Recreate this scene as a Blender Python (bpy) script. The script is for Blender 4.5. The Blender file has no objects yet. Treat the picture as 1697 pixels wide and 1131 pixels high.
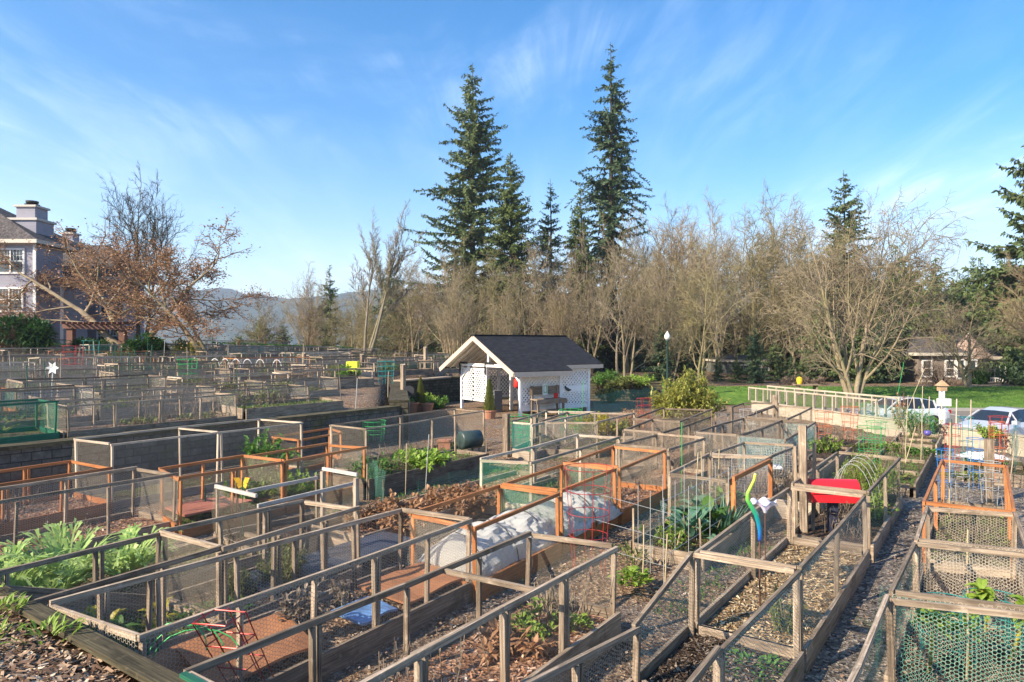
import bpy, math, random
from mathutils import Vector, Matrix, noise
sc = bpy.context.scene
R = math.radians
# ---------------------------------------------------------------- camera, sky, sun, exposure
F = 1131.0; CX = 848.5; HY = 572.0; CAMZ = 3.6
cam = bpy.data.objects.new('camera', bpy.data.cameras.new('camera'))
sc.collection.objects.link(cam); sc.camera = cam
cam.location = (0, 0, CAMZ); cam.rotation_euler = (R(90), 0, 0)
cam.data.sensor_width = 36; cam.data.lens = 36 * F / 1697
cam.data.shift_y = (HY - 565.5) / 1697; cam.data.clip_end = 9000; cam.data.clip_start = .05
SUN = Vector((-.84, -.54, .62)).normalized()
SEL = math.asin(SUN.z); SAZ = math.atan2(SUN.x, SUN.y)
w = bpy.data.worlds.new('World'); sc.world = w; w.use_nodes = True
nt = w.node_tree; nt.nodes.clear()
def N(nt, t, **k):
    n = nt.nodes.new(t)
    for a, b in k.items():
        if a.startswith('i_'): n.inputs[a[2:].replace('_', ' ')].default_value = b
        else: setattr(n, a, b)
    return n
sky = N(nt, 'ShaderNodeTexSky', sky_type='NISHITA', sun_disc=False, sun_elevation=SEL, sun_rotation=SAZ,
        altitude=0, air_density=1.0, dust_density=.55, ozone_density=2.6)
tc = N(nt, 'ShaderNodeTexCoord')
sp = N(nt, 'ShaderNodeSeparateXYZ'); nt.links.new(tc.outputs['Generated'], sp.inputs[0])
def M(nt, op, a, b=None, c=None, clamp=False):
    n = nt.nodes.new('ShaderNodeMath'); n.operation = op; n.use_clamp = clamp
    for i, x in enumerate((a, b, c)):
        if x is None: continue
        if isinstance(x, (int, float)): n.inputs[i].default_value = x
        else: nt.links.new(x, n.inputs[i])
    return n.outputs[0]
# thin cirrus: noise over a plane high above the ground, streaked
zz = M(nt, 'ADD', M(nt, 'MAXIMUM', sp.outputs['Z'], 0.0), .16)
px = M(nt, 'DIVIDE', sp.outputs['X'], zz); py = M(nt, 'DIVIDE', sp.outputs['Y'], zz)
cb = N(nt, 'ShaderNodeCombineXYZ'); nt.links.new(px, cb.inputs[0]); nt.links.new(py, cb.inputs[1])
mp = N(nt, 'ShaderNodeMapping'); mp.inputs['Rotation'].default_value = (0, 0, R(-38)); mp.inputs['Scale'].default_value = (1.0, .42, 1)
mp.inputs['Location'].default_value = (3.3, 8.4, 0)
nt.links.new(cb.outputs[0], mp.inputs[0])
n1 = N(nt, 'ShaderNodeTexNoise', i_Scale=1.5, i_Detail=9.0, i_Roughness=.60, i_Distortion=.9); nt.links.new(mp.outputs[0], n1.inputs['Vector'])
mp2 = N(nt, 'ShaderNodeMapping'); mp2.inputs['Scale'].default_value = (.42, .42, 1); mp2.inputs['Location'].default_value = (7.3, 2.2, 0)
nt.links.new(cb.outputs[0], mp2.inputs[0])
n2 = N(nt, 'ShaderNodeTexNoise', i_Scale=1.0, i_Detail=3.0, i_Roughness=.5); nt.links.new(mp2.outputs[0], n2.inputs['Vector'])
def mr(nt, x, a, b, c, d, smooth=True):
    n = nt.nodes.new('ShaderNodeMapRange'); n.interpolation_type = 'SMOOTHSTEP' if smooth else 'LINEAR'
    nt.links.new(x, n.inputs['Value'])
    for k, q in zip(('From Min', 'From Max', 'To Min', 'To Max'), (a, b, c, d)): n.inputs[k].default_value = q
    return n.outputs[0]
m1 = mr(nt, n1.outputs['Fac'], .43, .70, 0, 1); m2 = mr(nt, n2.outputs['Fac'], .36, .68, .12, 1)
lowf = mr(nt, sp.outputs['Z'], .0, .48, 1.0, .5)
mx_ = mr(nt, sp.outputs['X'], -.45, .12, .5, 1.0)
mx_ = M(nt, 'MAXIMUM', mx_, mr(nt, sp.outputs['Z'], .16, .30, 1.0, 0.0))
cm = M(nt, 'MULTIPLY', M(nt, 'MULTIPLY', M(nt, 'MULTIPLY', m1, m2), lowf), mx_)
veil = M(nt, 'MULTIPLY', mr(nt, sp.outputs['Z'], -.02, .32, .52, 0.0), mr(nt, n2.outputs['Fac'], .3, .6, .45, 1))
mp3 = N(nt, 'ShaderNodeMapping'); mp3.inputs['Rotation'].default_value = (0, 0, R(-50)); mp3.inputs['Scale'].default_value = (3.4, .8, 1); nt.links.new(cb.outputs[0], mp3.inputs[0])
n3 = N(nt, 'ShaderNodeTexNoise', i_Scale=1.6, i_Detail=8.0, i_Roughness=.62, i_Distortion=1.2); nt.links.new(mp3.outputs[0], n3.inputs['Vector'])
cm = M(nt, 'MULTIPLY', cm, mr(nt, n3.outputs['Fac'], .36, .66, .22, 1.05))
cm = M(nt, 'MINIMUM', M(nt, 'ADD', M(nt, 'MULTIPLY', cm, .8), veil), .92)
hs = N(nt, 'ShaderNodeHueSaturation', i_Saturation=1.42, i_Value=.93); nt.links.new(sky.outputs[0], hs.inputs['Color'])
mix = N(nt, 'ShaderNodeMix', data_type='RGBA'); nt.links.new(cm, mix.inputs[0]); nt.links.new(hs.outputs[0], mix.inputs[6])
mix.inputs[7].default_value = (6.6, 7.3, 8.3, 1)
bg = N(nt, 'ShaderNodeBackground', i_Strength=.125); nt.links.new(mix.outputs[2], bg.inputs[0])
wo = N(nt, 'ShaderNodeOutputWorld'); nt.links.new(bg.outputs[0], wo.inputs[0])
sun = bpy.data.objects.new('sun', bpy.data.lights.new('sun', 'SUN')); sc.collection.objects.link(sun)
sun.data.energy = 5.0; sun.data.angle = R(.6); sun.data.color = (1, .86, .66)
sun.rotation_euler = SUN.to_track_quat('Z', 'Y').to_euler()
sc.view_settings.view_transform = 'Standard'; sc.view_settings.look = 'None'
sc.view_settings.exposure = 1.15; sc.view_settings.gamma = 1
sc.cycles.transparent_max_bounces = 40; sc.cycles.max_bounces = 6; sc.cycles.diffuse_bounces = 3
sc.cycles.glossy_bounces = 2; sc.cycles.transmission_bounces = 4; sc.cycles.volume_bounces = 0
sc.cycles.use_denoising = True; sc.cycles.denoiser = 'OPENIMAGEDENOISE'; sc.cycles.denoising_prefilter = 'ACCURATE'; sc.cycles.denoising_input_passes = 'RGB_ALBEDO_NORMAL'; sc.cycles.use_adaptive_sampling = True; sc.cycles.adaptive_threshold = .008
sc.cycles.sample_clamp_indirect = 4; sc.cycles.caustics_reflective = False; sc.cycles.caustics_refractive = False

# ---------------------------------------------------------------- helpers
rnd = random.Random(7)
Z = Vector((0, 0, 1))
E = Vector((.574, .819, 0)); NN = Vector((.819, -.574, 0))      # along the garden rows / across them
def so(s, o, z=0.0): return E * s + NN * o + Z * z
def P(u, v, z):
    """point of the plane at height z that the photo shows at pixel u, v"""
    d = (CAMZ - z) * F / (v - HY)
    return Vector(((u - CX) / F * d, d, z))
def PD(u, v, d): return Vector(((u - CX) / F * d, d, CAMZ + (HY - v) / F * d))
def px_of(p): return (CX + p[0] / p[1] * F, HY + (CAMZ - p[2]) / p[1] * F)

def tag(o, label=None, cat=None, group=None, kind=None):
    if label: o['label'] = label
    if cat: o['category'] = cat
    if group: o['group'] = group
    if kind: o['kind'] = kind
    return o
def empty(name, loc, label, cat, group=None, rz=0):
    o = bpy.data.objects.new(name, None); sc.collection.objects.link(o)
    o.location = loc; o.rotation_euler = (0, 0, rz); o.empty_display_size = .1
    return tag(o, label, cat, group)
class MB:
    def __init__(s): s.v = []; s.f = []; s.uv = []; s.smooth = False
    def face(s, pts, uvs=None):
        i = len(s.v); s.v += [tuple(p) for p in pts]; s.f.append(tuple(range(i, i + len(pts))))
        s.uv += uvs if uvs else [(0, 0)] * len(pts)
    def box(s, c, size, rz=0.0):
        c = Vector(c); x, y, z = size[0] / 2, size[1] / 2, size[2] / 2
        ca, sa = math.cos(rz), math.sin(rz)
        ax = Vector((ca, sa, 0)); ay = Vector((-sa, ca, 0))
        s._obox(c, ax * x, ay * y, Z * z)
    def _obox(s, c, a, b, d):
        k = [c - a - b - d, c + a - b - d, c + a + b - d, c - a + b - d, c - a - b + d, c + a - b + d, c + a + b + d, c - a + b + d]
        L, W, H = a.length * 2, b.length * 2, d.length * 2
        ou, ov = rnd.random() * 40, rnd.random() * 40
        def q(i, w_, h_): s.face([k[j] for j in i], [(ou, ov), (ou + w_, ov), (ou + w_, ov + h_), (ou, ov + h_)])
        q((4, 5, 6, 7), L, W); q((3, 2, 1, 0), L, W); q((0, 1, 5, 4), L, H); ov += 3; q((2, 3, 7, 6), L, H)
        q((1, 2, 6, 5), W, H); q((3, 0, 4, 7), W, H)
    def beam(s, p0, p1, w_, h_, up=Z):
        p0, p1 = Vector(p0), Vector(p1); d = p1 - p0; L = d.length
        if L < 1e-5: return
        d.normalize(); side = d.cross(up)
        if side.length < 1e-3: side = d.cross(E)
        side.normalize(); u2 = side.cross(d).normalized()
        s._obox((p0 + p1) / 2, d * (L / 2), side * (w_ / 2), u2 * (h_ / 2))
    def tube(s, pts, rad, n=5, cap=True):
        pts = [Vector(p) for p in pts]; m = len(pts)
        if not isinstance(rad, (list, tuple)): rad = [rad] * m
        base = len(s.v); ref = None
        d0 = (pts[1] - pts[0]).normalized()
        ref = d0.cross(Z)
        if ref.length < .05: ref = d0.cross(Vector((1, 0, 0)))
        ref.normalize(); Ls = 0; ls = [0]
        for i in range(1, m): Ls += (pts[i] - pts[i - 1]).length; ls.append(Ls)
        for i in range(m):
            d = (pts[min(i + 1, m - 1)] - pts[max(i - 1, 0)]).normalized()
            ref = (ref - d * ref.dot(d))
            ref = ref.normalized() if ref.length > 1e-4 else d.orthogonal().normalized()
            b = d.cross(ref)
            for j in range(n):
                a = 2 * math.pi * j / n
                s.v.append(tuple(pts[i] + (ref * math.cos(a) + b * math.sin(a)) * rad[i]))
        per = 2 * math.pi * rad[0]
        for i in range(m - 1):
            for j in range(n):
                j2 = (j + 1) % n
                s.f.append((base + i * n + j, base + i * n + j2, base + (i + 1) * n + j2, base + (i + 1) * n + j))
                s.uv += [(ls[i], j / n * per), (ls[i], (j + 1) / n * per), (ls[i + 1], (j + 1) / n * per), (ls[i + 1], j / n * per)]
        if cap and n > 2:
            s.f.append(tuple(base + j for j in range(n - 1, -1, -1))); s.uv += [(0, 0)] * n
            s.f.append(tuple(base + (m - 1) * n + j for j in range(n))); s.uv += [(0, 0)] * n
    def lathe(s, c, prof, n=16, axis=Z):
        c = Vector(c); base = len(s.v)
        ax = Vector(axis).normalized(); r = ax.orthogonal().normalized(); b = ax.cross(r)
        for rr, h in prof:
            for j in range(n):
                a = 2 * math.pi * j / n
                s.v.append(tuple(c + ax * h + (r * math.cos(a) + b * math.sin(a)) * rr))
        for i in range(len(prof) - 1):
            for j in range(n):
                j2 = (j + 1) % n
                s.f.append((base + i * n + j, base + i * n + j2, base + (i + 1) * n + j2, base + (i + 1) * n + j))
                s.uv += [(j / n, prof[i][1]), ((j + 1) / n, prof[i][1]), ((j + 1) / n, prof[i + 1][1]), (j / n, prof[i + 1][1])]
        for i, rev in ((0, True), (len(prof) - 1, False)):
            if prof[i][0] > 1e-4:
                f = [base + i * n + j for j in range(n)]
                s.f.append(tuple(f[::-1] if rev else f)); s.uv += [(0, 0)] * n
    def prism(s, poly, z0, z1):
        n = len(poly); b = len(s.v)
        for z in (z0, z1):
            for p in poly: s.v.append((p[0], p[1], z))
        s.f.append(tuple(b + i for i in range(n - 1, -1, -1))); s.uv += [(0, 0)] * n
        s.f.append(tuple(b + n + i for i in range(n))); s.uv += [(p[0], p[1]) for p in poly]
        for i in range(n):
            j = (i + 1) % n; L = (Vector(poly[i]) - Vector(poly[j])).length
            s.f.append((b + i, b + j, b + n + j, b + n + i)); s.uv += [(0, z0), (L, z0), (L, z1), (0, z1)]
    def build(s, name, mat, parent=None, smooth=False, world=True):
        me = bpy.data.meshes.new(name)
        off = parent_loc(parent) if (parent and world) else Vector((0, 0, 0))
        vs = [(a - off.x, b - off.y, c - off.z) for a, b, c in s.v] if off.length else s.v
        me.from_pydata(vs, [], s.f)
        ul = me.uv_layers.new(name='UVMap')
        flat = [c for t in s.uv for c in t]
        ul.data.foreach_set('uv', flat)
        if smooth: me.shade_smooth()
        me.materials.append(mat)
        o = bpy.data.objects.new(name, me); sc.collection.objects.link(o)
        if parent: o.parent = parent
        return o
def parent_loc(p):
    v = Vector(p.location)
    while p.parent: p = p.parent; v += Vector(p.location)
    return v
def copy_tree(o, parent=None):
    c = o.copy(); sc.collection.objects.link(c)
    if parent: c.parent = parent
    for ch in list(o.children): copy_tree(ch, c)
    return c

# ---------------------------------------------------------------- materials
def newmat(name):
    m = bpy.data.materials.new(name); m.use_nodes = True
    nt = m.node_tree; nt.nodes.clear()
    return m, nt, N(nt, 'ShaderNodeOutputMaterial')
def ramp(nt, fac, stops):
    r = nt.nodes.new('ShaderNodeValToRGB'); nt.links.new(fac, r.inputs[0])
    el = r.color_ramp.elements
    el[0].position, el[1].position = stops[0][0], stops[-1][0]
    el[0].color = (*stops[0][1], 1); el[1].color = (*stops[-1][1], 1)
    for p, c in stops[1:-1]:
        e = el.new(p); e.color = (*c, 1)
    return r.outputs[0]
def princ(nt, out, col, rough=.8, spec=.3, metal=0.0, bump=None, bs=.3, bd=.01):
    b = N(nt, 'ShaderNodeBsdfPrincipled')
    if isinstance(col, tuple): b.inputs['Base Color'].default_value = (*col, 1)
    else: nt.links.new(col, b.inputs['Base Color'])
    b.inputs['Roughness'].default_value = rough; b.inputs['Specular IOR Level'].default_value = spec
    b.inputs['Metallic'].default_value = metal
    if bump is not None:
        bn = N(nt, 'ShaderNodeBump'); bn.inputs['Strength'].default_value = bs; bn.inputs['Distance'].default_value = bd
        nt.links.new(bump, bn.inputs['Height']); nt.links.new(bn.outputs[0], b.inputs['Normal'])
    if out: nt.links.new(b.outputs[0], out.inputs[0])
    return b
def noise_n(nt, vec, scale, det=4, rough=.55, dist=0):
    n = N(nt, 'ShaderNodeTexNoise', i_Scale=scale, i_Detail=det, i_Roughness=rough, i_Distortion=dist)
    if vec is not None: nt.links.new(vec, n.inputs['Vector'])
    return n.outputs['Fac']
def mapv(nt, vec, sc_=(1, 1, 1), loc=(0, 0, 0)):
    m = N(nt, 'ShaderNodeMapping'); m.inputs['Scale'].default_value = sc_; m.inputs['Location'].default_value = loc
    nt.links.new(vec, m.inputs[0]); return m.outputs[0]
def mixc(nt, fac, a, b, blend='MIX'):
    n = N(nt, 'ShaderNodeMix', data_type='RGBA', blend_type=blend)
    for i, x in ((0, fac), (6, a), (7, b)):
        if isinstance(x, (int, float)): n.inputs[i].default_value = x
        elif isinstance(x, tuple): n.inputs[i].default_value = (*x, 1)
        else: nt.links.new(x, n.inputs[i])
    return n.outputs[2]
def objvar(nt, col, amt=.25, sat=.0):
    oi = N(nt, 'ShaderNodeObjectInfo')
    h = N(nt, 'ShaderNodeHueSaturation'); nt.links.new(col, h.inputs['Color'])
    nt.links.new(mr(nt, oi.outputs['Random'], 0, 1, 1 - amt, 1 + amt, False), h.inputs['Value'])
    return h.outputs[0]
def wood(name, c1, c2, c3, rough=.85, stain=.55, var=.34):
    m, nt, out = newmat(name); tcn = N(nt, 'ShaderNodeTexCoord'); uv = tcn.outputs['UV']
    g = noise_n(nt, mapv(nt, uv, (1.6, 42, 1)), 1.0, 6, .65, .3)
    g2 = noise_n(nt, mapv(nt, uv, (1.3, 3, 1)), 1.0, 4, .6, 1.0)
    c = ramp(nt, g, [(.3, c1), (.52, c2), (.72, c3)])
    c = mixc(nt, M(nt, 'MULTIPLY', mr(nt, g2, .48, .68, 0, 1), stain), c, tuple(x * .55 for x in c1))
    oi = N(nt, 'ShaderNodeObjectInfo')
    pn = noise_n(nt, mapv(nt, tcn.outputs['Object'], (1, 1, 1)), 9, 5, .7)
    c = mixc(nt, mr(nt, pn, .55, .75, 0, .35), c, tuple(min(1, x * 1.5) for x in c3))
    c = objvar(nt, c, var)
    princ(nt, out, c, rough, .2, bump=g, bs=.5, bd=.006)
    return m
W = {
 'grey': wood('weathered_wood', (.12, .085, .058), (.30, .23, .165), (.52, .42, .32)),
 'pale': wood('pale_weathered_wood', (.27, .21, .155), (.47, .38, .29), (.66, .56, .45), stain=.4),
 'dark': wood('dark_weathered_wood', (.085, .06, .042), (.20, .15, .11), (.36, .29, .22)),
 'orange': wood('orange_stained_wood', (.26, .09, .03), (.42, .165, .06), (.54, .26, .11), .6, .3, .15),
 'white': wood('chalky_white_wood', (.30, .27, .235), (.46, .42, .375), (.60, .56, .51), stain=.15, var=.08),
 'green': wood('green_painted_wood', (.012, .07, .04), (.025, .12, .07), (.05, .18, .11), .5, .25, .12),
 'moss': wood('mossy_timber', (.03, .027, .018), (.09, .075, .045), (.19, .16, .09), .95, .6),
 'cream': wood('cream_timber', (.28, .23, .16), (.44, .38, .29), (.58, .52, .42), .8, .35, .06),
}
def plain(name, col, rough=.6, spec=.4, metal=0, nscale=12, var=.18, bs=.15, ovar=0.0):
    m, nt, out = newmat(name); tcn = N(nt, 'ShaderNodeTexCoord')
    n = noise_n(nt, tcn.outputs['Object'], nscale, 6, .65)
    c = ramp(nt, n, [(.3, tuple(x * (1 - var) for x in col)), (.7, tuple(min(1, x * (1 + var)) for x in col))])
    if ovar: c = objvar(nt, c, ovar)
    princ(nt, out, c, rough, spec, metal, bump=n, bs=bs, bd=.01)
    return m
def netmat(name, kind, spc, wire, col, metal=.0):
    m, nt, out = newmat(name); tcn = N(nt, 'ShaderNodeTexCoord')
    # netting is never flat: shift the weave by a slow noise
    nz = N(nt, 'ShaderNodeTexNoise', i_Scale=3.0, i_Detail=2.0); nt.links.new(tcn.outputs['Object'], nz.inputs['Vector'])
    sub = N(nt, 'ShaderNodeVectorMath', operation='SCALE'); nt.links.new(nz.outputs['Color'], sub.inputs[0]); sub.inputs['Scale'].default_value = spc * 2.2
    add = N(nt, 'ShaderNodeVectorMath', operation='ADD'); nt.links.new(tcn.outputs['UV'], add.inputs[0]); nt.links.new(sub.outputs[0], add.inputs[1])
    s = N(nt, 'ShaderNodeSeparateXYZ'); nt.links.new(add.outputs[0], s.inputs[0])
    if kind == 'grid':
        a = M(nt, 'LESS_THAN', M(nt, 'FRACT', M(nt, 'DIVIDE', s.outputs[0], spc)), wire / spc)
        b = M(nt, 'LESS_THAN', M(nt, 'FRACT', M(nt, 'DIVIDE', s.outputs[1], spc)), wire / spc)
        al = M(nt, 'MAXIMUM', a, b)
    else:
        x = M(nt, 'DIVIDE', s.outputs[1], spc); y = M(nt, 'DIVIDE', s.outputs[0], spc)
        q = 3 ** .5
        def cell(x, y, ox, oy):
            ax = M(nt, 'SUBTRACT', M(nt, 'FRACT', M(nt, 'SUBTRACT', x, ox)), .5)
            ay = M(nt, 'SUBTRACT', M(nt, 'MULTIPLY', M(nt, 'FRACT', M(nt, 'DIVIDE', M(nt, 'SUBTRACT', y, oy), q)), q), q / 2)
            return ax, ay
        ax, ay = cell(x, y, 0, 0); bx, by = cell(x, y, .5, q / 2)
        def hd(ax, ay):
            ax = M(nt, 'ABSOLUTE', ax); ay = M(nt, 'ABSOLUTE', ay)
            return M(nt, 'MAXIMUM', ax, M(nt, 'ADD', M(nt, 'MULTIPLY', ax, .5), M(nt, 'MULTIPLY', ay, q / 2)))
        d = M(nt, 'MINIMUM', hd(ax, ay), hd(bx, by))
        al = M(nt, 'GREATER_THAN', d, .5 - wire / spc / 2)
    b = princ(nt, None, col, .45, .5, metal)
    t = N(nt, 'ShaderNodeBsdfTransparent'); mx = N(nt, 'ShaderNodeMixShader')
    nt.links.new(al, mx.inputs[0]); nt.links.new(t.outputs[0], mx.inputs[1]); nt.links.new(b.outputs[0], mx.inputs[2])
    nt.links.new(mx.outputs[0], out.inputs[0])
    return m
NET = {
 'grid': netmat('wire_cloth', 'grid', .0135, .0011, (.32, .27, .205)),
 'fine': netmat('fine_wire_cloth', 'grid', .0125, .0009, (.34, .29, .22)),
 'dark': netmat('dark_wire_cloth', 'grid', .014, .0018, (.13, .11, .095)),
 'hex': netmat('chicken_wire', 'hex', .040, .0034, (.46, .41, .33)),
 'hexg': netmat('green_coated_chicken_wire', 'hex', .042, .0046, (.09, .26, .19), 0),
 'hexb': netmat('dull_blue_green_chicken_wire', 'hex', .040, .0062, (.26, .40, .39), 0),
 'green': netmat('green_garden_net', 'grid', .016, .0014, (.04, .28, .16), 0),
 'teal': netmat('teal_shade_net', 'grid', .012, .0016, (.03, .28, .23), 0),
 'brown': netmat('rusty_wire_cloth', 'grid', .02, .0014, (.24, .18, .12)),
 'bigsq': netmat('welded_wire_fence', 'grid', .06, .005, (.4, .4, .38)),
}
# ---- grounds
def ground_mat():
    m, nt, out = newmat('garden_ground'); g = N(nt, 'ShaderNodeNewGeometry'); pos = g.outputs['Position']
    v = N(nt, 'ShaderNodeTexVoronoi', i_Scale=24.0); nt.links.new(pos, v.inputs['Vector'])
    v2 = N(nt, 'ShaderNodeTexVoronoi', i_Scale=55.0); nt.links.new(pos, v2.inputs['Vector'])
    s = N(nt, 'ShaderNodeSeparateXYZ'); nt.links.new(v.outputs['Color'], s.inputs[0])
    grav = ramp(nt, s.outputs[0], [(0, (.05, .045, .04)), (.45, (.155, .138, .12)), (.8, (.29, .25, .21)), (1, (.50, .43, .35))])
    bark = ramp(nt, s.outputs[1], [(0, (.06, .036, .022)), (.5, (.18, .11, .066)), (.85, (.34, .22, .13)), (1, (.50, .37, .24))])
    big = noise_n(nt, pos, .55, 5, .6, .4)
    dv = N(nt, 'ShaderNodeVectorMath', operation='DOT_PRODUCT'); nt.links.new(pos, dv.inputs[0]); dv.inputs[1].default_value = (.819, -.574, 0)
    onp = mr(nt, dv.outputs['Value'], -1.95, -1.55, 1, .12)
    ter = mr(nt, dv.outputs['Value'], -19.2, -18.2, .75, 0)
    c = mixc(nt, M(nt, 'MAXIMUM', ter, M(nt, 'MULTIPLY', mr(nt, big, .36, .52, .35, 1), onp)), grav, bark)
    gr = noise_n(nt, pos, .35, 6, .7)
    c = mixc(nt, mr(nt, gr, .6, .72, 0, .6), c, (.075, .12, .03))
    h = M(nt, 'ADD', v.outputs['Distance'], M(nt, 'MULTIPLY', v2.outputs['Distance'], .4))
    princ(nt, out, c, .9, .2, bump=h, bs=.8, bd=.03)
    return m
def soil_mat(name, cols, scale=30, green=0.0, bd=.035):
    m, nt, out = newmat(name); g = N(nt, 'ShaderNodeNewGeometry'); pos = g.outputs['Position']
    mv = mapv(nt, pos, (1, 1, 1))
    v = N(nt, 'ShaderNodeTexVoronoi', i_Scale=float(scale)); nt.links.new(mv, v.inputs['Vector'])
    v.inputs['Randomness'].default_value = 1
    s = N(nt, 'ShaderNodeSeparateXYZ'); nt.links.new(v.outputs['Color'], s.inputs[0])
    n = noise_n(nt, pos, 4, 6, .7)
    f = M(nt, 'ADD', M(nt, 'MULTIPLY', s.outputs[0], .62), M(nt, 'MULTIPLY', n, .42))
    c = ramp(nt, f, [(.12, cols[0]), (.45, cols[1]), (.72, cols[2]), (.95, cols[3])])
    if green:
        gn = noise_n(nt, pos, 1.7, 6, .75)
        c = mixc(nt, mr(nt, gn, .62 - green * .25, .7, 0, .9), c, mixc(nt, s.outputs[1], (.05, .09, .015), (.2, .27, .05)))
    h = M(nt, 'ADD', v.outputs['Distance'], n)
    princ(nt, out, c, .92, .15, bump=h, bs=1.0, bd=bd)
    return m
SOIL = {
 'mulch': soil_mat('bark_mulch', [(.05, .03, .02), (.17, .105, .068), (.34, .22, .14), (.58, .43, .3)], 26),
 'leaf': soil_mat('leaf_litter', [(.07, .035, .02), (.22, .11, .06), (.40, .23, .14), (.62, .45, .32)], 18),
 'soil': soil_mat('dark_soil', [(.02, .014, .01), (.065, .043, .03), (.15, .10, .07), (.36, .26, .18)], 34),
 'weedy': soil_mat('weedy_soil', [(.03, .02, .012), (.09, .065, .035), (.19, .15, .08), (.42, .34, .22)], 30, .55),
 'straw': soil_mat('straw_mulch', [(.06, .035, .02), (.2, .13, .07), (.42, .3, .17), (.62, .5, .33)], 22),
}
def leafmat(name, c1, c2, trans=.35, rough=.45, scale=6, ovar=.2):
    m, nt, out = newmat(name); tcn = N(nt, 'ShaderNodeTexCoord')
    n = noise_n(nt, tcn.outputs['Object'], scale, 5, .7)
    c = ramp(nt, n, [(.3, c1), (.68, c2)])
    if ovar: c = objvar(nt, c, ovar)
    b = princ(nt, None, c, rough, .3)
    t = N(nt, 'ShaderNodeBsdfTranslucent'); nt.links.new(c, t.inputs[0])
    mx = N(nt, 'ShaderNodeMixShader'); mx.inputs[0].default_value = trans
    nt.links.new(b.outputs[0], mx.inputs[1]); nt.links.new(t.outputs[0], mx.inputs[2]); nt.links.new(mx.outputs[0], out.inputs[0])
    return m
LF = {
 'lime': leafmat('lime_leaf', (.14, .26, .03), (.36, .48, .08)),
 'green': leafmat('green_leaf', (.05, .13, .02), (.14, .27, .05)),
 'deep': leafmat('deep_green_leaf', (.02, .06, .015), (.055, .13, .03)),
 'silver': leafmat('silver_green_leaf', (.22, .36, .08), (.5, .62, .22)),
 'kale': leafmat('blue_green_kale_leaf', (.05, .15, .09), (.17, .30, .2)),
 'yellow': leafmat('yellow_leaf', (.35, .3, .03), (.6, .52, .06)),
 'olive': leafmat('olive_leaf', (.10, .13, .03), (.27, .29, .08)),
 'rust': leafmat('rust_leaf', (.26, .13, .06), (.52, .30, .16), .3),
 'ylime': leafmat('yellowish_bush_leaf', (.22, .25, .04), (.46, .43, .11)),
 'grey': leafmat('dry_grey_leaf', (.14, .10, .07), (.32, .25, .18), .2),
 'needle': leafmat('conifer_needles', (.05, .085, .03), (.15, .19, .07), .15, .6, 1.2, .15),
 'needleb': leafmat('bluish_conifer_needles', (.04, .08, .04), (.12, .17, .08), .15, .6, 1.2, .15),
 'needley': leafmat('yellowish_conifer_needles', (.05, .08, .02), (.15, .19, .05), .15, .6, 1.2, .15),
}
def barkmat(name, c1, c2, sc_=2.5, ovar=.2):
    m, nt, out = newmat(name); tcn = N(nt, 'ShaderNodeTexCoord')
    n = noise_n(nt, tcn.outputs['Object'], sc_, 8, .7)
    n2 = noise_n(nt, tcn.outputs['Object'], .35, 3, .6)
    c = ramp(nt, n, [(.3, c1), (.7, c2)])
    c = mixc(nt, mr(nt, n2, .4, .65, 0, .5), c, (c2[0] * .75, c2[1] * .85, c2[2] * .55))
    if ovar: c = objvar(nt, c, ovar)
    princ(nt, out, c, .9, .15, bump=n, bs=.6, bd=.03)
    return m
BK = {
 'tan': barkmat('tan_twig_bark', (.145, .108, .07), (.33, .25, .165)),
 'brown': barkmat('brown_twig_bark', (.14, .108, .072), (.31, .245, .17)),
 'grey': barkmat('grey_bark', (.15, .12, .09), (.31, .26, .20)),
 'pale': barkmat('pale_bark', (.19, .148, .10), (.38, .305, .215), 5),
 'dark': barkmat('dark_bark', (.035, .027, .02), (.11, .085, .06)),
 'olive': barkmat('mossy_olive_bark', (.135, .112, .06), (.30, .245, .145)),
 'red': barkmat('reddish_stem_bark', (.12, .07, .045), (.27, .165, .11)),
}
MT = {}
def pm(key, *a, **k):
    if key not in MT: MT[key] = plain(key, *a, **k)
    return MT[key]
# ================================================================= THE LIE OF THE LAND
WALL_O = -18.3; WZ = 1.2
BND = [(18.66, -18.3), (28.2, -27.7), (33.2, -28.3), (38.2, -25.6), (42.0, -17.5), (46, -15)]   # garden terrace edge as (s, o)
def seg_d(p, a, b):
    ax, ay = a; bx, by = b; t = ((p[0] - ax) * (bx - ax) + (p[1] - ay) * (by - ay)) / ((bx - ax) ** 2 + (by - ay) ** 2)
    t = max(0, min(1, t)); return math.hypot(p[0] - ax - t * (bx - ax), p[1] - ay - t * (by - ay))
def inside_terrace(s, o):
    if o > -15: return False
    if s <= 18.66: return o < WALL_O
    if s >= 42: return False if s > 60 else o < -17.5 + (s - 42) * -.6
    # polygon test by interpolating the edge
    for (s0, o0), (s1, o1) in zip(BND, BND[1:]):
        if s0 <= s <= s1: return o < o0 + (o1 - o0) * (s - s0) / (s1 - s0)
    return False
def terr_h(s, o):
    t = max(0, WALL_O - o)
    return WZ + min(t, 36) * .054
def G(x, y):
    """height of the ground at x, y"""
    s = E.x * x + E.y * y; o = NN.x * x + NN.y * y
    if inside_terrace(s, o):
        e = min([seg_d((s, o), a, b) for a, b in zip(BND, BND[1:])] + ([WALL_O - o] if s < 18.66 else [9]))
        if e > .4:
            b = 1.0
            if s > 40: b = max(0, 1 - (s - 40) / 18)
            far = max(0, (s - 34) / 20)
            return terr_h(s, o) * b
        return 0.0
    if s < 2.68: return 1.0
    z = 0.0
    if y > 41 and x > 9:
        z = -.5 if y < (53 + max(0, 16 - x) * .55) else .35
    return z
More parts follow.
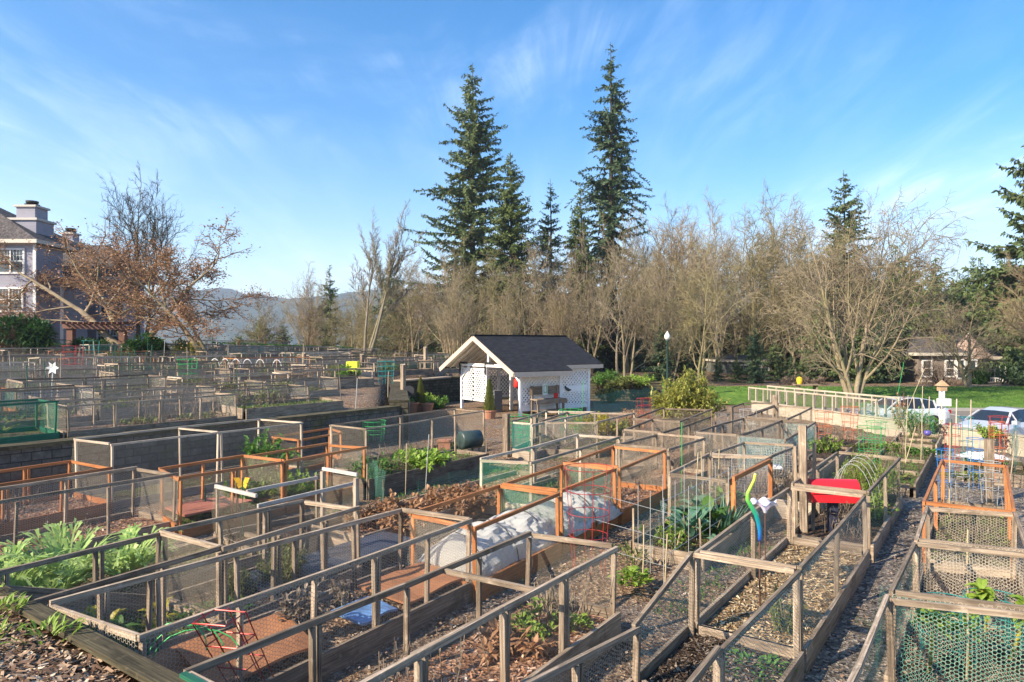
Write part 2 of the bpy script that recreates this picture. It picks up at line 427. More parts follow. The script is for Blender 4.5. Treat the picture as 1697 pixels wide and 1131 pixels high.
def axis(lo, hi, fine_lo, fine_hi, step, grow=1.25, extra=()):
    a = []; v = fine_lo
    while v <= fine_hi: a.append(v); v += step
    st = step; v = a[-1]
    while v < hi: st *= grow; v += st; a.append(v)
    st = step; v = fine_lo
    while v > lo: st *= grow; v -= st; a.insert(0, v)
    return sorted(set(a) | set(extra))
S_AX = axis(-300, 2600, -4, 60, .5, 1.3, (2.675, 2.69))
O_AX = axis(-1900, 1900, -58, 12, .5, 1.3, (WALL_O - .38, WALL_O - .41, WALL_O))
mb = MB(); idx = {}
for i, s in enumerate(S_AX):
    for j, o in enumerate(O_AX):
        p = so(s, o); z = G(p.x, p.y)
        if abs(s) < 60 and -55 < o < 12: z += (noise.noise(Vector((p.x * .9, p.y * .9, 0))) * .035)
        # the parking lot is a few decimetres lower
        if p.x > 15 and p.y > 18 and (p.x - 17.0) * 1.0 + (p.y - 23.2) * .30 > -.5 and p.y < 41.5: z = -.42
        mb.v.append((p.x, p.y, z))
nO = len(O_AX)
for i in range(len(S_AX) - 1):
    for j in range(nO - 1):
        a = i * nO + j; mb.f.append((a, a + nO, a + nO + 1, a + 1)); mb.uv += [(0, 0)] * 4
ground = mb.build('ground', ground_mat(), smooth=True); tag(ground, 'gravel and bark garden paths between the raised beds', 'ground', kind='structure')
# paved car park
asph = soil_mat('worn_asphalt', [(.13, .115, .10), (.19, .17, .15), (.24, .22, .19), (.30, .27, .24)], 60, 0, .005)
mb = MB(); poly = [(17.9, 21), (13.0, 41.5), (75, 41.5), (75, 14), (19.5, 14)]
mb.face([(x, y, -.40) for x, y in poly][::-1]); mb.build('car_park', asph); tag(bpy.context.scene.objects['car_park'], 'brown grey asphalt of the car park beside the garden', 'car park', kind='structure')
mb = MB()
for xx in range(6):
    x0 = 24.5 + xx * 4.6
    mb.face([(x0, 34.5, -.394), (x0 + .12, 34.5, -.394), (x0 + .9, 39.5, -.394), (x0 + .78, 39.5, -.394)])
mb.build('parking_lines', pm('worn_white_line', (.6, .58, .54))); tag(sc.objects['parking_lines'], 'short worn white parking line marks on the asphalt', 'road marking', kind='structure')
# lawn with blades
lawn_m, nt, out = newmat('mown_lawn'); g = N(nt, 'ShaderNodeNewGeometry')
n_ = noise_n(nt, mapv(nt, g.outputs['Position'], (1.4, .5, 1)), 1.2, 7, .7)
n2_ = noise_n(nt, g.outputs['Position'], 14, 3, .7)
c_ = ramp(nt, M(nt, 'ADD', M(nt, 'MULTIPLY', n_, .7), M(nt, 'MULTIPLY', n2_, .3)), [(.32, (.05, .10, .02)), (.5, (.10, .19, .025)), (.66, (.19, .28, .05))])
princ(nt, out, c_, .8, .2, bump=n2_, bs=1, bd=.05)
def lawn_z(x, y):
    t = max(0, min(1, (y - 41.5) / 9)); return -.30 + .72 * (t * t * (3 - 2 * t)) + noise.noise(Vector((x * .2, y * .2, 0))) * .05
mb = MB()
for i in range(36):
    for j in range(10):
        x0, x1 = 8.2 + i * 1.9, 10.1 + i * 1.9; y0, y1 = 41.5 + j * 1.1, 42.6 + j * 1.1
        def sh(x, y): return y + (max(0, 16 - x) * .55 if x < 16 else 0)
        mb.face([(x, sh(x, y), lawn_z(x, y) + (.15 if x < 14 else 0)) for x, y in ((x0, y0), (x1, y0), (x1, y1), (x0, y1))])
lawn = mb.build('lawn', lawn_m, smooth=True); tag(lawn, 'bright green mown lawn beyond the car park', 'lawn', kind='structure')
mb = MB()
for i in range(14000):
    x = rnd.uniform(8.5, 76); y = rnd.uniform(41.6, 52)
    yy = y + (max(0, 16 - x) * .55 if x < 16 else 0); z = lawn_z(x, y) + (.15 if x < 14 else 0); a = rnd.uniform(0, 6.28); h = rnd.uniform(.05, .13); q = rnd.uniform(.02, .05)
    mb.face([(x - q * math.cos(a), yy - q * math.sin(a), z - .02), (x + q * math.cos(a), yy + q * math.sin(a), z - .02), (x + rnd.uniform(-.04, .04), yy + rnd.uniform(-.04, .04), z + h)])
mb.build('grass', LF['green']); tag(sc.objects['grass'], 'short bright grass blades standing all over the mown lawn', 'grass', kind='stuff')
# kerb between the lot and the lawn
mb = MB(); mb.beam((13.4, 41.5, -.33), (75, 41.5, -.33), .18, .2); mb.build('kerb', pm('kerb_concrete', (.32, .30, .27))); tag(sc.objects['kerb'], 'low concrete kerb along the lawn', 'kerb', kind='structure')
# hills
def hill(name, x0, x1, y, h, seed, label, mat, dy=500):
    mb = MB(); nx, ny = 150, 14
    for i in range(nx + 1):
        for j in range(ny + 1):
            x = x0 + (x1 - x0) * i / nx; t = j / ny; yy = y - dy + dy * 2 * t
            e = math.sin(math.pi * t) ** .8
            edge = min(1, i / 12, (nx - i) / 12)
            z = -30 + (h + 30) * e * edge * (1 + .16 * noise.noise(Vector((x / 260, seed, 0))) + .06 * noise.noise(Vector((x / 60, seed, 2)))) + rnd.uniform(-2.5, 2.5)
            mb.v.append((x, yy, z))
    for i in range(nx):
        for j in range(ny):
            a = i * (ny + 1) + j; mb.f.append((a, a + ny + 1, a + ny + 2, a + 1)); mb.uv += [(0, 0)] * 4
    o = mb.build(name, mat); tag(o, label, 'hill', kind='structure')
hm = soil_mat('forested_hill', [(.012, .022, .012), (.025, .04, .02), (.045, .06, .03), (.09, .09, .05)], .08, 0, 1)
hill('hill', -1700, 500, 2100, 158, 3.1, 'hazy blue forested ridge on the horizon', hm)
# ================================================================= RETAINING WALLS
def blockmat(name, c1, c2, bw=.42, bh=.2, mort=(.05, .047, .042)):
    m, nt, out = newmat(name); tcn = N(nt, 'ShaderNodeTexCoord')
    b = N(nt, 'ShaderNodeTexBrick'); nt.links.new(tcn.outputs['UV'], b.inputs[0])
    b.inputs['Scale'].default_value = 1; b.inputs['Brick Width'].default_value = bw; b.inputs['Row Height'].default_value = bh
    b.inputs['Mortar Size'].default_value = .012; b.inputs['Mortar Smooth'].default_value = .4
    b.inputs['Color1'].default_value = (*c1, 1); b.inputs['Color2'].default_value = (*c2, 1); b.inputs['Mortar'].default_value = (*mort, 1)
    n = noise_n(nt, tcn.outputs['Object'], 5, 8, .75)
    c = mixc(nt, mr(nt, n, .3, .7, 0, .8), b.outputs['Color'], tuple(x * .45 for x in c1))
    n2 = noise_n(nt, tcn.outputs['Object'], 1.1, 6, .7)
    c = mixc(nt, mr(nt, n2, .56, .68, 0, .75), c, (.1, .1, .035))
    princ(nt, out, c, .95, .15, bump=M(nt, 'ADD', b.outputs['Fac'], M(nt, 'MULTIPLY', n, -1.2)), bs=.9, bd=-.03)
    return m
WB = blockmat('block_wall_stone', (.13, .12, .105), (.20, .185, .16))
WB2 = blockmat('stacked_stone', (.07, .062, .04), (.16, .14, .095), .5, .17, (.012, .01, .008))
def wall(name, a, b, z0, z1, th, mat, label, cap=None, capmat=None):
    a, b = Vector((*a[:2], 0)), Vector((*b[:2], 0)); L = (b - a).length; d = (b - a).normalized(); nrm = Vector((d.y, -d.x, 0))
    root = empty(name, ((a.x + b.x) / 2, (a.y + b.y) / 2, z0), label, 'wall')
    mb = MB(); nseg = max(2, int(L / .5)); rows = max(2, int((z1 - z0) / .2))
    def pt(i, k, side):
        t = i / nseg; p = a + d * (L * t) + nrm * (th / 2 * side)
        q = noise.noise(Vector((p.x * 2, p.y * 2, k * .7))) * .025
        return p + nrm * q * side + Z * (z0 + (z1 - z0) * k / rows)
    for side in (1, -1):
        for i in range(nseg):
            for k in range(rows):
                pts = [pt(i, k, side), pt(i + 1, k, side), pt(i + 1, k + 1, side), pt(i, k + 1, side)]
                if side < 0: pts.reverse()
                u0, u1 = L * i / nseg, L * (i + 1) / nseg; h0, h1 = (z1 - z0) * k / rows, (z1 - z0) * (k + 1) / rows
                uv = [(u0, h0), (u1, h0), (u1, h1), (u0, h1)]
                mb.face(pts, uv if side > 0 else uv[::-1])
    for i in range(nseg):
        mb.face([pt(i, rows, 1), pt(i + 1, rows, 1), pt(i + 1, rows, -1), pt(i, rows, -1)], [(i * .5, 0), (i * .5 + .5, 0), (i * .5 + .5, .3), (i * .5, .3)])
    for i in (0, nseg): mb.face([pt(i, 0, 1), pt(i, 0, -1), pt(i, rows, -1), pt(i, rows, 1)], [(0, 0), (th, 0), (th, 1), (0, 1)])
    mb.build('masonry', mat, root)
    if cap:
        mb = MB(); k = int(L / 2.4) + 1
        for i in range(k):
            p0 = a + d * (L * i / k + .01); p1 = a + d * (L * (i + 1) / k - .01)
            mb.beam(p0 + Z * (z1 + cap / 2 + .01), p1 + Z * (z1 + cap / 2 + .01 + rnd.uniform(-.01, .01)), th + .08, cap)
        mb.build('coping', W[capmat], root)
    return root
a_, b_ = so(-6, WALL_O - .2), so(18.9, WALL_O - .2)
wall('block_wall', a_, b_, -.1, WZ, .42, WB, 'long low block retaining wall with a mossy timber cap behind the tall grey cage', .09, 'moss')
pts = [so(s, o) for s, o in BND]
wall('stone_wall', pts[0], pts[1], -.1, 1.42, .7, WB2, 'dark stacked stone wall running back from the corner of the terrace', .08, 'moss')
wall('stone_wall', pts[1], pts[2], -.1, 1.5, .7, WB2, 'mossy stacked stone wall left of the white lattice shed', .08, 'grey')
wall('stone_wall', pts[2], pts[3], -.1, 1.5, .7, WB2, 'stacked stone wall hidden behind the lattice shed', .08, 'moss')
wall('stone_wall', pts[3], pts[4], -.1, 1.12, .7, WB2, 'mossy stone wall right of the shed below the planted bank', .08, 'moss')
# near terrace with its timber edge and bark heap
root = empty('timber_edge', so(2.7, -5, 0), 'mossy timber plank edging between bark mulch and the nearest cages', 'garden edging')
mb = MB(); mb.beam(so(2.72, -14, .55), so(2.72, 6, .55), .07, 1.1); mb.build('plank', W['moss'], root)
mb = MB(); mb.beam(so(2.66, -14, 1.115), so(2.66, 1.0, 1.115), .17, .05); mb.build('cap_board', W['moss'], root)
mb = MB(); mb.beam(so(2.74, -4.9, 1.16), so(2.7, -1.5, 1.16), .05, .03); mb.beam(so(2.80, -4.0, 1.175), so(2.76, -1.2, 1.17), .04, .025); mb.build('batten', W['green'], root)

# chips: flat slivers lying on soil, as one part or as stuff
def chips(mb, n, fn, size=(.03, .09), wd=.35):
    for _ in range(n):
        p = fn()
        if p is None: continue
        a = rnd.uniform(0, 6.28); L = rnd.uniform(*size); q = L * wd * rnd.uniform(.5, 1.2)
        d = Vector((math.cos(a), math.sin(a), rnd.uniform(-.45, .45))) * L / 2; s = Vector((-math.sin(a), math.cos(a), rnd.uniform(-.5, .5))) * q / 2
        c = p + Z * rnd.uniform(.0, .025); k = Z * rnd.uniform(-.006, .012)
        i = rnd.random()
        mb.face([c - d - s, c - s * .9 + d * .9, c + d + s * .6, c - d * .8 + s + k], [(i, i)] * 4)
def chipmat(name, stops, ovar=0):
    m, nt, out = newmat(name); tcn = N(nt, 'ShaderNodeTexCoord'); s = N(nt, 'ShaderNodeSeparateXYZ'); nt.links.new(tcn.outputs['UV'], s.inputs[0])
    c = ramp(nt, s.outputs[0], stops); princ(nt, out, c, .85, .2); return m
CH = {
 'mulch': chipmat('bark_chips', [(0, (.07, .04, .025)), (.4, (.2, .12, .075)), (.8, (.38, .27, .18)), (1, (.58, .47, .35))]),
 'leaf': chipmat('fallen_leaves', [(0, (.16, .07, .035)), (.4, (.34, .17, .09)), (.8, (.5, .31, .2)), (1, (.68, .52, .4))]),
 'straw': chipmat('straw_chips', [(0, (.2, .12, .05)), (.5, (.45, .3, .15)), (1, (.7, .58, .38))]),
 'soil': chipmat('soil_crumbs', [(0, (.02, .014, .01)), (.6, (.09, .06, .04)), (1, (.36, .28, .2))]),
 'weedy': chipmat('weed_bits', [(0, (.05, .04, .02)), (.45, (.13, .1, .05)), (.6, (.10, .18, .03)), (1, (.25, .33, .07))]),
 'path': chipmat('path_litter', [(0, (.10, .085, .07)), (.5, (.2, .16, .12)), (.85, (.34, .2, .12)), (1, (.5, .44, .36))]),
}
mb = MB()
def heap_z(p):
    s = E.dot(p); return 1.0 + .10 * max(0, min(1, (2.6 - s) / .6)) + .05 * noise.noise(p * 1.7)
for i in range(30):
    for j in range(60):
        q = [so(-2 + (i + a) * .1533, -13 + (j + b) * .3) for a, b in ((0, 0), (1, 0), (1, 1), (0, 1))]
        mb.face([k + Z * (heap_z(k)) for k in q][::-1])
mulch = mb.build('bark_mulch', SOIL['mulch'], smooth=True); tag(mulch, 'coarse bark mulch heaped at the bottom left corner', 'mulch', kind='stuff')
mb = MB()
def f():
    s = rnd.uniform(.6, 2.62); o = rnd.uniform(-8.2, -1.2); p = so(s, o); return p + Z * heap_z(p)
chips(mb, 15000, f, (.03, .12), .3)
mb.build('bark_chips', CH['mulch']); tag(sc.objects['bark_chips'], 'loose curled bark chips strewn over the mulch heap', 'bark chips', kind='stuff')
mb = MB()
def f2():
    r = rnd.random()
    o = rnd.choice((-5.45, -5.45, -3.3, -3.3, -1.25, -8, -10.5, -11.5)) + rnd.gauss(0, .35); s = 2.9 + rnd.random() ** 1.4 * 17
    return so(s, o, .03)
chips(mb, 15000, f2, (.02, .055), .6)
mb.build('path_litter', CH['path']); tag(sc.objects['path_litter'], 'pebbles and dry leaves scattered over the garden paths', 'path litter', kind='stuff')

# ================================================================= CAGES
def frame_len(a, b): return (b - a).length
def cage(label, A, B, C, D, t=1.15, midrail=0, wood_='grey', net='grid', board=.28, soil='mulch', n=3, cross=(), nets='ABCD', base=None, rw=.040, rh=.058, pw=.06,
         group='caged vegetable beds', name='caged_bed', rails='ABCD', chipn=0, wob=.016, boardmat=None, solid=None):
    """A-B far long side, D-C near long side; each corner is (u, v[, z]) read off the photo, or a Vector of the top rail"""
    def cv(p):
        if isinstance(p, Vector): return p.copy()
        return P(p[0], p[1], p[2] if len(p) > 2 else t)
    A, B, C, D = (cv(p) for p in (A, B, C, D))
    c = (A + B + C + D) / 4
    def gz(p): return base if base is not None else G(p.x, p.y)
    root = empty(name, (c.x, c.y, gz(c)), label, 'garden bed', group)
    w_ = W[wood_]; bw = W[boardmat or wood_]; nm = NET[net] if net else None
    def jit(p): return p + Vector((rnd.uniform(-wob, wob), rnd.uniform(-wob, wob), rnd.uniform(-wob, wob) * 1.5))
    sides = {'A': (A, B), 'B': (B, C), 'C': (D, C), 'D': (A, D)}
    for key, (p, q) in sides.items():
        out = Vector(((q - p).y, -(q - p).x, 0)).normalized()
        if out.dot((p + q) / 2 - c) < 0: out = -out
        d = (q - p).normalized(); long_ = key in 'AC'
        if rails and key in rails:
            mb = MB()
            pp, qq = (p - d * .02, q + d * .02) if long_ else (p + d * (pw / 2 + .002), q - d * (pw / 2 + .002))
            m = max(1, int(frame_len(pp, qq) / 1.7)); lastp = jit(pp)
            for i in range(m):
                nx = jit(pp + (qq - pp) * (i + 1) / m); dz = -.002 if not long_ else 0
                mb.beam(lastp + Z * (-rh / 2 + dz), nx - d * .003 + Z * (-rh / 2 + dz), rw, rh); lastp = nx
            mb.build('top_rail', w_, root)
        if board:
            mb = MB(); pp, qq = (p, q) if long_ else (p + d * .052, q - d * .052)
            g0, g1 = gz(pp), gz(qq); off = out * .045
            nb = max(1, int(frame_len(pp, qq) / 3))
            for i in range(nb):
                a0, a1 = i / nb, (i + 1) / nb
                x0 = pp + (qq - pp) * a0 + off; x1 = pp + (qq - pp) * a1 - d * .004 + off
                x0 = Vector((x0.x, x0.y, g0 + (g1 - g0) * a0 + board / 2 - .03)); x1 = Vector((x1.x, x1.y, g0 + (g1 - g0) * a1 + board / 2 - .03))
                mb.beam(x0, x1, .045, board + .06)
            mb.build('side_board', bw, root)
        if nm and key in nets:
            mb = MB(); off = out * (.026 if board else .03)
            seg = max(2, int(frame_len(p, q) / .45)); L = frame_len(p, q)
            for i in range(seg):
                a0, a1 = i / seg, (i + 1) / seg; pts = []
                for a in (a0, a1):
                    x = p + (q - p) * a; bz = gz(x) + (board - .05 if board else 0)
                    bow = out * (.018 * math.sin(a * 9 + L) + .01)
                    mid = Vector((x.x, x.y, (bz + x.z) / 2)) + off + bow * 1.6
                    pts.append((Vector((x.x, x.y, bz)) + off, mid, x + off - Z * .01, x.z - bz))
                (b0, m0, t0, h0), (b1, m1, t1, h1) = pts
                mb.face([b0, b1, m1, m0], [(a0 * L, 0), (a1 * L, 0), (a1 * L, h1 / 2), (a0 * L, h0 / 2)])
                mb.face([m0, m1, t1, t0], [(a0 * L, h0 / 2), (a1 * L, h1 / 2), (a1 * L, h1), (a0 * L, h0)])
            mb.build('netting', nm, root, smooth=True)
    # posts
    for (p, q) in ((A, B), (D, C)):
        for i in range(n):
            a = i / (n - 1) if n > 1 else 0
            x = p + (q - p) * a; g = gz(x)
            d = (q - p).normalized(); 
            if i == 0: x = x + d * pw * .5
            elif i == n - 1: x = x - d * pw * .5
            else: x = x + d * rnd.uniform(-.08, .08)
            lean = Vector((rnd.uniform(-.03, .03), rnd.uniform(-.03, .03), 0))
            mb = MB()
            inn = (c - x); inn.z = 0; inn = (inn - d * inn.dot(d)).normalized() * .012
            mb.beam(Vector((x.x, x.y, g - .02)) + lean + inn, x - Z * (rh + .003) + inn, pw, pw * .62, up=d)
            mb.build('post', w_, root)
            if 0 < i < n - 1 and net and rnd.random() < .55:
                x2 = x + d * (pw + .02); mb = MB(); mb.beam(Vector((x2.x, x2.y, g - .02)) - lean + inn, x2 - Z * (rh + .004) + inn, pw * .8, pw * .55, up=d); mb.build('post', w_, root)
            if 0 < i < n - 1 and (p - A).length < 1e-6 and (i / (n - 1)) in cross: pass
    for (p, q) in ((A, B), (D, C)) if midrail else ():
        mb = MB(); mb.beam(p - Z * midrail, q - Z * (midrail + rnd.uniform(-.02, .02)), rw * .8, rh * .8); mb.build('middle_rail', w_, root)
    for fr in cross:
        a_, b_ = A + (B - A) * fr, D + (C - D) * fr; mb = MB(); d = (b_ - a_).normalized()
        mb.beam(a_ + d * .03 - Z * (rh / 2 + .004), b_ - d * .03 - Z * (rh / 2 + .004), rw, rh * .9)
        mb.build('cross_rail', w_, root)
    if soil:
        mb = MB(); L = frame_len(A, B); nx, ny = max(3, int(L / .22)), 6
        def sp_(i, j):
            a, b = i / nx, j / ny
            x = (A + (B - A) * a) * (1 - b) + (D + (C - D) * a) * b
            e = min(i, nx - i, j, ny - j)
            return Vector((x.x, x.y, gz(x) + max(.03, board - .10) + (noise.noise(Vector((x.x * 2.3, x.y * 2.3, 5))) * .05 if e > 0 else -.01)))
        for i in range(nx):
            for j in range(ny): mb.face([sp_(i, j), sp_(i, j + 1), sp_(i + 1, j + 1), sp_(i + 1, j)])
        mb.build('soil', SOIL[soil], root, smooth=True)
        if chipn:
            mb = MB()
            def f():
                a, b = rnd.uniform(.02, .98), rnd.uniform(.05, .95); x = (A + (B - A) * a) * (1 - b) + (D + (C - D) * a) * b
                return Vector((x.x, x.y, gz(x) + max(.03, board - .10) + noise.noise(Vector((x.x * 2.3, x.y * 2.3, 5))) * .05))
            chips(mb, chipn, f, (.02, .085), .33); mb.build('mulch_chips', CH[soil], root); mb = None
            root.children[-1]['kind'] = 'stuff'
    return dict(root=root, A=A, B=B, C=C, D=D, z=gz(c) + board - .1)
def inbed(cg, a, b, dz=0):
    x = (cg['A'] + (cg['B'] - cg['A']) * a) * (1 - b) + (cg['D'] + (cg['C'] - cg['D']) * a) * b
    return Vector((x.x, x.y, cg['z'] + dz))

CG = {}
# column P (furthest left of the near ones) --------------------------------------------------
CG['P1'] = cage('long near left cage of fine grey wire holding the leafy cardoon', (-170, 984), (266, 880), (367, 907), so(2.75, -7.6, 1.15), n=4, net='fine', soil='weedy', chipn=1200)
CG['P2'] = cage('cage with a black cloth bed right behind the cardoon cage, beside the white railed frame', (269, 880), (502, 827), (595, 841), (370, 908), n=4, net='fine', soil='soil', chipn=400, wood_='grey')
CG['Q'] = cage('long chicken wire cage with mossy rails in the lower left holding rust coloured mats', so(2.80, -7.33, 1.15), (666, 841), (781, 859), (232, 1052), n=6, net='hex', soil='mulch', chipn=2500, wood_='grey', wob=.012)
CG['R'] = cage('fine wire cage with a middle cross rail in the bottom centre over reddish mulch', so(2.8, -4.95, 1.15), (878, 883), (1021, 905), so(2.8, -3.72, 1.15), n=5, net='grid', soil='leaf', chipn=2600, cross=(.63,), board=.36)
# the sagging bent cage and its neighbour
CG['T2'] = cage('near cage of blue green chicken wire in front of the glass flower stakes', (1053, 1036, .82), (1147, 914, 1.15), (1322, 945, 1.15), (1195, 1074), n=2, net='hexb', soil='soil', chipn=2200, nets='AC', rails='ABC')
CG['T0'] = cage('low sagging chicken wire cage cut off by the bottom edge of the picture', so(3.9, -3.0, 1.0), (1056, 1038, .80), (1193, 1077), so(3.9, -1.78, 1.12), n=3, net='hex', soil='soil', chipn=800, nets='AC', rails='AC')
CG['T1'] = cage('cage of blue green chicken wire before the red mailbox', (1154, 912), (1308, 807), (1434, 821), (1326, 942), n=3, net='hexb', soil='straw', chipn=2600, nets='AC')
CG['U'] = cage('short cage around the bushy rosemary behind the red mailbox', (1314, 802), (1387, 748), (1490, 756), (1440, 816), n=3, net='hexg', soil='soil', chipn=300, nets='AC')
CG['V0'] = cage('nearest cage in the lower right corner wrapped in loose green chicken wire', so(4.0, -.86, 1.15), (1472, 986), (1735, 1022), so(4.0, .42, 1.15), n=2, net='hexg', soil='soil', chipn=1200, nets='AB', rails='ABC')
CG['V1'] = cage('bulging chicken wire cage in the lower right holding wilted yellow green kale stalks', (1477, 978), (1515, 897), (1703, 914), (1740, 1013), n=2, net='hex', soil='soil', chipn=1500)
CG['V2'] = cage('empty dark soil cage behind the kale stalk cage on the right', (1519, 894), (1536, 839), (1683, 849), (1705, 909), n=2, net='hex', soil='soil', chipn=900)
CG['V3'] = cage('right hand cage with stained orange top boards and a tangle of coloured plant cages', (1531, 832), (1562, 762), (1668, 771), (1682, 845), n=3, net=None, wood_='orange', soil='weedy', chipn=500, boardmat='grey')
# column Q, orange and grey cages beyond
CG['N1'] = cage('orange stained cage over the white row cover', (682, 851, 1.08), (828, 805, 1.08), (926, 818, 1.08), (785, 871, 1.08), t=1.08, n=2, net='fine', wood_='orange', soil='leaf', chipn=500)
CG['N2'] = cage('orange stained cage with the red tomato tower in front, past the row cover', (830, 801, 1.12), (931, 768, 1.12), (1020, 776, 1.12), (929, 811, 1.12), t=1.12, n=2, net='hexg', wood_='orange', soil='leaf', chipn=700)
CG['M1'] = cage('cage with one orange rail over pinkish leaf mulch in mid picture', (936, 766), (1016, 739), (1103, 746), (1026, 774), n=2, net='fine', wood_='orange', soil='leaf', chipn=900)
CG['M2'] = cage('grey framed cage just beyond the pinkish leaf mulch cage', (1020, 737), (1088, 719), (1168, 725), (1108, 744), n=2, net='grid', soil='leaf')
CG['M4'] = cage('grey cage between the big leafy bush and the weathered tall post', (1152, 715), (1232, 692), (1297, 697), (1224, 721), n=3, net='hex', soil='soil', wood_='dark')
# column P further
CG['Wt'] = cage('cage with chalky white rails and an orange butterfly on its corner', (357, 806, 1.10), (526, 782, 1.1), (590, 800, 1.0), (427, 837, 1.0), t=1.05, n=2, net='fine', wood_='grey', soil='soil', boardmat='grey', rails='')
CG['L1'] = cage('long pale railed cage with green tinted weeds left of the pinkish mulch', (796, 760), (957, 720), (1027, 723), (880, 767), n=3, net='green', soil='weedy', wood_='pale', chipn=400, nets='CD')
CG['M3'] = cage('cage at the foot of the big yellow green leafy bush', (1033, 712), (1081, 694), (1178, 691), (1098, 717), n=3, net='grid', soil='leaf', wood_='dark')
# column R beyond
CG['R2'] = cage('open bed with kale, trellis wires and netting right of the red tomato tower', so(10.6, -4.95, .9), so(15.1, -4.95, .9), so(15.1, -3.78, .9), so(10.6, -3.78, .9), n=2, net='hexg', soil='weedy', chipn=1500, rails='', nets='A', pw=.03)
CG['R3'] = cage('grey cage behind the kale bed with an orange door frame on its near side', (1108, 784), (1176, 753), (1276, 757), (1206, 794), n=2, net='grid', soil='leaf', chipn=600)
CG['R4'] = cage('grey cage just left of the weathered tall post', (1178, 751), (1233, 733), (1317, 738), (1278, 755), n=2, net='bigsq', soil='soil')
CG['R5'] = cage('cage of bluish wire right of the leafy bush, behind the tall post', (1224, 722), (1290, 697), (1352, 700), (1300, 728), n=3, net='hexb', soil='leaf', wood_='dark')
# columns further left
CG['G1'] = cage('wide chicken wire cage of leaf mulch at the left edge of the picture', (-190, 833), (224, 775), (294, 785), (-130, 851), n=4, net='hex', soil='leaf', chipn=1400)
CG['O1'] = cage('orange stained cage at the left edge below the block wall', (-150, 802, 1.0), (117, 763, 1.0), (184, 775, 1.0), (-110, 820, 1.0), t=1.0, n=4, net='fine', wood_='orange', soil='leaf', chipn=600)
CG['O2'] = cage('orange stained cage with a rust plank lid left of the white rails', (266, 775), (403, 755), (470, 763), (298, 792), n=3, net='fine', wood_='orange', soil='weedy', chipn=500)
CG['O3'] = cage('orange stained cage over lime green greens in the middle left', (405, 755), (543, 735), (606, 741), (472, 763), n=3, net='fine', wood_='orange', soil='weedy', chipn=500)
CG['H'] = cage('tall thin framed cage standing against the grey block wall', (123, 727, 1.45), (430, 694, 1.45), (501, 699, 1.45), (184, 735, 1.45), t=1.45, n=3, net='fine', wood_='pale', soil='weedy', rw=.04, rh=.045, cross=(.5,), chipn=300, board=.18)
CG['J'] = cage('tall metal capped wire cage left of the dwarf cypress', (547, 704, 1.35), (754, 677, 1.35), (803, 681, 1.35), (606, 711, 1.35), t=1.35, n=3, net='fine', wood_='grey', soil='weedy', rw=.035, rh=.04, chipn=300, board=.18)
CG['O4'] = cage('small orange frame between the tall cage and the metal capped cage', (452, 724, .95), (547, 708, .95), (566, 716, .95), (494, 729, .95), t=.95, n=2, net=None, wood_='orange', soil='weedy', board=.15)
CG['K5'] = cage('brown sided raised bed of greens in front of the dark barrel', so(11.0, -13.0, .9), so(15.6, -13.0, .9), so(15.6, -11.8, .9), so(11.0, -11.8, .9), n=2, net=None, soil='weedy', board=.5, chipn=500, rails='', pw=.03, boardmat='dark')
# before the shed
CG['C1'] = cage('low cage of green netting at the corner of the lattice shed', (850, 698), (905, 681), (987, 681), (882, 703), n=3, net='teal', soil='weedy', wood_='pale', nets='CD')
CG['C2'] = cage('grey cage under the wooden bench by the lattice shed', (894, 699), (940, 683), (1052, 684), (990, 700), n=3, net='hex', soil='weedy', wood_='grey', nets='ACD')
CG['C3'] = cage('open framed cage between the shed and the yellow flowering shrub', (1050, 693), (1100, 676), (1180, 678), (1126, 697), n=2, net='grid', soil='leaf', wood_='dark')
CG['C4'] = cage('rear cage between the leafy bush and the pale fence', (1185, 684), (1232, 668), (1290, 668), (1250, 683), n=3, net='bigsq', soil='leaf', wood_='dark', t=1.1)
CG['C5'] = cage('cage with thick brown posts right of the leafy bush', (1236, 690), (1284, 672), (1345, 675), (1304, 694), n=3, net='grid', soil='soil', wood_='dark')
# open raised beds on the right
def openbed(key, label, s0, s1, o0, o1, board=.3, soil='soil', wood_='grey', div=(), chipn=500):
    c = cage(label, so(s0, o0, board), so(s1, o0, board), so(s1, o1, board), so(s0, o1, board), n=0, net=None, board=board, soil=soil, wood_=wood_, rails='', name='raised_bed', group='open raised beds', chipn=chipn)
    for d in div:
        mb = MB(); a = so(s0 + (s1 - s0) * d, o0 + .03, board - .09); b = so(s0 + (s1 - s0) * d, o1 - .03, board - .09)
        mb.beam(a, b, .04, .16); mb.build('divider', W[wood_], c['root'])
    CG[key] = c
openbed('Y1', 'open raised bed with a corner beside the gravel walkway, just past the rosemary', 18.55, 25.2, -2.72, -1.5, .32, 'weedy', 'grey', (.3, .62))
openbed('Y2', 'open raised bed with three compartments beyond the rosemary bush', 18.6, 27.0, -4.9, -3.7, .32, 'soil', 'grey', (.33, .66))
openbed('Y3', 'open raised bed with pebbly dividers below the pale timber wall', 26.3, 29.4, -2.7, -1.5, .32, 'weedy', 'grey', (.5,))
openbed('Y4', 'open raised bed at the far end under the pale fence', 22.5, 30.5, -7.0, -5.9, .3, 'leaf', 'dark', (.5,))
openbed('Y5', 'bed of pebbles and weeds behind the tangle of plant cages', 21.6, 24.8, -.55, .75, .3, 'weedy', 'grey', (.5,))
openbed('Y6', 'small box of white bags left of the weathered tall post', 14.9, 16.5, -3.9, -2.9, .38, 'soil', 'pale', ())

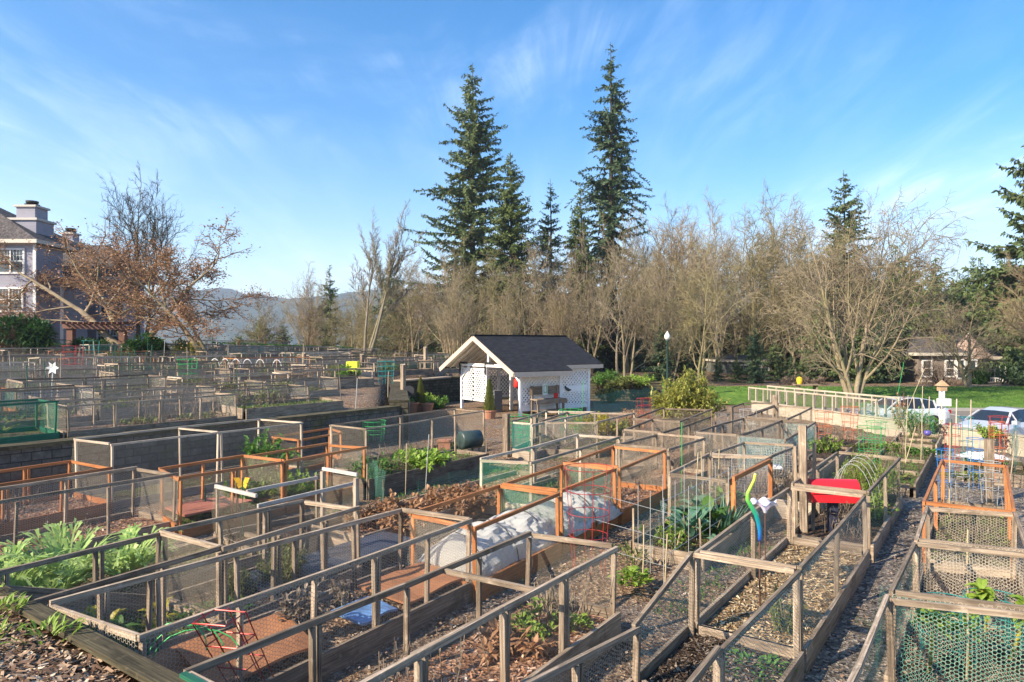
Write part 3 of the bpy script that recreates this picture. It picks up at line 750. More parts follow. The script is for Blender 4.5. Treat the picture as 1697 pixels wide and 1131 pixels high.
# near left of the terrace, then the many cages up the slope ----------------------------------
def tcage(label, s0, s1, o0, h=.78, **k):
    o1 = o0 - 1.2; mid = so((s0 + s1) / 2, o0 - .6); z = G(mid.x, mid.y) + h
    zb = z + rnd.uniform(-.03, .03)
    return cage(label, so(s0, o1, zb), so(s1, o1, zb), so(s1, o0, z), so(s0, o0, z), t=z, rw=.036, rh=.045, pw=.055, group='wire cages on the upper terrace', **k)
CG['G2'] = tcage('green painted wire cage at the left end of the upper terrace', 1.0, 7.4, -18.95, .93, wood_='green', net='green', n=5, soil='weedy', board=.2)
CG['K1'] = tcage('chicken wire cage on top of the block wall, right of the green painted one', 7.6, 12.3, -18.95, .82, wood_='grey', net='hex', n=5, soil='mulch', board=.2)
CG['K2'] = tcage('open box bed of low plants on top of the block wall', 12.7, 16.6, -19.1, .40, wood_='grey', net=None, n=0, soil='weedy', board=.36, rails='')
ORD = ['first', 'second', 'third', 'fourth', 'fifth', 'sixth', 'seventh', 'eighth', 'ninth', 'tenth', 'eleventh', 'twelfth', 'thirteenth', 'fourteenth', 'fifteenth', 'sixteenth', 'seventeenth', 'eighteenth', 'nineteenth', 'twentieth'] + ['twenty-' + q for q in ('first', 'second', 'third', 'fourth', 'fifth', 'sixth', 'seventh', 'eighth', 'ninth')] + ['thirtieth'] + ['thirty-' + q for q in ('first', 'second', 'third', 'fourth', 'fifth', 'sixth', 'seventh', 'eighth', 'ninth')] + ['fortieth']
row = 0
for k in range(1, 16):
    o0 = -18.95 - 2.02 * k; s = -2.0 + (k * 1.37) % 2.1; got = []
    while s < 37:
        L = rnd.choice((3.6, 4.8, 4.8, 4.2)); p0, p1 = so(s, o0), so(s + L, o0 - 1.2)
        mid = (p0 + p1) / 2
        ok = p0.y > 2 and all(inside_terrace(s + a, o0 + b) for a in (-.4, L + .4) for b in (.5, -1.3)) and mid.y > 4
        if ok:
            ul, ur = px_of(p0 + Z * 2)[0], px_of(so(s + L, o0, 2))[0]
            if ur > -10 and ul < 780 and mid.y < 57 and mid.x > -37: got.append((s, L))
        s += L + rnd.choice((.15, .15, .9))
    for i, (s, L) in enumerate(got):
        far = k > 4
        kind = rnd.random()
        wd = rnd.choice(('grey', 'grey', 'dark', 'dark', 'pale'))
        if rnd.random() < .06: wd = 'orange'
        net = rnd.choice(('hex', 'brown', 'brown', 'fine', 'bigsq', 'hex')) if rnd.random() < .78 else None
        if rnd.random() < .08: net = 'green'
        h = rnd.choice((.7, .78, .85, .85, 1.05))
        ws = {'grey': 'grey', 'pale': 'pale', 'dark': 'dark', 'orange': 'orange'}[wd]
        lab = f'{ws} {"framed wire cage" if net else "bare frame bed"}, {ORD[i]} from left in the {ORD[k]} row above the block wall'
        c = tcage(lab, s, s + L, o0, h, wood_=wd, net=net, n=3, soil=rnd.choice(('weedy', 'mulch', 'soil', 'leaf')), board=rnd.choice((.25, .3, .4)),
                  nets='ABCD' if not far else 'AC', midrail=.36 if rnd.random() < .4 else 0)
        CG[f'T{k}_{i}'] = c
        row += 1
print('terrace cages', row)
# ================================================================= TREES
def rdir(r, d, ang):
    o = d.orthogonal().normalized(); b = d.cross(o); a = r.uniform(0, 6.283)
    return (d * math.cos(ang) + (o * math.cos(a) + b * math.sin(a)) * math.sin(ang)).normalized()
SIDES = (8, 6, 4, 3, 3)
def grow(r, mbs, tips, p, d, L, rad, lev, st):
    ns = (7, 6, 4, 3, 2)[lev]; pts = [p.copy()]; rs = [rad]; q = p.copy()
    end = st['taper'][lev]; rad = max(rad, (.05, .045, .031, .019, .011)[lev] * st.get('minr', 1))
    for i in range(ns):
        tr = st['trop'][lev]
        d = (d + Vector((r.gauss(0, 1), r.gauss(0, 1), r.gauss(0, 1))) * st['wob'][lev] + Z * tr).normalized()
        q = q + d * (L / ns); pts.append(q.copy()); rs.append(rad * (1 - (1 - end) * (i + 1) / ns))
    mb = mbs[0] if lev <= st.get('trunklev', 0) else mbs[1]
    mb.tube(pts, rs, SIDES[lev], cap=False)
    if lev == st['max']:
        tips.append((pts[-1], d, pts[0])); return
    n = st['n'][lev]; n = max(1, int(n * r.uniform(.8, 1.2) + .5))
    for k in range(n):
        t = st['t0'][lev] + (1 - st['t0'][lev]) * (k + r.random()) / n; t = min(t, .995)
        f = t * ns; i = min(ns - 1, int(f)); pp = pts[i].lerp(pts[i + 1], f - i)
        dd = (pts[i + 1] - pts[i]).normalized(); rr = rs[i] + (rs[i + 1] - rs[i]) * (f - i)
        nd = rdir(r, dd, R(r.gauss(st['ang'][lev], 9)))
        ll = L * st['len'][lev] * (1.15 - st['fall'][lev] * t) * r.uniform(.7, 1.2)
        grow(r, mbs, tips, pp, nd, ll, min(rr * st['rr'][lev], rad * .6), lev + 1, st)
    if lev < 2: grow(r, mbs, tips, pts[-1], d, L * .45, rs[-1], lev + 1, st)
BASE = dict(max=4, n=(9, 7, 6, 5), t0=(.28, .22, .15, .1), ang=(34, 36, 38, 40), len=(.62, .52, .42, .42), fall=(.55, .45, .3, .2),
            rr=(.5, .55, .6, .65), taper=(.28, .2, .25, .3, .4), trop=(.02, .07, .06, .05, .03), wob=(.06, .10, .13, .16, .2))
def tree_meshes(seed, H, r0, st, trunks=((0, 0, 0, 0, 1),)):
    r = random.Random(seed); mbs = [MB(), MB()]; tips = []
    for (x, y, dx, dy, sc_) in trunks:
        grow(r, mbs, tips, Vector((x, y, -.1)), Vector((dx, dy, 1)).normalized(), H * .62 * sc_, r0 * sc_, 0, st)
    return mbs, tips
def make_tree(name, label, loc, mbs, bark, cat='tree', group=None, rz=0, extra=None, twig=None, sc_=1):
    root = empty(name, loc, label, cat, group, rz); root.scale = (sc_,) * 3
    mbs[0].build('trunk', bark, root, smooth=True, world=False)
    mbs[1].build('crown', twig or bark, root, world=False)
    if extra: extra[0].build('foliage', extra[1], root, world=False)
    return root
def ground_at(u, d, z=None):
    x = (u - CX) / F * d
    return Vector((x, d, (lawn_z(x, d) if (d > 41.5 and x > 14 and d < 54) else G(x, d)) if z is None else z))
NEWB = lambda **k: {**BASE, **k}
# woods of bare trees
protos = []
specs = [
 ('tan', NEWB(n=(7, 7, 6, 6), ang=(30, 38, 42, 46), trop=(.03, .09, .08, .04, .01), len=(.62, .52, .44, .42), t0=(.22, .2, .12, .05), wob=(.07, .12, .16, .2, .22)), ((0, 0, 0, 0, 1), (.5, .3, .26, .1, .9), (-.4, 0, -.24, .05, .85))),
 ('brown', NEWB(n=(8, 7, 6, 5), ang=(38, 40, 44, 46), trop=(.03, .08, .07, .04, .01), t0=(.22, .15, .1, .05), wob=(.07, .12, .16, .2, .22)), ((0, 0, .06, 0, 1), (-.3, .2, -.22, 0, .9))),
 ('grey', NEWB(n=(10, 8, 7, 5), ang=(46, 42, 44, 44), trop=(.02, .08, .05, .03, .02), t0=(.3, .2, .1, .05), wob=(.06, .12, .16, .2, .22)), ((0, 0, .04, 0, 1),)),
 ('olive', NEWB(n=(8, 7, 7, 5), ang=(46, 48, 50, 52), trop=(.02, .04, .0, -.01, -.02), len=(.6, .52, .46, .42), t0=(.14, .12, .1, .05), wob=(.08, .13, .17, .2, .22)), ((0, 0, -.08, 0, 1), (.4, -.2, .3, 0, .85))),
 ('pale', NEWB(n=(7, 7, 6, 5), ang=(26, 34, 40, 44), trop=(.03, .10, .08, .04, .01), len=(.62, .5, .44, .42), t0=(.25, .2, .1, .05), wob=(.07, .12, .16, .2, .22)), ((0, 0, 0, 0, 1), (.3, .4, .2, .1, .95), (-.5, .1, -.22, -.05, .9), (.1, -.4, .06, -.2, .8))),
]
for i, (bk, st, tr) in enumerate(specs):
    mbs, tips = tree_meshes(100 + i, 16, .17, st, tr)
    for mb in mbs: mb.v = [(x, y, z) for x, y, z in mb.v]
    pr = make_tree('bare_tree', 'proto', (0, -900, -500), mbs, BK[bk]); protos.append(pr)
    zm = max(v[2] for mb in mbs for v in mb.v); pr['_h'] = zm
    print('proto', i, len(mbs[1].f), zm)
def place_tree(pi, u, d, top_v, label, rz, z=None, wide=1.0):
    p = protos[pi]; loc = ground_at(u, d, z); H = (CAMZ + (HY - top_v) / F * d) - loc.z; k = H / p['_h']
    o = p.copy(); sc.collection.objects.link(o); o.location = loc; o.rotation_euler = (0, 0, rz); o.scale = (k * wide, k * wide, k)
    for ch in p.children:
        c = ch.copy(); sc.collection.objects.link(c); c.parent = o
    tag(o, label, 'tree', 'bare trees of the wood behind the garden')
    if '_h' in o: del o['_h']
    return o
r = random.Random(5)
def silh(u):   # top of the wood in the photo
    pts = [(330, 540), (400, 500), (470, 455), (540, 470), (600, 480), (650, 450), (700, 420), (760, 395), (850, 385), (930, 400), (1000, 375), (1080, 325), (1130, 350), (1200, 335), (1270, 315), (1340, 350), (1400, 380), (1480, 420), (1560, 470), (1640, 480), (1720, 420)]
    for (a, b), (c, d) in zip(pts, pts[1:]):
        if a <= u <= c: return b + (d - b) * (u - a) / (c - a)
    return 480
ADJ = {0: 'tan multi stemmed', 1: 'brown bushy', 2: 'grey single trunked', 3: 'mossy olive twigged', 4: 'pale multi stemmed'}
rows_ = [(57, 660, 1200, 90, 0, 16), (66, 560, 1490, 74, 6, 22), (76, 430, 1510, 72, -2, 26), (90, 360, 1570, 78, 2, 30)]
ti = 0
WOODSIDE = lambda u: 'behind the shed' if 740 < u < 1000 else ('left of the shed' if u <= 740 else ('near the lamp post' if u < 1180 else 'above the car park lawn'))
cnt = {}
for ri, (d, u0, u1, du, dv, jit) in enumerate(rows_):
    u = u0
    while u < u1:
        uu = u + r.uniform(-14, 14); dd = d + r.uniform(-4, 4)
        pi = r.choice((0, 1, 3, 4, 2) if ri < 3 else (1, 4, 2))
        tv = silh(uu) + abs(r.gauss(0, jit)) + dv + (25 if ri == 0 else (-15 if ri == 1 else -32))
        if ri == 0 and pi == 2: pi = 3
        n = cnt.get(ri, 0); cnt[ri] = n + 1
        side = WOODSIDE(uu); rank = ('front', 'second', 'third', 'rearmost')[ri]
        lab = f'{ADJ[pi]} bare tree, {ORD[n]} from left in the {rank} rank of the wood'
        place_tree(pi, uu, dd, tv, lab, r.uniform(0, 6.28), z=(.0 if uu > 700 else None) if dd < 70 else -.5, wide=r.uniform(.8, 1.1))
        u += du * r.uniform(.75, 1.25)
for p in protos:
    for c in list(p.children): bpy.data.objects.remove(c)
    bpy.data.objects.remove(p)
# tall forked bare tree left of the conifers
st = NEWB(n=(10, 8, 7, 5), ang=(26, 34, 38, 42), trop=(.0, .06, .10, .10, .06), t0=(.45, .3, .15, .1), len=(.5, .3, .4, .45), wob=(.03, .06, .1, .13, .16), rr=(.45, .5, .6, .65))
mbs, _ = tree_meshes(31, 13.5, .15, st, ((0, 0, .0, 0, .98), (.1, 0, .18, .05, 1.0), (.15, 0, .34, -.05, 1.05)))
t_ = make_tree('bare_tree', 'tall slender bare tree with two leaning stems standing left of the dark conifers', ground_at(604, 56, 2.0), mbs, BK['grey'])
hz = max(v[2] for v in mbs[1].v); k = (CAMZ + (HY - 333) / F * 56 - 2.0) / hz; t_.scale = (k * 1.0, k, k)
# large pale weeping maple-like tree on the lawn
st = NEWB(n=(6, 7, 7, 5), ang=(40, 42, 48, 46), trop=(.05, .045, -.035, -.06, -.08), t0=(.12, .2, .12, .1), len=(.78, .58, .42, .42), wob=(.05, .09, .12, .15, .18), rr=(.62, .55, .5, .6), taper=(.3, .2, .22, .3, .4), trunklev=1)
mbs, _ = tree_meshes(56, 12.5, .19, st, ((0, 0, .1, 0, 1), (-.25, 0, -.32, .1, .98), (.2, .1, .42, -.1, .9), (-.1, .2, -.05, .3, .85), (.1, 0, -.55, -.1, .8)))
t_ = make_tree('bare_tree', 'big pale barked bare tree with drooping twigs on the lawn behind the pale fence', ground_at(1416, 44.5), mbs, BK['pale'], twig=BK['pale'])
hz = max(v[2] for v in mbs[1].v); k = (CAMZ + (HY - 330) / F * 44.5 - .2) / hz; t_.scale = (k * .95, k, k * 1.1)
# second, further pale tree
mbs, _ = tree_meshes(61, 9, .2, st, ((0, 0, .1, 0, 1), (-.2, 0, -.3, .1, .9)))
t_ = make_tree('bare_tree', 'pale twiggy bare tree before the pinkish townhouse', ground_at(1606, 51), mbs, BK['brown'])
hz = max(v[2] for v in mbs[1].v); k = (CAMZ + (HY - 480) / F * 51 - .3) / hz; t_.scale = (k * 1.1, k * 1.1, k)
mbs, _ = tree_meshes(67, 11, .22, NEWB(n=(10, 8, 7, 6), t0=(.1, .15, .1, .05), ang=(44, 38, 36, 36), trop=(.02, .05, .05, .03, .0)), ((0, 0, -.1, 0, 1), (.2, 0, .2, .1, .9)))
t_ = make_tree('bare_tree', 'tan bare tree cut off by the right edge of the picture', ground_at(1745, 50), mbs, BK['tan'])
hz = max(v[2] for v in mbs[1].v); k = (CAMZ + (HY - 350) / F * 50 - .3) / hz; t_.scale = (k, k, k)
# dead-leafed trees at the left house
def leaf_mb(r, tips, n, size, spread, zmax=None):
    mb = MB()
    for p, d, q in tips:
        if r.random() < .1: continue
        if zmax and p.z > zmax(p): continue
        for _ in range(n):
            c = q.lerp(p, r.random()) + Vector((r.gauss(0, 1), r.gauss(0, 1), r.gauss(0, 1))) * spread
            a = Vector((r.gauss(0, 1), r.gauss(0, 1), -.8)).normalized() * size * r.uniform(.6, 1.3); b = a.cross(Vector((r.gauss(0, 1), r.gauss(0, 1), r.gauss(0, 1)))).normalized() * size * .38
            mb.face([c - b * .3, c + a * .5 - b, c + a, c + a * .5 + b])
    return mb
st = NEWB(n=(7, 7, 6, 4), ang=(52, 46, 44, 44), trop=(-.07, .06, .03, .0, -.02), t0=(.4, .2, .12, .1), len=(.62, .5, .42, .4), wob=(.07, .12, .15, .18, .2), rr=(.6, .55, .55, .6), trunklev=1)
def leaftree(label, u, d, top, seed, trunks, H, r0, nleaf, leafm, bark, k_=None, z=None):
    r = random.Random(seed); mbs, tips = tree_meshes(seed, H, r0, st, trunks)
    loc = ground_at(u, d, z); hz = max(v[2] for v in mbs[1].v); k = (CAMZ + (HY - top) / F * d - loc.z) / hz
    t_ = make_tree('bare_tree', label, loc, mbs, bark, twig=BK['red'], extra=(leaf_mb(r, tips, nleaf * 2, .09, .16), leafm) if nleaf else None); t_.scale = (k * 1.5, k * 1.25, k)
leaftree('tree with clinging rust brown leaves and trunk arching left over the lilac house', 222, 44, 340, 71, ((0, 0, -.35, 0, 1), (.1, 0, -.8, .1, 1.1), (.1, 0, .25, .1, .9)), 9.5, .17, 1, LF['rust'], BK['brown'])
leaftree('leaning tree with clinging brown leaves standing at the garden hedge', 346, 43, 372, 78, ((0, 0, -.42, 0, 1), (0, 0, -.15, .1, .62)), 9, .15, 1, LF['rust'], BK['brown'])
mbs, _ = tree_meshes(83, 15, .2, NEWB(n=(10, 8, 6, 5), t0=(.3, .15, .1, .05)), ((0, 0, 0, 0, 1), (.2, .1, .2, 0, .9)))
t_ = make_tree('bare_tree', 'tall bare tree rising above the rust leafed tree beside the lilac house', ground_at(232, 52, 3), mbs, BK['dark'])
hz = max(v[2] for v in mbs[1].v); k = (CAMZ + (HY - 252) / F * 52 - 3) / hz; t_.scale = (k * .9, k * .9, k)
mbs, _ = tree_meshes(87, 5, .12, NEWB(n=(9, 8, 7, 5), ang=(50, 44, 40, 40)), ((0, 0, 0, 0, 1), (.2, .1, .4, 0, .9), (-.2, 0, -.4, 0, .9)))
t_ = make_tree('bare_tree', 'small pinkish twigged tree at the left edge before the lilac house', ground_at(12, 40), mbs, BK['red'])
hz = max(v[2] for v in mbs[1].v); k = (CAMZ + (HY - 500) / F * 40 - 3) / hz; t_.scale = (k, k, k)
# ---------------------------------------------------------------- conifers
def conifer_mesh(seed, H, Rb, z0=.08, step=.42, droop=.25, up=.12, gap=.12, clump=.42, irregular=.35):
    r = random.Random(seed); tk, br, fo = MB(), MB(), MB()
    tk.tube([(0, 0, -.3), (0, 0, H * .4), (.1, 0, H * .75), (0, 0, H)], [H * .013, H * .009, H * .004, .02], 8)
    z = H * z0
    while z < H * .985:
        t = z / H; env = Rb * (1 - t) ** .72 * (1 - .25 * max(0, .25 - t) / .25)
        nb = 5 if t < .8 else 3; env *= 1 + .3 * math.sin(t * 37 + seed) * (1 - t)
        for b in range(nb):
            if r.random() < gap: continue
            a = r.uniform(0, 6.283); L = max(.35, env * r.uniform(1 - irregular, 1 + irregular * .55)); n = max(3, int(L / .55))
            ou = Vector((math.cos(a), math.sin(a), 0)); pts = []; dr = droop * r.uniform(.1, 1.7); rise = r.uniform(.0, .3) + .35 * t
            ph = r.uniform(-.08, .08); zb = z + r.uniform(-.9, .9) * step
            for i in range(n + 1):
                s = i / n
                pts.append(Vector((0, 0, zb)) + ou * (L * s) + Z * (L * (rise * s - dr * s * s * 1.5 + up * s ** 4 * 1.6)) + Vector((-ou.y, ou.x, 0)) * (math.sin(s * 3 + a) * L * ph))
            br.tube(pts, [max(.012, L * .012 * (1 - i / n) + .01) for i in range(n + 1)], 3, cap=False)
            m = max(6, int(L * 17))
            for k in range(m):
                s = .10 + .9 * (k + r.random()) / m; f = s * n; i = min(n - 1, int(f)); p = pts[i].lerp(pts[i + 1], f - i)
                side = Vector((-ou.y, ou.x, 0)) * r.choice((-1, 1)); w_ = clump * (1.1 - .55 * s) * min(1, .35 + L / 3) * r.uniform(.7, 1.3)
                tip = p + side * w_ * r.uniform(.1, 1.1) + ou * w_ * r.uniform(.0, .8) + Z * w_ * r.uniform(-.85, .45)
                q = (tip - p); wv = q.cross(Vector((r.gauss(0, 1), r.gauss(0, 1), r.gauss(0, 1) + .6))).normalized() * w_ * .20
                mid = p.lerp(tip, .5) + Z * w_ * .08
                fo.face([p - wv * .3, mid - wv, tip, mid + wv])
                if r.random() < .55:
                    t2 = p + side * w_ * r.uniform(-.4, .4) - Z * w_ * r.uniform(.4, .9) + ou * w_ * .2
                    w2 = (t2 - p).cross(ou).normalized() * w_ * .17
                    fo.face([p - w2 * .3, p.lerp(t2, .5) - w2, t2, p.lerp(t2, .5) + w2])
        z += step * (1.0 - .45 * t) * r.uniform(.8, 1.2)
    return tk, br, fo
def conifer(label, u, d, top, seed, Rb, mat='needle', z=0, **k):
    H = CAMZ + (HY - top) / F * d - z; tk, br, fo = conifer_mesh(seed, H, Rb, **k)
    root = empty('conifer_tree', ground_at(u, d, z), label, 'conifer')
    tk.build('trunk', BK['dark'], root, smooth=True, world=False); br.build('branches', BK['dark'], root, world=False); fo.build('crown', LF[mat], root, world=False)
    return root
conifer('tall irregular dark conifer, left one of the two rising above the wood', 783, 84, 104, 11, 9.4, 'needle', z0=.12, step=.66, irregular=.55, gap=.25, clump=.72)
conifer('tallest narrow conifer, right one of the two rising above the wood', 1012, 86, 70, 12, 7.4, 'needleb', z0=.12, step=.62, irregular=.5, gap=.23, clump=.68, droop=.45)
conifer('medium yellowish green conifer against the right side of the tall left one', 846, 78, 252, 13, 6.2, 'needley', step=.42, clump=.6)
conifer('short thin conifer between the two tallest', 912, 92, 296, 14, 4.6, 'needle', step=.6, gap=.3, clump=.6)
conifer('yellowish young conifer at the foot of the tallest one', 962, 80, 305, 15, 4.2, 'needley', step=.5, clump=.6)
conifer('dark conifer behind the big pale tree on the right', 1398, 72, 282, 16, 6.4, 'needle', step=.6, gap=.2, clump=.55)
conifer('large dark conifer cut off by the right edge', 1755, 58, 190, 17, 10, 'needle', step=.55, gap=.03, clump=.85)
conifer('small dark pointed conifer above the left distant trees', 546, 88, 440, 18, 3.0, 'needle', step=.45, clump=.5)
conifer('thin conifer rising over the pinkish townhouse roof', 1612, 96, 424, 19, 3.2, 'needle', step=.5, clump=.6)
# dark evergreen understorey, individually grown but sharing a few shapes
def small_protos():
    out = []
    for i, (H, Rb, mat) in enumerate(((9, 3.4, 'needle'), (8, 3.8, 'needley'), (11, 3.2, 'needleb'))):
        tk, br, fo = conifer_mesh(40 + i, H, Rb, z0=.03, step=.4, clump=.6, gap=.05)
        root = empty('evergreen_tree', (0, 0, 0), 'x', 'evergreen'); root['_h'] = H
        tk.build('trunk', BK['dark'], root, world=False); fo.build('crown', LF[mat], root, world=False); out.append(root)
    return out
EV = small_protos(); r = random.Random(9)
def evergreen(pi, u, d, H, label, z=0):
    p = EV[pi]; o = p.copy(); sc.collection.objects.link(o); k = H / p['_h']; o.location = ground_at(u, d, z); o.scale = (k, k, k); o.rotation_euler = (0, 0, r.uniform(0, 6))
    for ch in p.children: c = ch.copy(); sc.collection.objects.link(c); c.parent = o
    del o['_h']; tag(o, label, 'evergreen', 'dark evergreens under and behind the bare wood')
SH = ('dark', 'yellowish', 'bluish')
u = 395; n = 0
while u < 1700:
    d = r.uniform(82, 100); pi = r.choice((0, 1, 2)); H = (r.uniform(6, 10) if u < 620 else r.uniform(9, 14)) if u < 1150 else r.uniform(10, 17)
    if u < 640: H *= .75
    evergreen(pi, u, d, H, f'{SH[pi]} evergreen deep behind the bare wood, {ORD[n]} counted from the left')
    n += 1; u += r.uniform(24, 44)
u = 1095; n = 0
while u < 1560:
    pi = r.choice((0, 2)); evergreen(pi, u, r.uniform(58, 66), r.uniform(2.5, 6) if u < 1350 else r.uniform(5, 9), f'low {SH[pi]} evergreen at the wood edge behind the lawn, {ORD[n]} from the lamp post')
    n += 1; u += r.uniform(22, 36)
for i, (u, d, H, pi, t) in enumerate(((1588, 78, 11, 0, 'dark one behind the turret roof'), (1722, 52, 9.5, 2, 'tallest one at the right edge'), (1500, 66, 12, 1, 'rounded one between pale tree and townhouse'), (1550, 74, 13, 0, 'directly behind the townhouse gable'), (1660, 80, 14, 1, 'yellowish one above the townhouse'), (1460, 60, 7, 0, 'low one right of the pale tree trunk'))):
    evergreen(pi, u, d, H, f'evergreen near the pinkish townhouse, {t}')
for e in EV:
    for c in list(e.children): bpy.data.objects.remove(c)
    bpy.data.objects.remove(e)
# ---------------------------------------------------------------- leafy clumps
def leaf(mb, p, d, L, wd, bend=.5, fold=.12, n=3):
    """one arching leaf"""
    d = d.normalized(); s = d.cross(Z); s = s.normalized() if s.length > .05 else Vector((1, 0, 0)); prev = None; q = p.copy()
    for i in range(n + 1):
        t = i / n; hw = wd * math.sin(math.pi * min(.97, .12 + .88 * t)) ** .8 / 2 if i < n else wd * .04
        a, b = q - s * hw + Z * hw * fold * 4, q + s * hw + Z * hw * fold * 4
        if prev: mb.face([prev[0], prev[1], q, a] if False else [prev[0], prev[2], q, a]); mb.face([prev[2], prev[1], b, q])
        prev = (a, b, q.copy()); dd = (d - Z * bend * t * 1.6).normalized(); q = q + dd * (L / n)
def clump(name, label, loc, mat, n, R_, H, L, wd, cat='plant', seed=1, up=.6, group=None, bend=.5, stems=None, stemmat='olive', parent_part=True):
    r = random.Random(seed); root = empty(name, loc, label, cat, group); mb, sm = MB(), MB()
    for i in range(n):
        a = r.uniform(0, 6.283); q = r.random() ** .6; h = r.random() ** .8
        p = Vector((math.cos(a) * R_ * q * .8, math.sin(a) * R_ * q * .8, h * H * (1 - .55 * q * q)))
        d = Vector((math.cos(a + r.gauss(0, .6)), math.sin(a + r.gauss(0, .6)), r.gauss(up, .35)))
        leaf(mb, p, d, L * r.uniform(.6, 1.25), wd * r.uniform(.7, 1.2), bend)
    for i in range(stems or 0):
        a = r.uniform(0, 6.283); q = r.random(); t = Vector((math.cos(a) * R_ * q, math.sin(a) * R_ * q, H * r.uniform(.6, 1)))
        sm.tube([Vector((t.x * .3, t.y * .3, -.03)), Vector((t.x * .7, t.y * .7, t.z * .55)), t], [.012, .009, .005], 4)
    mb.build('foliage', LF[mat], root, world=False)
    if stems: sm.build('stem', BK[stemmat], root, world=False)
    return root
# ================================================================= THE LATTICE SHED
WHITE = pm('white_shed_paint', (.84, .82, .80), .55, .3, 0, 3, .06); TAN = pm('tan_fascia_paint', (.55, .44, .35), .6, .3, 0, 3, .08)
BLACK = pm('black_bracket_metal', (.02, .02, .022), .5); CREAM = pm('cream_soffit_boards', (.84, .77, .66), .7, .2, 0, 3, .08)
def shingles():
    m, nt, out = newmat('dark_roof_shingles'); tcn = N(nt, 'ShaderNodeTexCoord')
    b = N(nt, 'ShaderNodeTexBrick'); nt.links.new(tcn.outputs['UV'], b.inputs[0]); b.inputs['Scale'].default_value = 1
    b.inputs['Brick Width'].default_value = .3; b.inputs['Row Height'].default_value = .14; b.inputs['Mortar Size'].default_value = .008
    b.inputs['Color1'].default_value = (.010, .0105, .013, 1); b.inputs['Color2'].default_value = (.024, .025, .03, 1); b.inputs['Mortar'].default_value = (.006, .006, .008, 1)
    n = noise_n(nt, tcn.outputs['Object'], 7, 6, .7)
    c = mixc(nt, mr(nt, n, .45, .7, 0, .3), b.outputs['Color'], (.035, .036, .04))
    princ(nt, out, c, .85, .3, bump=b.outputs['Fac'], bs=.7, bd=-.02); return m
SHI = shingles()
fx, fy = Vector((.82, .573, 0)), Vector((-.573, .82, 0))          # along the side / along the gable front
O = Vector((.42, 34.2, 0)); Wd, Ln = 5.7, 4.5
shed = empty('garden_shed', O + fx * 2.2 + fy * 2.8, 'white lattice walled garden shed with a dark shingle gable roof', 'shed')
def S(a, b, z): return O + fx * a + fy * b + Z * z                  # a: into the shed along its side, b: along the front to the left
def lattice(name, p0, dirv, L, z0, z1, spc=.165, wd=.062, frame=.09, mat=WHITE):
    mb = MB(); H = z1 - z0; nrm = Vector((dirv.y, -dirv.x, 0)); k = spc * 2 ** .5
    for sgn, off in ((1, .009), (-1, -.009)):
        c = -H - L
        while c < L + H:
            # line x = c + sgn*z clipped to the panel
            pts = []
            za, zb = 0.0, H; xa, xb = (c, c + H) if sgn > 0 else (c + H, c)
            if xa != xb:
                def at(x): return (x - xa) / (xb - xa) * H
                zlo, zhi = 0, H
                if sgn > 0: zlo = max(0, at(0)); zhi = min(H, at(L))
                else: zhi = min(H, at(0)); zlo = max(0, at(L))
                if zhi - zlo > .03:
                    X = lambda z: xa + (xb - xa) * z / H
                    mb.beam(p0 + dirv * X(zlo) + Z * (z0 + zlo) + nrm * off, p0 + dirv * X(zhi) + Z * (z0 + zhi) + nrm * off, wd, .012, up=nrm)
            c += k
    o = mb.build(name, mat, shed)
    for z in (z0 - frame / 2 + .01, z1 + frame / 2 - .01):
        fr = MB(); fr.beam(p0 + Z * z, p0 + dirv * L + Z * z, .05, frame); f = fr.build('frame_rail', mat, o, world=False)
        f.data.transform(Matrix.Translation(-Vector(shed.location)))
    return o
def post(a, b, z1=2.45, w_=.14):
    mb = MB(); c = S(a, b, z1 / 2); mb.box(c, (w_, w_, z1), math.atan2(fx.y, fx.x)); mb.build('post', WHITE, shed)
for a, b in ((0, 0), (0, Wd), (0, 3.1), (Ln, 0), (2.55, 0), (Ln, Wd), (1.6, 3.1), (2.5, Wd)): post(a, b)
lattice('lattice_panel', S(.1, 0, 0), fx, 2.35, .55, 2.2, .15, .072); lattice('lattice_panel', S(2.65, 0, 0), fx, 1.78, 1.42, 2.25, .15, .072)
lattice('lattice_panel', S(2.65, 0, 0), fx, 1.78, .45, 1.12, .15, .072)
mb = MB(); mb.beam(S(2.62, -.01, 1.27), S(4.43, -.01, 1.27), .04, .24); mb.beam(S(.07, 0, .36), S(4.43, 0, .36), .04, .2); mb.build('side_rail', WHITE, shed)
lattice('lattice_panel', S(0, 3.2, 0), fy, 1.25, .6, 2.25); lattice('lattice_panel', S(0, 4.55, 0), fy, 1.05, .6, 2.25)
lattice('lattice_panel', S(1.6, 3.1, 0), fx, 2.8, .6, 2.2); lattice('lattice_panel', S(.1, Wd, 0), fx, 4.3, .6, 2.2)
lattice('lattice_panel', S(Ln, .1, 0), fy, 5.5, .6, 2.2)
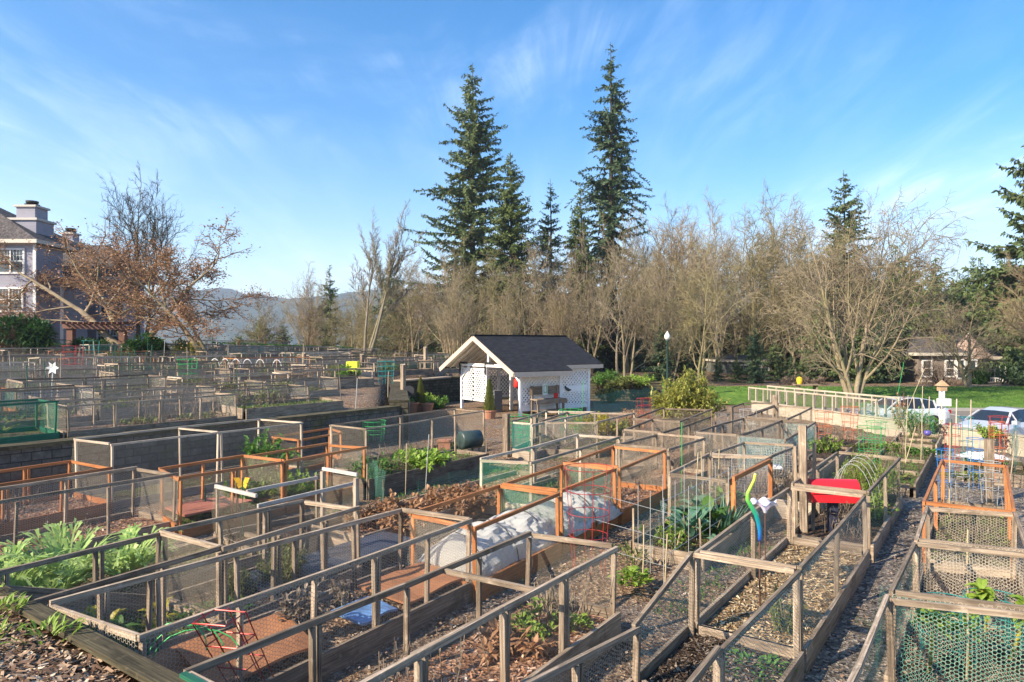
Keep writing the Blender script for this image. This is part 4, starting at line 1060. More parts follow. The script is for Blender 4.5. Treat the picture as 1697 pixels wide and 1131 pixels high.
# front beam, braces, king post
mb = MB(); mb.beam(S(-.02, -.1, 2.50), S(-.02, Wd + .1, 2.50), .16, .16); mb.build('front_beam', WHITE, shed)
for b, sg in ((0, 1), (Wd, -1)):
    mb = MB(); mb.beam(S(-.02, b, 1.75), S(-.02, b + sg * .85, 2.42), .1, .12); mb.build('brace', WHITE, shed)
    mb = MB(); mb.beam(S(-.12, b - sg * .02, 1.95), S(-.12, b - sg * .02, 2.6), .03, .11, up=fx); mb.beam(S(-.121, b + sg * .0, 2.6), S(-.121, b + sg * .8, 2.6), .02, .11); mb.build('bracket', BLACK, shed)
mb = MB(); mb.beam(S(-.12, 3.1, 2.0), S(-.12, 3.1, 2.58), .1, .03, up=fx); mb.beam(S(-.125, 2.2, 2.62), S(-.125, 3.1, 2.62), .02, .12); mb.build('bracket', BLACK, shed)
mb = MB(); mb.beam(S(-.02, Wd / 2, 2.58), S(-.02, Wd / 2, 3.72), .14, .14, up=fx); mb.build('king_post', WHITE, shed)
# roof: long slope right side has a longer front part and shorter rear part
ov = .75; RZ = 4.05
def slope(a0, a1, b_ridge, z_ridge, b_eave, z_eave, name='roof'):
    mb = MB(); u = Vector((0, 0, 1)); th = .07
    p = [S(a0, b_ridge, z_ridge), S(a1, b_ridge, z_ridge), S(a1, b_eave, z_eave), S(a0, b_eave, z_eave)]
    L = (p[1] - p[0]).length; H = (p[3] - p[0]).length
    uv = [(0, 0), (L, 0), (L, H), (0, H)]
    if (p[1] - p[0]).cross(p[3] - p[0]).z < 0: p = [p[0], p[3], p[2], p[1]]; uv = [uv[0], uv[3], uv[2], uv[1]]
    top = [q + u * th for q in p]; mb.face(top, uv); mb.face(p[::-1], uv[::-1])
    for i in range(4): j = (i + 1) % 4; mb.face([p[i], p[j], top[j], top[i]])
    return mb.build(name, SHI, shed)
mid = Wd / 2; sl = (RZ - 2.38) / (mid + .55)
slope(-1.0, 2.7, mid, RZ, -.85, RZ - sl * (mid + .85)); slope(2.702, 5.3, mid, RZ, -.28, RZ - sl * (mid + .28)); slope(-1.0, 5.3, mid, RZ + .001, Wd + .75, RZ - sl * (mid + .75))
mb = MB(); mb.beam(S(-1.0, mid, RZ + .08), S(5.3, mid, RZ + .08), .22, .05); mb.build('ridge_cap', SHI, shed)
mb = MB()
for b0, b1 in ((-.85, mid - .002), (Wd + .75, mid + .002)):
    z0_ = RZ - sl * abs(mid - b0); mb.beam(S(-1.03, b0, z0_ - .09), S(-1.03, b1, RZ - .09), .04, .24)
mb.beam(S(-1.0, -.87, RZ - sl * (mid + .85) - .08), S(2.7, -.87, RZ - sl * (mid + .85) - .08), .04, .24)
mb.beam(S(2.73, -.3, RZ - sl * (mid + .28) - .06), S(5.3, -.3, RZ - sl * (mid + .28) - .06), .04, .2)
mb.beam(S(2.72, -.85, RZ - sl * (mid + .85) - .08), S(2.72, -.32, RZ - sl * (mid + .3) - .08), .04, .2)
mb.build('fascia', TAN, shed)
mb = MB(); k = 0
for i in range(16):
    a = -.9 + i * .4
    for b0 in (-.6 if a < 2.6 else -.18, Wd + .5): mb.beam(S(a, b0, RZ - sl * abs(mid - b0) - .07), S(a, mid + (-.05 if b0 < mid else .05), RZ - .12), .05, .1)
mb.build('rafter', CREAM, shed)
mb = MB()
for b0, b1 in ((-.7, mid - .01), (mid + .01, Wd + .6)):
    def rz_(b): return RZ - sl * abs(mid - b) - .012
    p = [S(-.95, b0, rz_(b0)), S(5.2 if b0 > 0 else 2.68, b0, rz_(b0)), S(5.2 if b0 > 0 else 2.68, b1, rz_(b1)), S(-.95, b1, rz_(b1))]; mb.face(p)
    if b0 < 0: mb.face([S(2.68, -.2, rz_(-.2)), S(5.2, -.2, rz_(-.2)), S(5.2, b1, rz_(b1)), S(2.68, b1, rz_(b1))])
mb.build('soffit', CREAM, shed)
# tools and bins inside
t = empty('storage_bins', S(1.4, 1.2, 0), 'pile of black sacks and tubs in the open bay of the shed', 'bins')
for (a, b, z, rr, h) in ((1.2, .9, 0, .35, .75), (1.5, 1.7, 0, .4, .95), (1.3, 1.3, .8, .3, .5)):
    mb = MB(); mb.lathe(S(a, b, z), [(rr * .8, 0), (rr, h * .3), (rr * .95, h * .8), (rr * .5, h), (.01, h * 1.02)], 12); mb.build('sack', pm('black_plastic', (.018, .018, .02), .4), t, smooth=True)
t = empty('umbrella', S(.9, 1.5, 1.2), 'folded red parasol leaning inside the shed', 'umbrella')
mb = MB(); mb.tube([S(.9, 1.2, .1), S(1.1, 1.9, 1.5)], .02, 6); mb.build('pole', pm('grey_metal', (.3, .3, .3), .4, .5, .6), t)
mb = MB(); mb.lathe(S(1.05, 1.7, 1.3), [(.06, 0), (.22, .1), (.16, .5), (.03, .85)], 10, axis=Vector((-.1, .2, 1))); mb.build('canopy', pm('red_cloth', (.6, .03, .02), .7), t, smooth=True)
t = empty('wheeled_bin', S(-.5, 3.0, 0), 'grey bin standing in front of the shed doorway', 'bin')
mb = MB(); mb.box(S(.35, 2.75, .55), (.5, .5, 1.1), .6); mb.build('body', pm('grey_plastic', (.16, .17, .18), .5), t); mb = MB(); mb.box(S(.35, 2.75, 1.13), (.56, .56, .06), .6); mb.build('lid', pm('grey_plastic', (.2, .2, .2)), t)
t = empty('wall_ornament', S(3.1, -.06, 1.15), 'black metal bird cut out hanging on the lattice side', 'ornament')
mb = MB(); q = [(-.2, .12), (-.12, 0), (.05, -.1), (.28, -.02), (.12, .04), (0, .1), (-.1, .14), (-.15, .24)]
f_, b_ = [S(3.0 + x, -.09, 1.25 + z) for x, z in q], [S(3.0 + x, -.065, 1.25 + z) for x, z in q]
mb.face(f_[::-1]); mb.face(b_)
for i in range(len(q)): j = (i + 1) % len(q); mb.face([f_[i], f_[j], b_[j], b_[i]])
mb.build('bird', BLACK, t)
# potting bench against the side
t = empty('potting_bench', S(1.45, -.5, 0), 'weathered grey wooden potting bench standing against the shed lattice', 'bench')
for a in (.55, 2.15):
    mb = MB(); mb.beam(S(a, -.25, 0), S(a, -.25, 1.55), .09, .09, up=fx); mb.build('leg', W['dark'], t); mb = MB(); mb.beam(S(a, -.75, 0), S(a, -.75, .85), .09, .09, up=fx); mb.build('leg', W['dark'], t)
for nm, a0, a1, b, z, w_, h in (('bench_top', .45, 2.3, -.5, .86, .6, .06), ('shelf', .5, 2.25, -.5, .3, .5, .05), ('backboard', .45, 1.2, -.22, 1.3, .05, .42), ('backboard', 1.5, 2.3, -.22, 1.3, .05, .42), ('front_board', .4, 2.35, -.82, .75, .04, .2)):
    mb = MB(); mb.beam(S(a0, b, z), S(a1, b, z), w_, h); mb.build(nm, W['grey' if nm != 'backboard' else 'dark'], t)
t = empty('notice_board', S(1.35, -.28, 1.1), 'small white notice panel with a green border on the potting bench back', 'notice')
mb = MB(); mb.box(S(1.35, -.27, 1.33), (.3, .04, .56), math.atan2(fx.y, fx.x)); mb.build('panel', pm('white_panel', (.75, .75, .7)), t)
mb = MB()
for da, dz, l, h in ((0, .17, .2, .03), (0, -.17, .2, .03), (-.09, 0, .03, .31), (.09, 0, .03, .31)): mb.box(S(1.35 + da, -.3, 1.35 + dz), (l, .012, h), math.atan2(fx.y, fx.x))
mb.build('border', pm('green_print', (.1, .4, .12)), t)
t = empty('watering_can', S(1.75, -.6, .9), 'small red watering can on the potting bench', 'watering can')
mb = MB(); mb.lathe(S(1.75, -.65, .9), [(.1, 0), (.11, .2), (.06, .26)], 10); mb.tube([S(1.75, -.7, .95), S(1.65, -.95, 1.2)], .015, 5); mb.build('can', pm('red_enamel', (.55, .02, .02), .35), t)
# ================================================================= HOUSES
def siding(name, c, c2):
    m, nt, out = newmat(name); tcn = N(nt, 'ShaderNodeTexCoord'); s = N(nt, 'ShaderNodeSeparateXYZ'); nt.links.new(tcn.outputs['Object'], s.inputs[0])
    fr = M(nt, 'FRACT', M(nt, 'MULTIPLY', s.outputs[2], 5.0)); n = noise_n(nt, tcn.outputs['Object'], 1.2, 5, .6)
    col = ramp(nt, n, [(.3, c), (.7, c2)]); princ(nt, out, col, .75, .25, bump=fr, bs=.9, bd=.03); return m
LIL = siding('lilac_grey_siding', (.30, .295, .35), (.36, .35, .41)); PNK = siding('pinkish_tan_shingle', (.21, .17, .145), (.29, .235, .20)); TRIM = pm('white_trim', (.72, .70, .68), .6)
GL = newmat('window_glass'); _b = princ(GL[1], GL[2], (.05, .06, .07), .06, .8); GL = GL[0]
RF = soil_mat('brown_grey_roof', [(.05, .045, .045), (.085, .075, .075), (.12, .105, .10), (.17, .15, .14)], 9, 0, .02)
def window(house, c, wdt, h, ux, n=2, bars=True):
    """c centre on the wall, ux wall direction; frame > pane, mullion"""
    nrm = Vector((ux.y, -ux.x, 0))
    if nrm.y > 0: nrm = -nrm
    mb = MB()
    for sx in (-1, 1): mb.beam(c + ux * (sx * (wdt / 2 + .06)) - Z * (h / 2 + .12) + nrm * .05, c + ux * (sx * (wdt / 2 + .06)) + Z * (h / 2 + .12) + nrm * .05, .13, .08, up=nrm)
    for sz in (-1, 1): mb.beam(c - ux * (wdt / 2 - .005) + Z * (sz * (h / 2 + .06)) + nrm * .05, c + ux * (wdt / 2 - .005) + Z * (sz * (h / 2 + .06)) + nrm * .05, .08, .13)
    for i in range(1, n): x = -wdt / 2 + wdt * i / n; mb.beam(c + ux * x - Z * (h / 2) + nrm * .05, c + ux * x + Z * (h / 2) + nrm * .05, .1, .06, up=nrm)
    mb.beam(c - ux * (wdt / 2) + nrm * .045, c + ux * (wdt / 2) + nrm * .045, .04, .06)
    if bars:
        for i in range(n):
            for q in (.25, .5, .75):
                x = -wdt / 2 + wdt * (i + q) / n; mb.beam(c + ux * x + nrm * .035, c + ux * x + Z * (h / 2) + nrm * .035, .02, .02, up=nrm)
        mb.beam(c - ux * (wdt / 2) + Z * h * .25 + nrm * .034, c + ux * (wdt / 2) + Z * h * .25 + nrm * .034, .02, .02)
    f = mb.build('window', TRIM, house)
    mb = MB(); a, b = c - ux * (wdt / 2) + nrm * .022, c + ux * (wdt / 2) + nrm * .022
    mb.face([a - Z * h / 2, b - Z * h / 2, b + Z * h / 2, a + Z * h / 2]); g_ = mb.build('pane', GL, house); g_.parent = f
def housebox(house, x0, x1, y0, y1, z0, z1, mat, ang=0):
    mb = MB(); c = Vector(((x0 + x1) / 2, (y0 + y1) / 2, (z0 + z1) / 2)); mb.box(c, (x1 - x0, y1 - y0, z1 - z0)); return mb.build('wall', mat, house)
def hiproof(house, x0, x1, y0, y1, z, h, ov=.5, inset=None, mat=RF):
    mb = MB(); x0 -= ov; x1 += ov; y0 -= ov; y1 += ov; i = inset if inset is not None else min(x1 - x0, y1 - y0) / 2
    ym = (y0 + y1) / 2; a, b, c, d = Vector((x0, y0, z)), Vector((x1, y0, z)), Vector((x1, y1, z)), Vector((x0, y1, z)); r0, r1 = Vector((x0 + i, ym, z + h)), Vector((x1 - i, ym, z + h))
    for f in ([a, b, r1, r0], [b, c, r1], [c, d, r0, r1], [d, a, r0], [d, c, b, a]): mb.face(f)
    rr = mb.build('roof', mat, house)
    mb = MB()
    for p, q in ((a, b), (b, c), (d, a)): dd = (q - p).normalized() * .0; mb.beam(p - Z * .12, q - Z * .12, .06, .26)
    g_ = mb.build('gutter', pm('tan_gutter', (.55, .5, .42)), house); g_.parent = rr
    return rr
hs_ = empty('apartment_house', (-36, 50, 2.9), 'lilac grey three storey house with white framed windows and dark roof at the left edge', 'house')
X = Vector((1, 0, 0))
housebox(hs_, -46, -33.3, 47.6, 50.6, 2.5, 10.9, LIL); housebox(hs_, -46, -32.6, 49.4, 52.4, 2.45, 8.6, LIL); housebox(hs_, -38, -30.7, 54.2, 57, 2.4, 8.6, LIL)
hiproof(hs_, -52, -33.3, 47.6, 53.5, 10.9, 3.7, .5, 6.9); hiproof(hs_, -42, -30.7, 54.2, 60, 8.95, 3.0, .5, 3.6)
for (u, v, y, wdt, h, n) in ((18, 433, 47.6, 1.75, 1.55, 2), (16, 497, 47.6, 1.75, 1.5, 2), (8, 563, 47.6, 2.0, 1.5, 2), (71, 507, 49.4, .42, 1.3, 1), (130, 500, 54.2, .75, .7, 1), (186, 509, 54.2, 1.75, 1.35, 2), (183, 557, 54.2, 1.9, 1.2, 2), (132, 556, 54.2, 1.0, .9, 1), (196, 466, 54.2, .9, .8, 1)):
    window(hs_, PD(u, v, y), wdt, h, X, n, n == 2)
mb = MB()
for x, y, z0_, z1_ in ((-33.22, 47.5, 2.6, 10.9), (-32.52, 49.3, 2.6, 8.6), (-30.65, 54.1, 2.5, 8.8), (-34.5, 54.1, 2.5, 8.8)): mb.box((x, y, (z0_ + z1_) / 2), (.2, .1, z1_ - z0_))
mb.box((-39.6, 47.52, 10.75), (12.7, .08, .3)); mb.box((-34.3, 54.1, 8.5), (7.3, .08, .35)); mb.box((-34.3, 54.12, 5.4), (7.2, .06, .22)); mb.box((-37, 49.33, 8.5), (9, .1, .2)); mb.build('trim', TRIM, hs_)
def chimney(u, vt, vm, vb, y, w1, w2, caps):
    p = PD(u, vt, y); zb = PD(u, vb, y).z; zm = PD(u, vm, y).z
    mb = MB(); mb.box((p.x, y + .4, (zb + zm) / 2), (w1, w1, zm - zb)); c = mb.build('chimney', LIL, hs_)
    mb = MB(); mb.box((p.x, y + .4, (zm + p.z) / 2 + .06), (w2, w2, p.z - zm - .12)); a = mb.build('chimney_stack', LIL, hs_); a.parent = c
    mb = MB(); mb.box((p.x, y + .4, zm + .02), (w1 + .25, w1 + .25, .16)); mb.box((p.x, y + .4, p.z + .05), (w2 + .25, w2 + .25, .14)); a = mb.build('chimney_trim', pm('tan_trim', (.5, .45, .4)), hs_); a.parent = c
    mb = MB(); mb.lathe((p.x, y + .4, p.z + .12), [(.42, 0), (.42, .12), (.5, .16), (.25, .2), (.4, .26), (.42, .4), (.1, .46)], 14); a = mb.build('chimney_cap', pm('dark_metal', (.06, .055, .055), .4, .5, .7), hs_); a.parent = c
chimney(47, 344, 366, 420, 49.5, 1.9, 1.35, 1); chimney(112, 388, 402, 440, 58, 1.3, .9, 1)
# brown pergola
t = empty('pergola', (-28, 44, 2.8), 'brown wooden pergola beam on posts in front of the lilac house', 'pergola')
for u in (204, 118): p = PD(u, 543, 44); mb = MB(); mb.box((p.x, 44, (p.z + 2.7) / 2), (.38, .38, p.z - 2.7)); mb.build('post', pm('brown_stain', (.16, .07, .045), .7), t)
a, b = PD(108, 541, 44), PD(218, 544, 44)
for dy in (-.12, .12): mb = MB(); mb.beam(a + Vector((0, dy * 2, 0)), b + Vector((0, dy * 2, 0)), .1, .3); mb.build('beam', pm('brown_stain', (.16, .07, .045)), t)
mb = MB()
for i in range(12): x = a.x + (b.x - a.x) * (i + .5) / 12; mb.box((x, 44.4, a.z + .2), (.08, 2.2, .13))
mb.build('rafter', pm('brown_stain', (.16, .07, .045)), t)
# pinkish townhouse on the right
th = empty('townhouse', (42, 64, .4), 'pinkish tan shingled townhouse with white windows and a turret half hidden by trees', 'house')
def HX(u, y): return (u - CX) / F * y
zt = lambda v, y: CAMZ + (HY - v) / F * y
y0 = 60
housebox(th, HX(1522, y0), HX(1600, y0), y0, 72, -.5, zt(585, y0), PNK); housebox(th, HX(1596, y0), HX(1683, y0), y0 + 2, 72.2, -.55, zt(592, y0), PNK)
hiproof(th, HX(1522, y0), HX(1600, y0), y0, 72, zt(585, y0), 2.6, .4); hiproof(th, HX(1590, y0), HX(1683, y0), y0 + 2, 72.2, zt(592, y0), 3.0, .4)
mb = MB(); c = Vector((HX(1605, 61), 61, 0)); mb.lathe(c, [(1.5, -.5), (1.5, zt(594, 61))], 8); mb.build('wall', PNK, th)
mb = MB(); mb.lathe(c, [(1.9, zt(594, 61)), (.02, zt(552, 61))], 8); mb.build('roof', pm('pale_brown_roof', (.34, .24, .19), .9), th)
for (u, v, w_, h, y) in ((1536, 611, .7, 1.3, y0), (1574, 611, .7, 1.3, y0), (1527, 641, .6, .8, y0), (1541, 641, .6, .8, y0), (1594, 612, .8, 1.5, 59.4), (1608, 612, .9, 1.5, 59.4), (1640, 612, 2.6, 1.5, y0 + 2), (1670, 612, 1.3, 1.4, y0 + 2)):
    window(th, PD(u, v, y), w_, h, X, 1 if w_ < 1.2 else 3, False)
mb = MB(); a, b = PD(1629, 625, 60.5), PD(1662, 628, 60.5)
for i in range(9): q = a.lerp(b, i / 8); mb.beam(q - Z * 1.1, q, .06, .06, up=X)
mb.beam(a, b, .1, .08); mb.beam(a - Z * 1.1, b - Z * 1.1, 1.2, .1); mb.build('balcony_railing', TRIM, th)
# white bits of houses in the wood
t = empty('cottage', (22, 78, 0), 'small white windowed cottage glimpsed deep in the wood right of the lamp post', 'house')
housebox(t, HX(1195, 78), HX(1290, 78), 78, 84, -.5, 1.9, pm('grey_green_wall', (.13, .14, .13))); hiproof(t, HX(1195, 78), HX(1290, 78), 78, 84, 1.9, .5, .2, 2, pm('dark_cottage_roof', (.04, .04, .04)))
for u in (1226, 1238, 1254, 1268): window(t, PD(u, 614, 78), .7, 1.1, X, 1, False)
# ---------------------------------------------------------------- hedge, shrubs at the house
def hedge(label, p0, p1, h, wd, seed):
    r = random.Random(seed); L = (p1 - p0).length; d = (p1 - p0).normalized(); nrm = Vector((d.y, -d.x, 0)); root = empty('hedge', (p0 + p1) / 2, label, 'hedge')
    mb = MB(); mb.beam(p0 + Z * (h * .42), p1 + Z * (h * .42), wd * .8, h * .84); mb.build('inner_twigs', BK['dark'], root)
    mb = MB()
    for i in range(int(L * 190)):
        q = p0 + d * r.uniform(0, L); k = r.random(); a, zz_ = (r.uniform(-.5, .5) * wd, h + r.gauss(0, .02)) if k < .5 else (r.choice((-.5, .5)) * wd, r.uniform(0, h))
        c = q + nrm * a + Z * zz_; dd = Vector((r.gauss(0, 1), r.gauss(0, 1), r.gauss(.4, 1))).normalized(); s = dd.orthogonal().normalized() * .05
        mb.face([c - s, c + dd * .07, c + s, c - dd * .05])
    mb.build('foliage', LF['green'], root)
def hp(u, d): q = ground_at(u, d); return q
hedge('clipped low green hedge behind the garden right of the brown pergola', hp(352, 54), hp(585, 60), .85, .8, 3)
hedge('clipped low green hedge in front of the lilac house', hp(-20, 43.5), hp(255, 46), .75, .8, 4)
def bush(label, u, d, v_top, wd, mat, seed, n=2600, L=.22, lw=.09, z=None, cat='shrub', stemmat='dark'):
    p = ground_at(u, d, z); H = CAMZ + (HY - v_top) / F * d - p.z
    r = random.Random(seed); root = empty('shrub', p, label, cat); mb, sm = MB(), MB()
    lobes = [(Vector((r.uniform(-.6, .6) * wd, r.uniform(-.5, .5) * wd, r.uniform(.3, .72) * H)), r.uniform(.28, .5) * min(wd, H)) for _ in range(9)]
    for c, q in lobes: sm.tube([Vector((c.x * .1, c.y * .1, -.1)), c * .6, c], [.06, .04, .02], 5)
    for i in range(n):
        c, q = r.choice(lobes); v = Vector((r.gauss(0, 1), r.gauss(0, 1), r.gauss(0, 1))).normalized(); p_ = c + v * q * r.uniform(.7, 1.08)
        if p_.z < .05: p_.z = r.uniform(.05, .5)
        leaf(mb, p_, v + Vector((r.gauss(0, .5), r.gauss(0, .5), r.gauss(.1, .5))), L * r.uniform(.7, 1.3), lw, .3, n=2)
    mb.build('foliage', LF[mat], root, world=False); sm.build('branches', BK[stemmat], root, world=False)
    return root
bush('large rounded dark green shrub before the lilac house at the left', 62, 40.5, 524, 1.9, 'deep', 1, 3600, .3, .14)
bush('dark green shrub at the foot of the brown pergola post', 243, 42, 553, 1.2, 'deep', 2, 1800, .28, .13)
bush('dark low shrub between rounded shrub and pergola', 150, 43, 566, 1.3, 'deep', 3, 1500, .25, .11)
bush('yellow green shrub behind the pale round disc', 312, 45, 566, 1.0, 'olive', 4, 1300, .25, .1)
bush('brown tangled bramble along the lawn edge under the bare trees', 1330, 57, 628, 3.2, 'grey', 5, 1800, .3, .05, z=.2)

bush('twiggy shrub screening the left corner of the pinkish townhouse', 1560, 56, 600, 2.0, 'grey', 8, 1500, .25, .05, z=.3)
bush('dark evergreen shrub against the pinkish townhouse wing', 1622, 57, 612, 1.6, 'deep', 9, 1500, .25, .1, z=.3)
bush('round dark shrub right of the townhouse balcony', 1680, 56, 605, 1.8, 'deep', 10, 1600, .25, .1, z=.3)
# ================================================================= PLANTS IN THE BEDS
def frond(mb, p, d, L, wd, r, n=9, bend=.6):
    """a long lobed leaf: a rib with ragged leaflets, arching over"""
    d = d.normalized(); s = d.cross(Z).normalized(); q = p.copy(); prev = q.copy()
    for i in range(n):
        t = (i + .5) / n; dd = (d - Z * bend * t * t * 2.2).normalized(); nq = q + dd * (L / n)
        hw = wd * math.sin(math.pi * (.12 + .85 * t)); u_ = s.cross(dd).normalized()
        mb.face([q - s * .012, q + s * .012, nq + s * .012, nq - s * .012])
        for sg in (-1, 1):
            a = q + s * sg * .01; tip = q + dd * (L / n * r.uniform(.9, 1.7)) + s * sg * hw * r.uniform(.7, 1.15) + u_ * hw * r.uniform(-.25, .45)
            b = nq + dd * (L / n * .25); m1 = a.lerp(tip, .5) - dd * L / n * .10; m2 = b.lerp(tip, .5) + dd * L / n * .08
            mb.face([a, m1, tip, m2] if sg > 0 else [m2, tip, m1, a])
        q = nq
def fronds(label, loc, mat, n, L, wd, seed, up=1.1, cat='plant', bend=.6, name='leafy_plant', group=None):
    r = random.Random(seed); root = empty(name, loc, label, cat, group); mb = MB()
    for i in range(n):
        a = r.uniform(0, 6.283); frond(mb, Vector((math.cos(a) * .05, math.sin(a) * .05, 0)), Vector((math.cos(a), math.sin(a), r.gauss(up, .35))), L * r.uniform(.6, 1.15), wd * r.uniform(.7, 1.2), r, bend=bend)
    mb.build('foliage', LF[mat], root, world=False); return root
openbed('CB', 'open bed of the big silvery cardoons between two cages on the left', 2.8, 7.2, -10.95, -9.6, .26, 'weedy', 'grey', (), 900)
for i, (s, o, n, L, lab) in enumerate(((3.3, -10.2, 34, .95, 'leftmost of the big silvery cardoon plants, cut by the picture edge'), (4.1, -10.3, 38, 1.02, 'tallest big silvery cardoon plant in the middle of the cardoon bed'), (4.75, -10.0, 32, .85, 'rightmost big silvery cardoon plant with drooping leaf tips'), (3.7, -9.8, 26, .75, 'lower cardoon plant in front of the tallest one'))):
    fronds(lab, so(s, o, .2), 'silver', int(n * 1.4), L * 1.15, .12, 20 + i, 1.7, bend=.55, group='cardoon plants')
clump('chard_plant', 'yellow stemmed chard glowing behind the wire of the cardoon cage', inbed(CG['P1'], .56, .35), 'yellow', 34, .3, .3, .28, .1, seed=3, up=1.0)
clump('leafy_plant', 'low broad leaved greens inside the near end of the cardoon cage', inbed(CG['P1'], .42, .5), 'green', 110, .55, .3, .24, .1, seed=4, up=.8)
clump('yellow_flower', 'drooping yellow leaves at the right end of the cardoon cage', inbed(CG['P1'], .80, .6), 'yellow', 18, .12, .55, .16, .07, seed=5, stems=4)
def bushy(name, label, loc, mat, R_, H, n, L, wd, seed, stems=10, stemmat='brown', cat='shrub', top_only=0):
    r = random.Random(seed); root = empty(name, loc, label, cat); mb, sm = MB(), MB()
    for i in range(stems):
        a = r.uniform(0, 6.283); q = R_ * r.random() ** .5; t = Vector((math.cos(a) * q * r.uniform(.8, 1.2), math.sin(a) * q * r.uniform(.8, 1.2), H * r.uniform(.6, 1.05) * (1 - .45 * (q / R_) ** 2)))
        base = Vector((t.x * .35, t.y * .35, -.05)); m = base.lerp(t, .5) + Vector((r.gauss(0, .05), r.gauss(0, .05), .05)) * R_
        sm.tube([base, m, t], [.014, .01, .005], 4)
        for k in range(max(1, n // stems)):
            f = r.uniform(top_only, 1) ** .7; c = base.lerp(m, f * 2) if f < .5 else m.lerp(t, f * 2 - 1)
            v = Vector((r.gauss(0, 1), r.gauss(0, 1), r.gauss(.3, .8)))
            leaf(mb, c + v * .03 * R_, v, L * r.uniform(.6, 1.2), wd, .3, n=2)
    mb.build('foliage', LF[mat], root, world=False); sm.build('stem', BK[stemmat], root, world=False); return root
bushy('herb_bush', 'grey green bushy lavender between the mossy railed cages', so(6.1, -8.25, .2), 'olive', .42, .62, 2400, .09, .018, 6, 70)
bushy('herb_bush', 'smaller grey green herb left of the bushy lavender', so(5.4, -8.35, .2), 'olive', .3, .4, 900, .08, .018, 7, 36)
clump('leafy_plant', 'creeping green weeds at the foot of the lavender', so(4.9, -8.0, .2), 'green', 160, .5, .1, .1, .045, seed=8)
bushy('dry_plant', 'withered grey brown plant beside the rust coloured mats', so(5.05, -6.45, .25), 'grey', .28, .62, 260, .12, .05, 9, 14, 'grey', 'dead plant')
bushy('dry_plant', 'smaller withered plant behind the blue sheet', so(5.9, -6.75, .25), 'grey', .2, .42, 110, .11, .05, 10, 8, 'grey', 'dead plant')
bushy('dry_plant', 'reddish brown dead stalks in the bottom centre cage', inbed(CG['R'], .70, .55), 'rust', .42, .3, 260, .13, .06, 11, 16, 'red', 'dead plant')
bushy('leafy_plant', 'scraggly yellow green plant in the bottom centre cage', inbed(CG['R'], .80, .5), 'lime', .36, .42, 160, .10, .06, 12, 18, 'olive', 'plant')
bushy('dry_plant', 'pale wispy dead stems at the far end of the bottom centre cage', inbed(CG['R'], .93, .4), 'grey', .4, .5, 90, .08, .02, 13, 26, 'pale', 'dead plant')
clump('leafy_plant', 'small lime green weed tuft right of the reddish dead stalks', inbed(CG['R'], .9, .75), 'lime', 70, .22, .14, .1, .05, seed=14)
# kale and company in the trellis bed
K_ = [(11.6, -4.3, 'kale', 'broad blue green kale nearest to the bent cage'), (12.5, -4.5, 'kale', 'large kale in the middle of the trellis bed'), (13.3, -4.2, 'green', 'bright green collard at the far end of the trellis bed'), (13.0, -4.6, 'kale', 'leaning kale next to the bright green collard'), (12.0, -4.1, 'green', 'bushy green cabbage leaves in the trellis bed')]
for i, (s, o, m, lab) in enumerate(K_):
    clump('kale_plant', lab, so(s, o, .22), m, 42, .33, .45, .30, .2, seed=30 + i, up=.7, bend=.35, stems=5, group='kale plants of the trellis bed')
bushy('leafy_plant', 'yellowing leafy stems at the left end of the trellis bed', so(10.9, -4.4, .2), 'lime', .35, .5, 130, .1, .06, 36, 10, 'olive', 'plant')
clump('leek_row', 'upright blue grey leek leaves between the kale plants', so(12.2, -3.95, .2), 'kale', 60, .28, .1, .6, .04, seed=37, up=2.2, bend=.2)
clump('leafy_plant', 'low green cress patch on the near edge of the trellis bed', so(9.2, -4.3, .12), 'lime', 130, .3, .16, .12, .07, seed=38)
clump('leafy_plant', 'pale thin seedlings behind the wire of the trellis bed', so(9.9, -4.6, .12), 'olive', 70, .35, .3, .14, .04, seed=39, stems=8)
# rosemary
r_ = bushy('rosemary_bush', 'tall upright yellow green rosemary bush behind the red mailbox', so(16.4, -2.2, .15), 'lime', .62, 1.25, 5200, .07, .016, 40, 90, 'olive')
bushy('rosemary_bush', 'second rosemary clump on the left of the tall one', so(17.2, -2.3, .15), 'olive', .45, 1.1, 2400, .07, .016, 41, 50, 'olive')
bushy('leafy_plant', 'bushy green herb under the red mailbox', so(15.2, -1.9, .15), 'lime', .4, .6, 420, .1, .05, 42, 22, 'olive', 'plant')
bushy('leafy_plant', 'feathery pale herb beside the glass flower stakes', so(8.6, -2.0, .15), 'olive', .25, .6, 800, .06, .018, 43, 24, 'olive', 'plant')
clump('leafy_plant', 'small green weeds along the board of the near chicken wire cage', so(7.4, -2.1, .15), 'green', 130, .5, .1, .09, .04, seed=44)
# wilted kale stalks right
for i, (a, b, lab) in enumerate(((.25, .22, 'leftmost wilted kale stalk topped with yellow green leaves'), (.40, .50, 'middle wilted kale stalk by the wooden stake'), (.55, .80, 'right wilted kale stalk with leaning stem'), (.70, .62, 'rear wilted kale stalk inside the green rings'))):
    p = inbed(CG['V1'], a, b); root = empty('kale_plant', p, lab, 'plant', 'kale stalks in the right hand cage'); r = random.Random(50 + i); mb, sm = MB(), MB()
    t = Vector((r.uniform(-.12, .12), r.uniform(-.1, .1), .62 + r.uniform(-.08, .1))); sm.tube([Vector((0, 0, -.05)), t * .5 + Vector((.03, 0, 0)), t], [.024, .02, .014], 7)
    for k in range(30):
        a_ = r.uniform(0, 6.28); leaf(mb, t - Z * r.uniform(0, .22), Vector((math.cos(a_), math.sin(a_), r.gauss(.5, .4))), r.uniform(.12, .24), .11, .8)
    mb.build('foliage', LF['lime'], root, world=False); sm.build('stem', LF['yellow'], root, smooth=True, world=False)
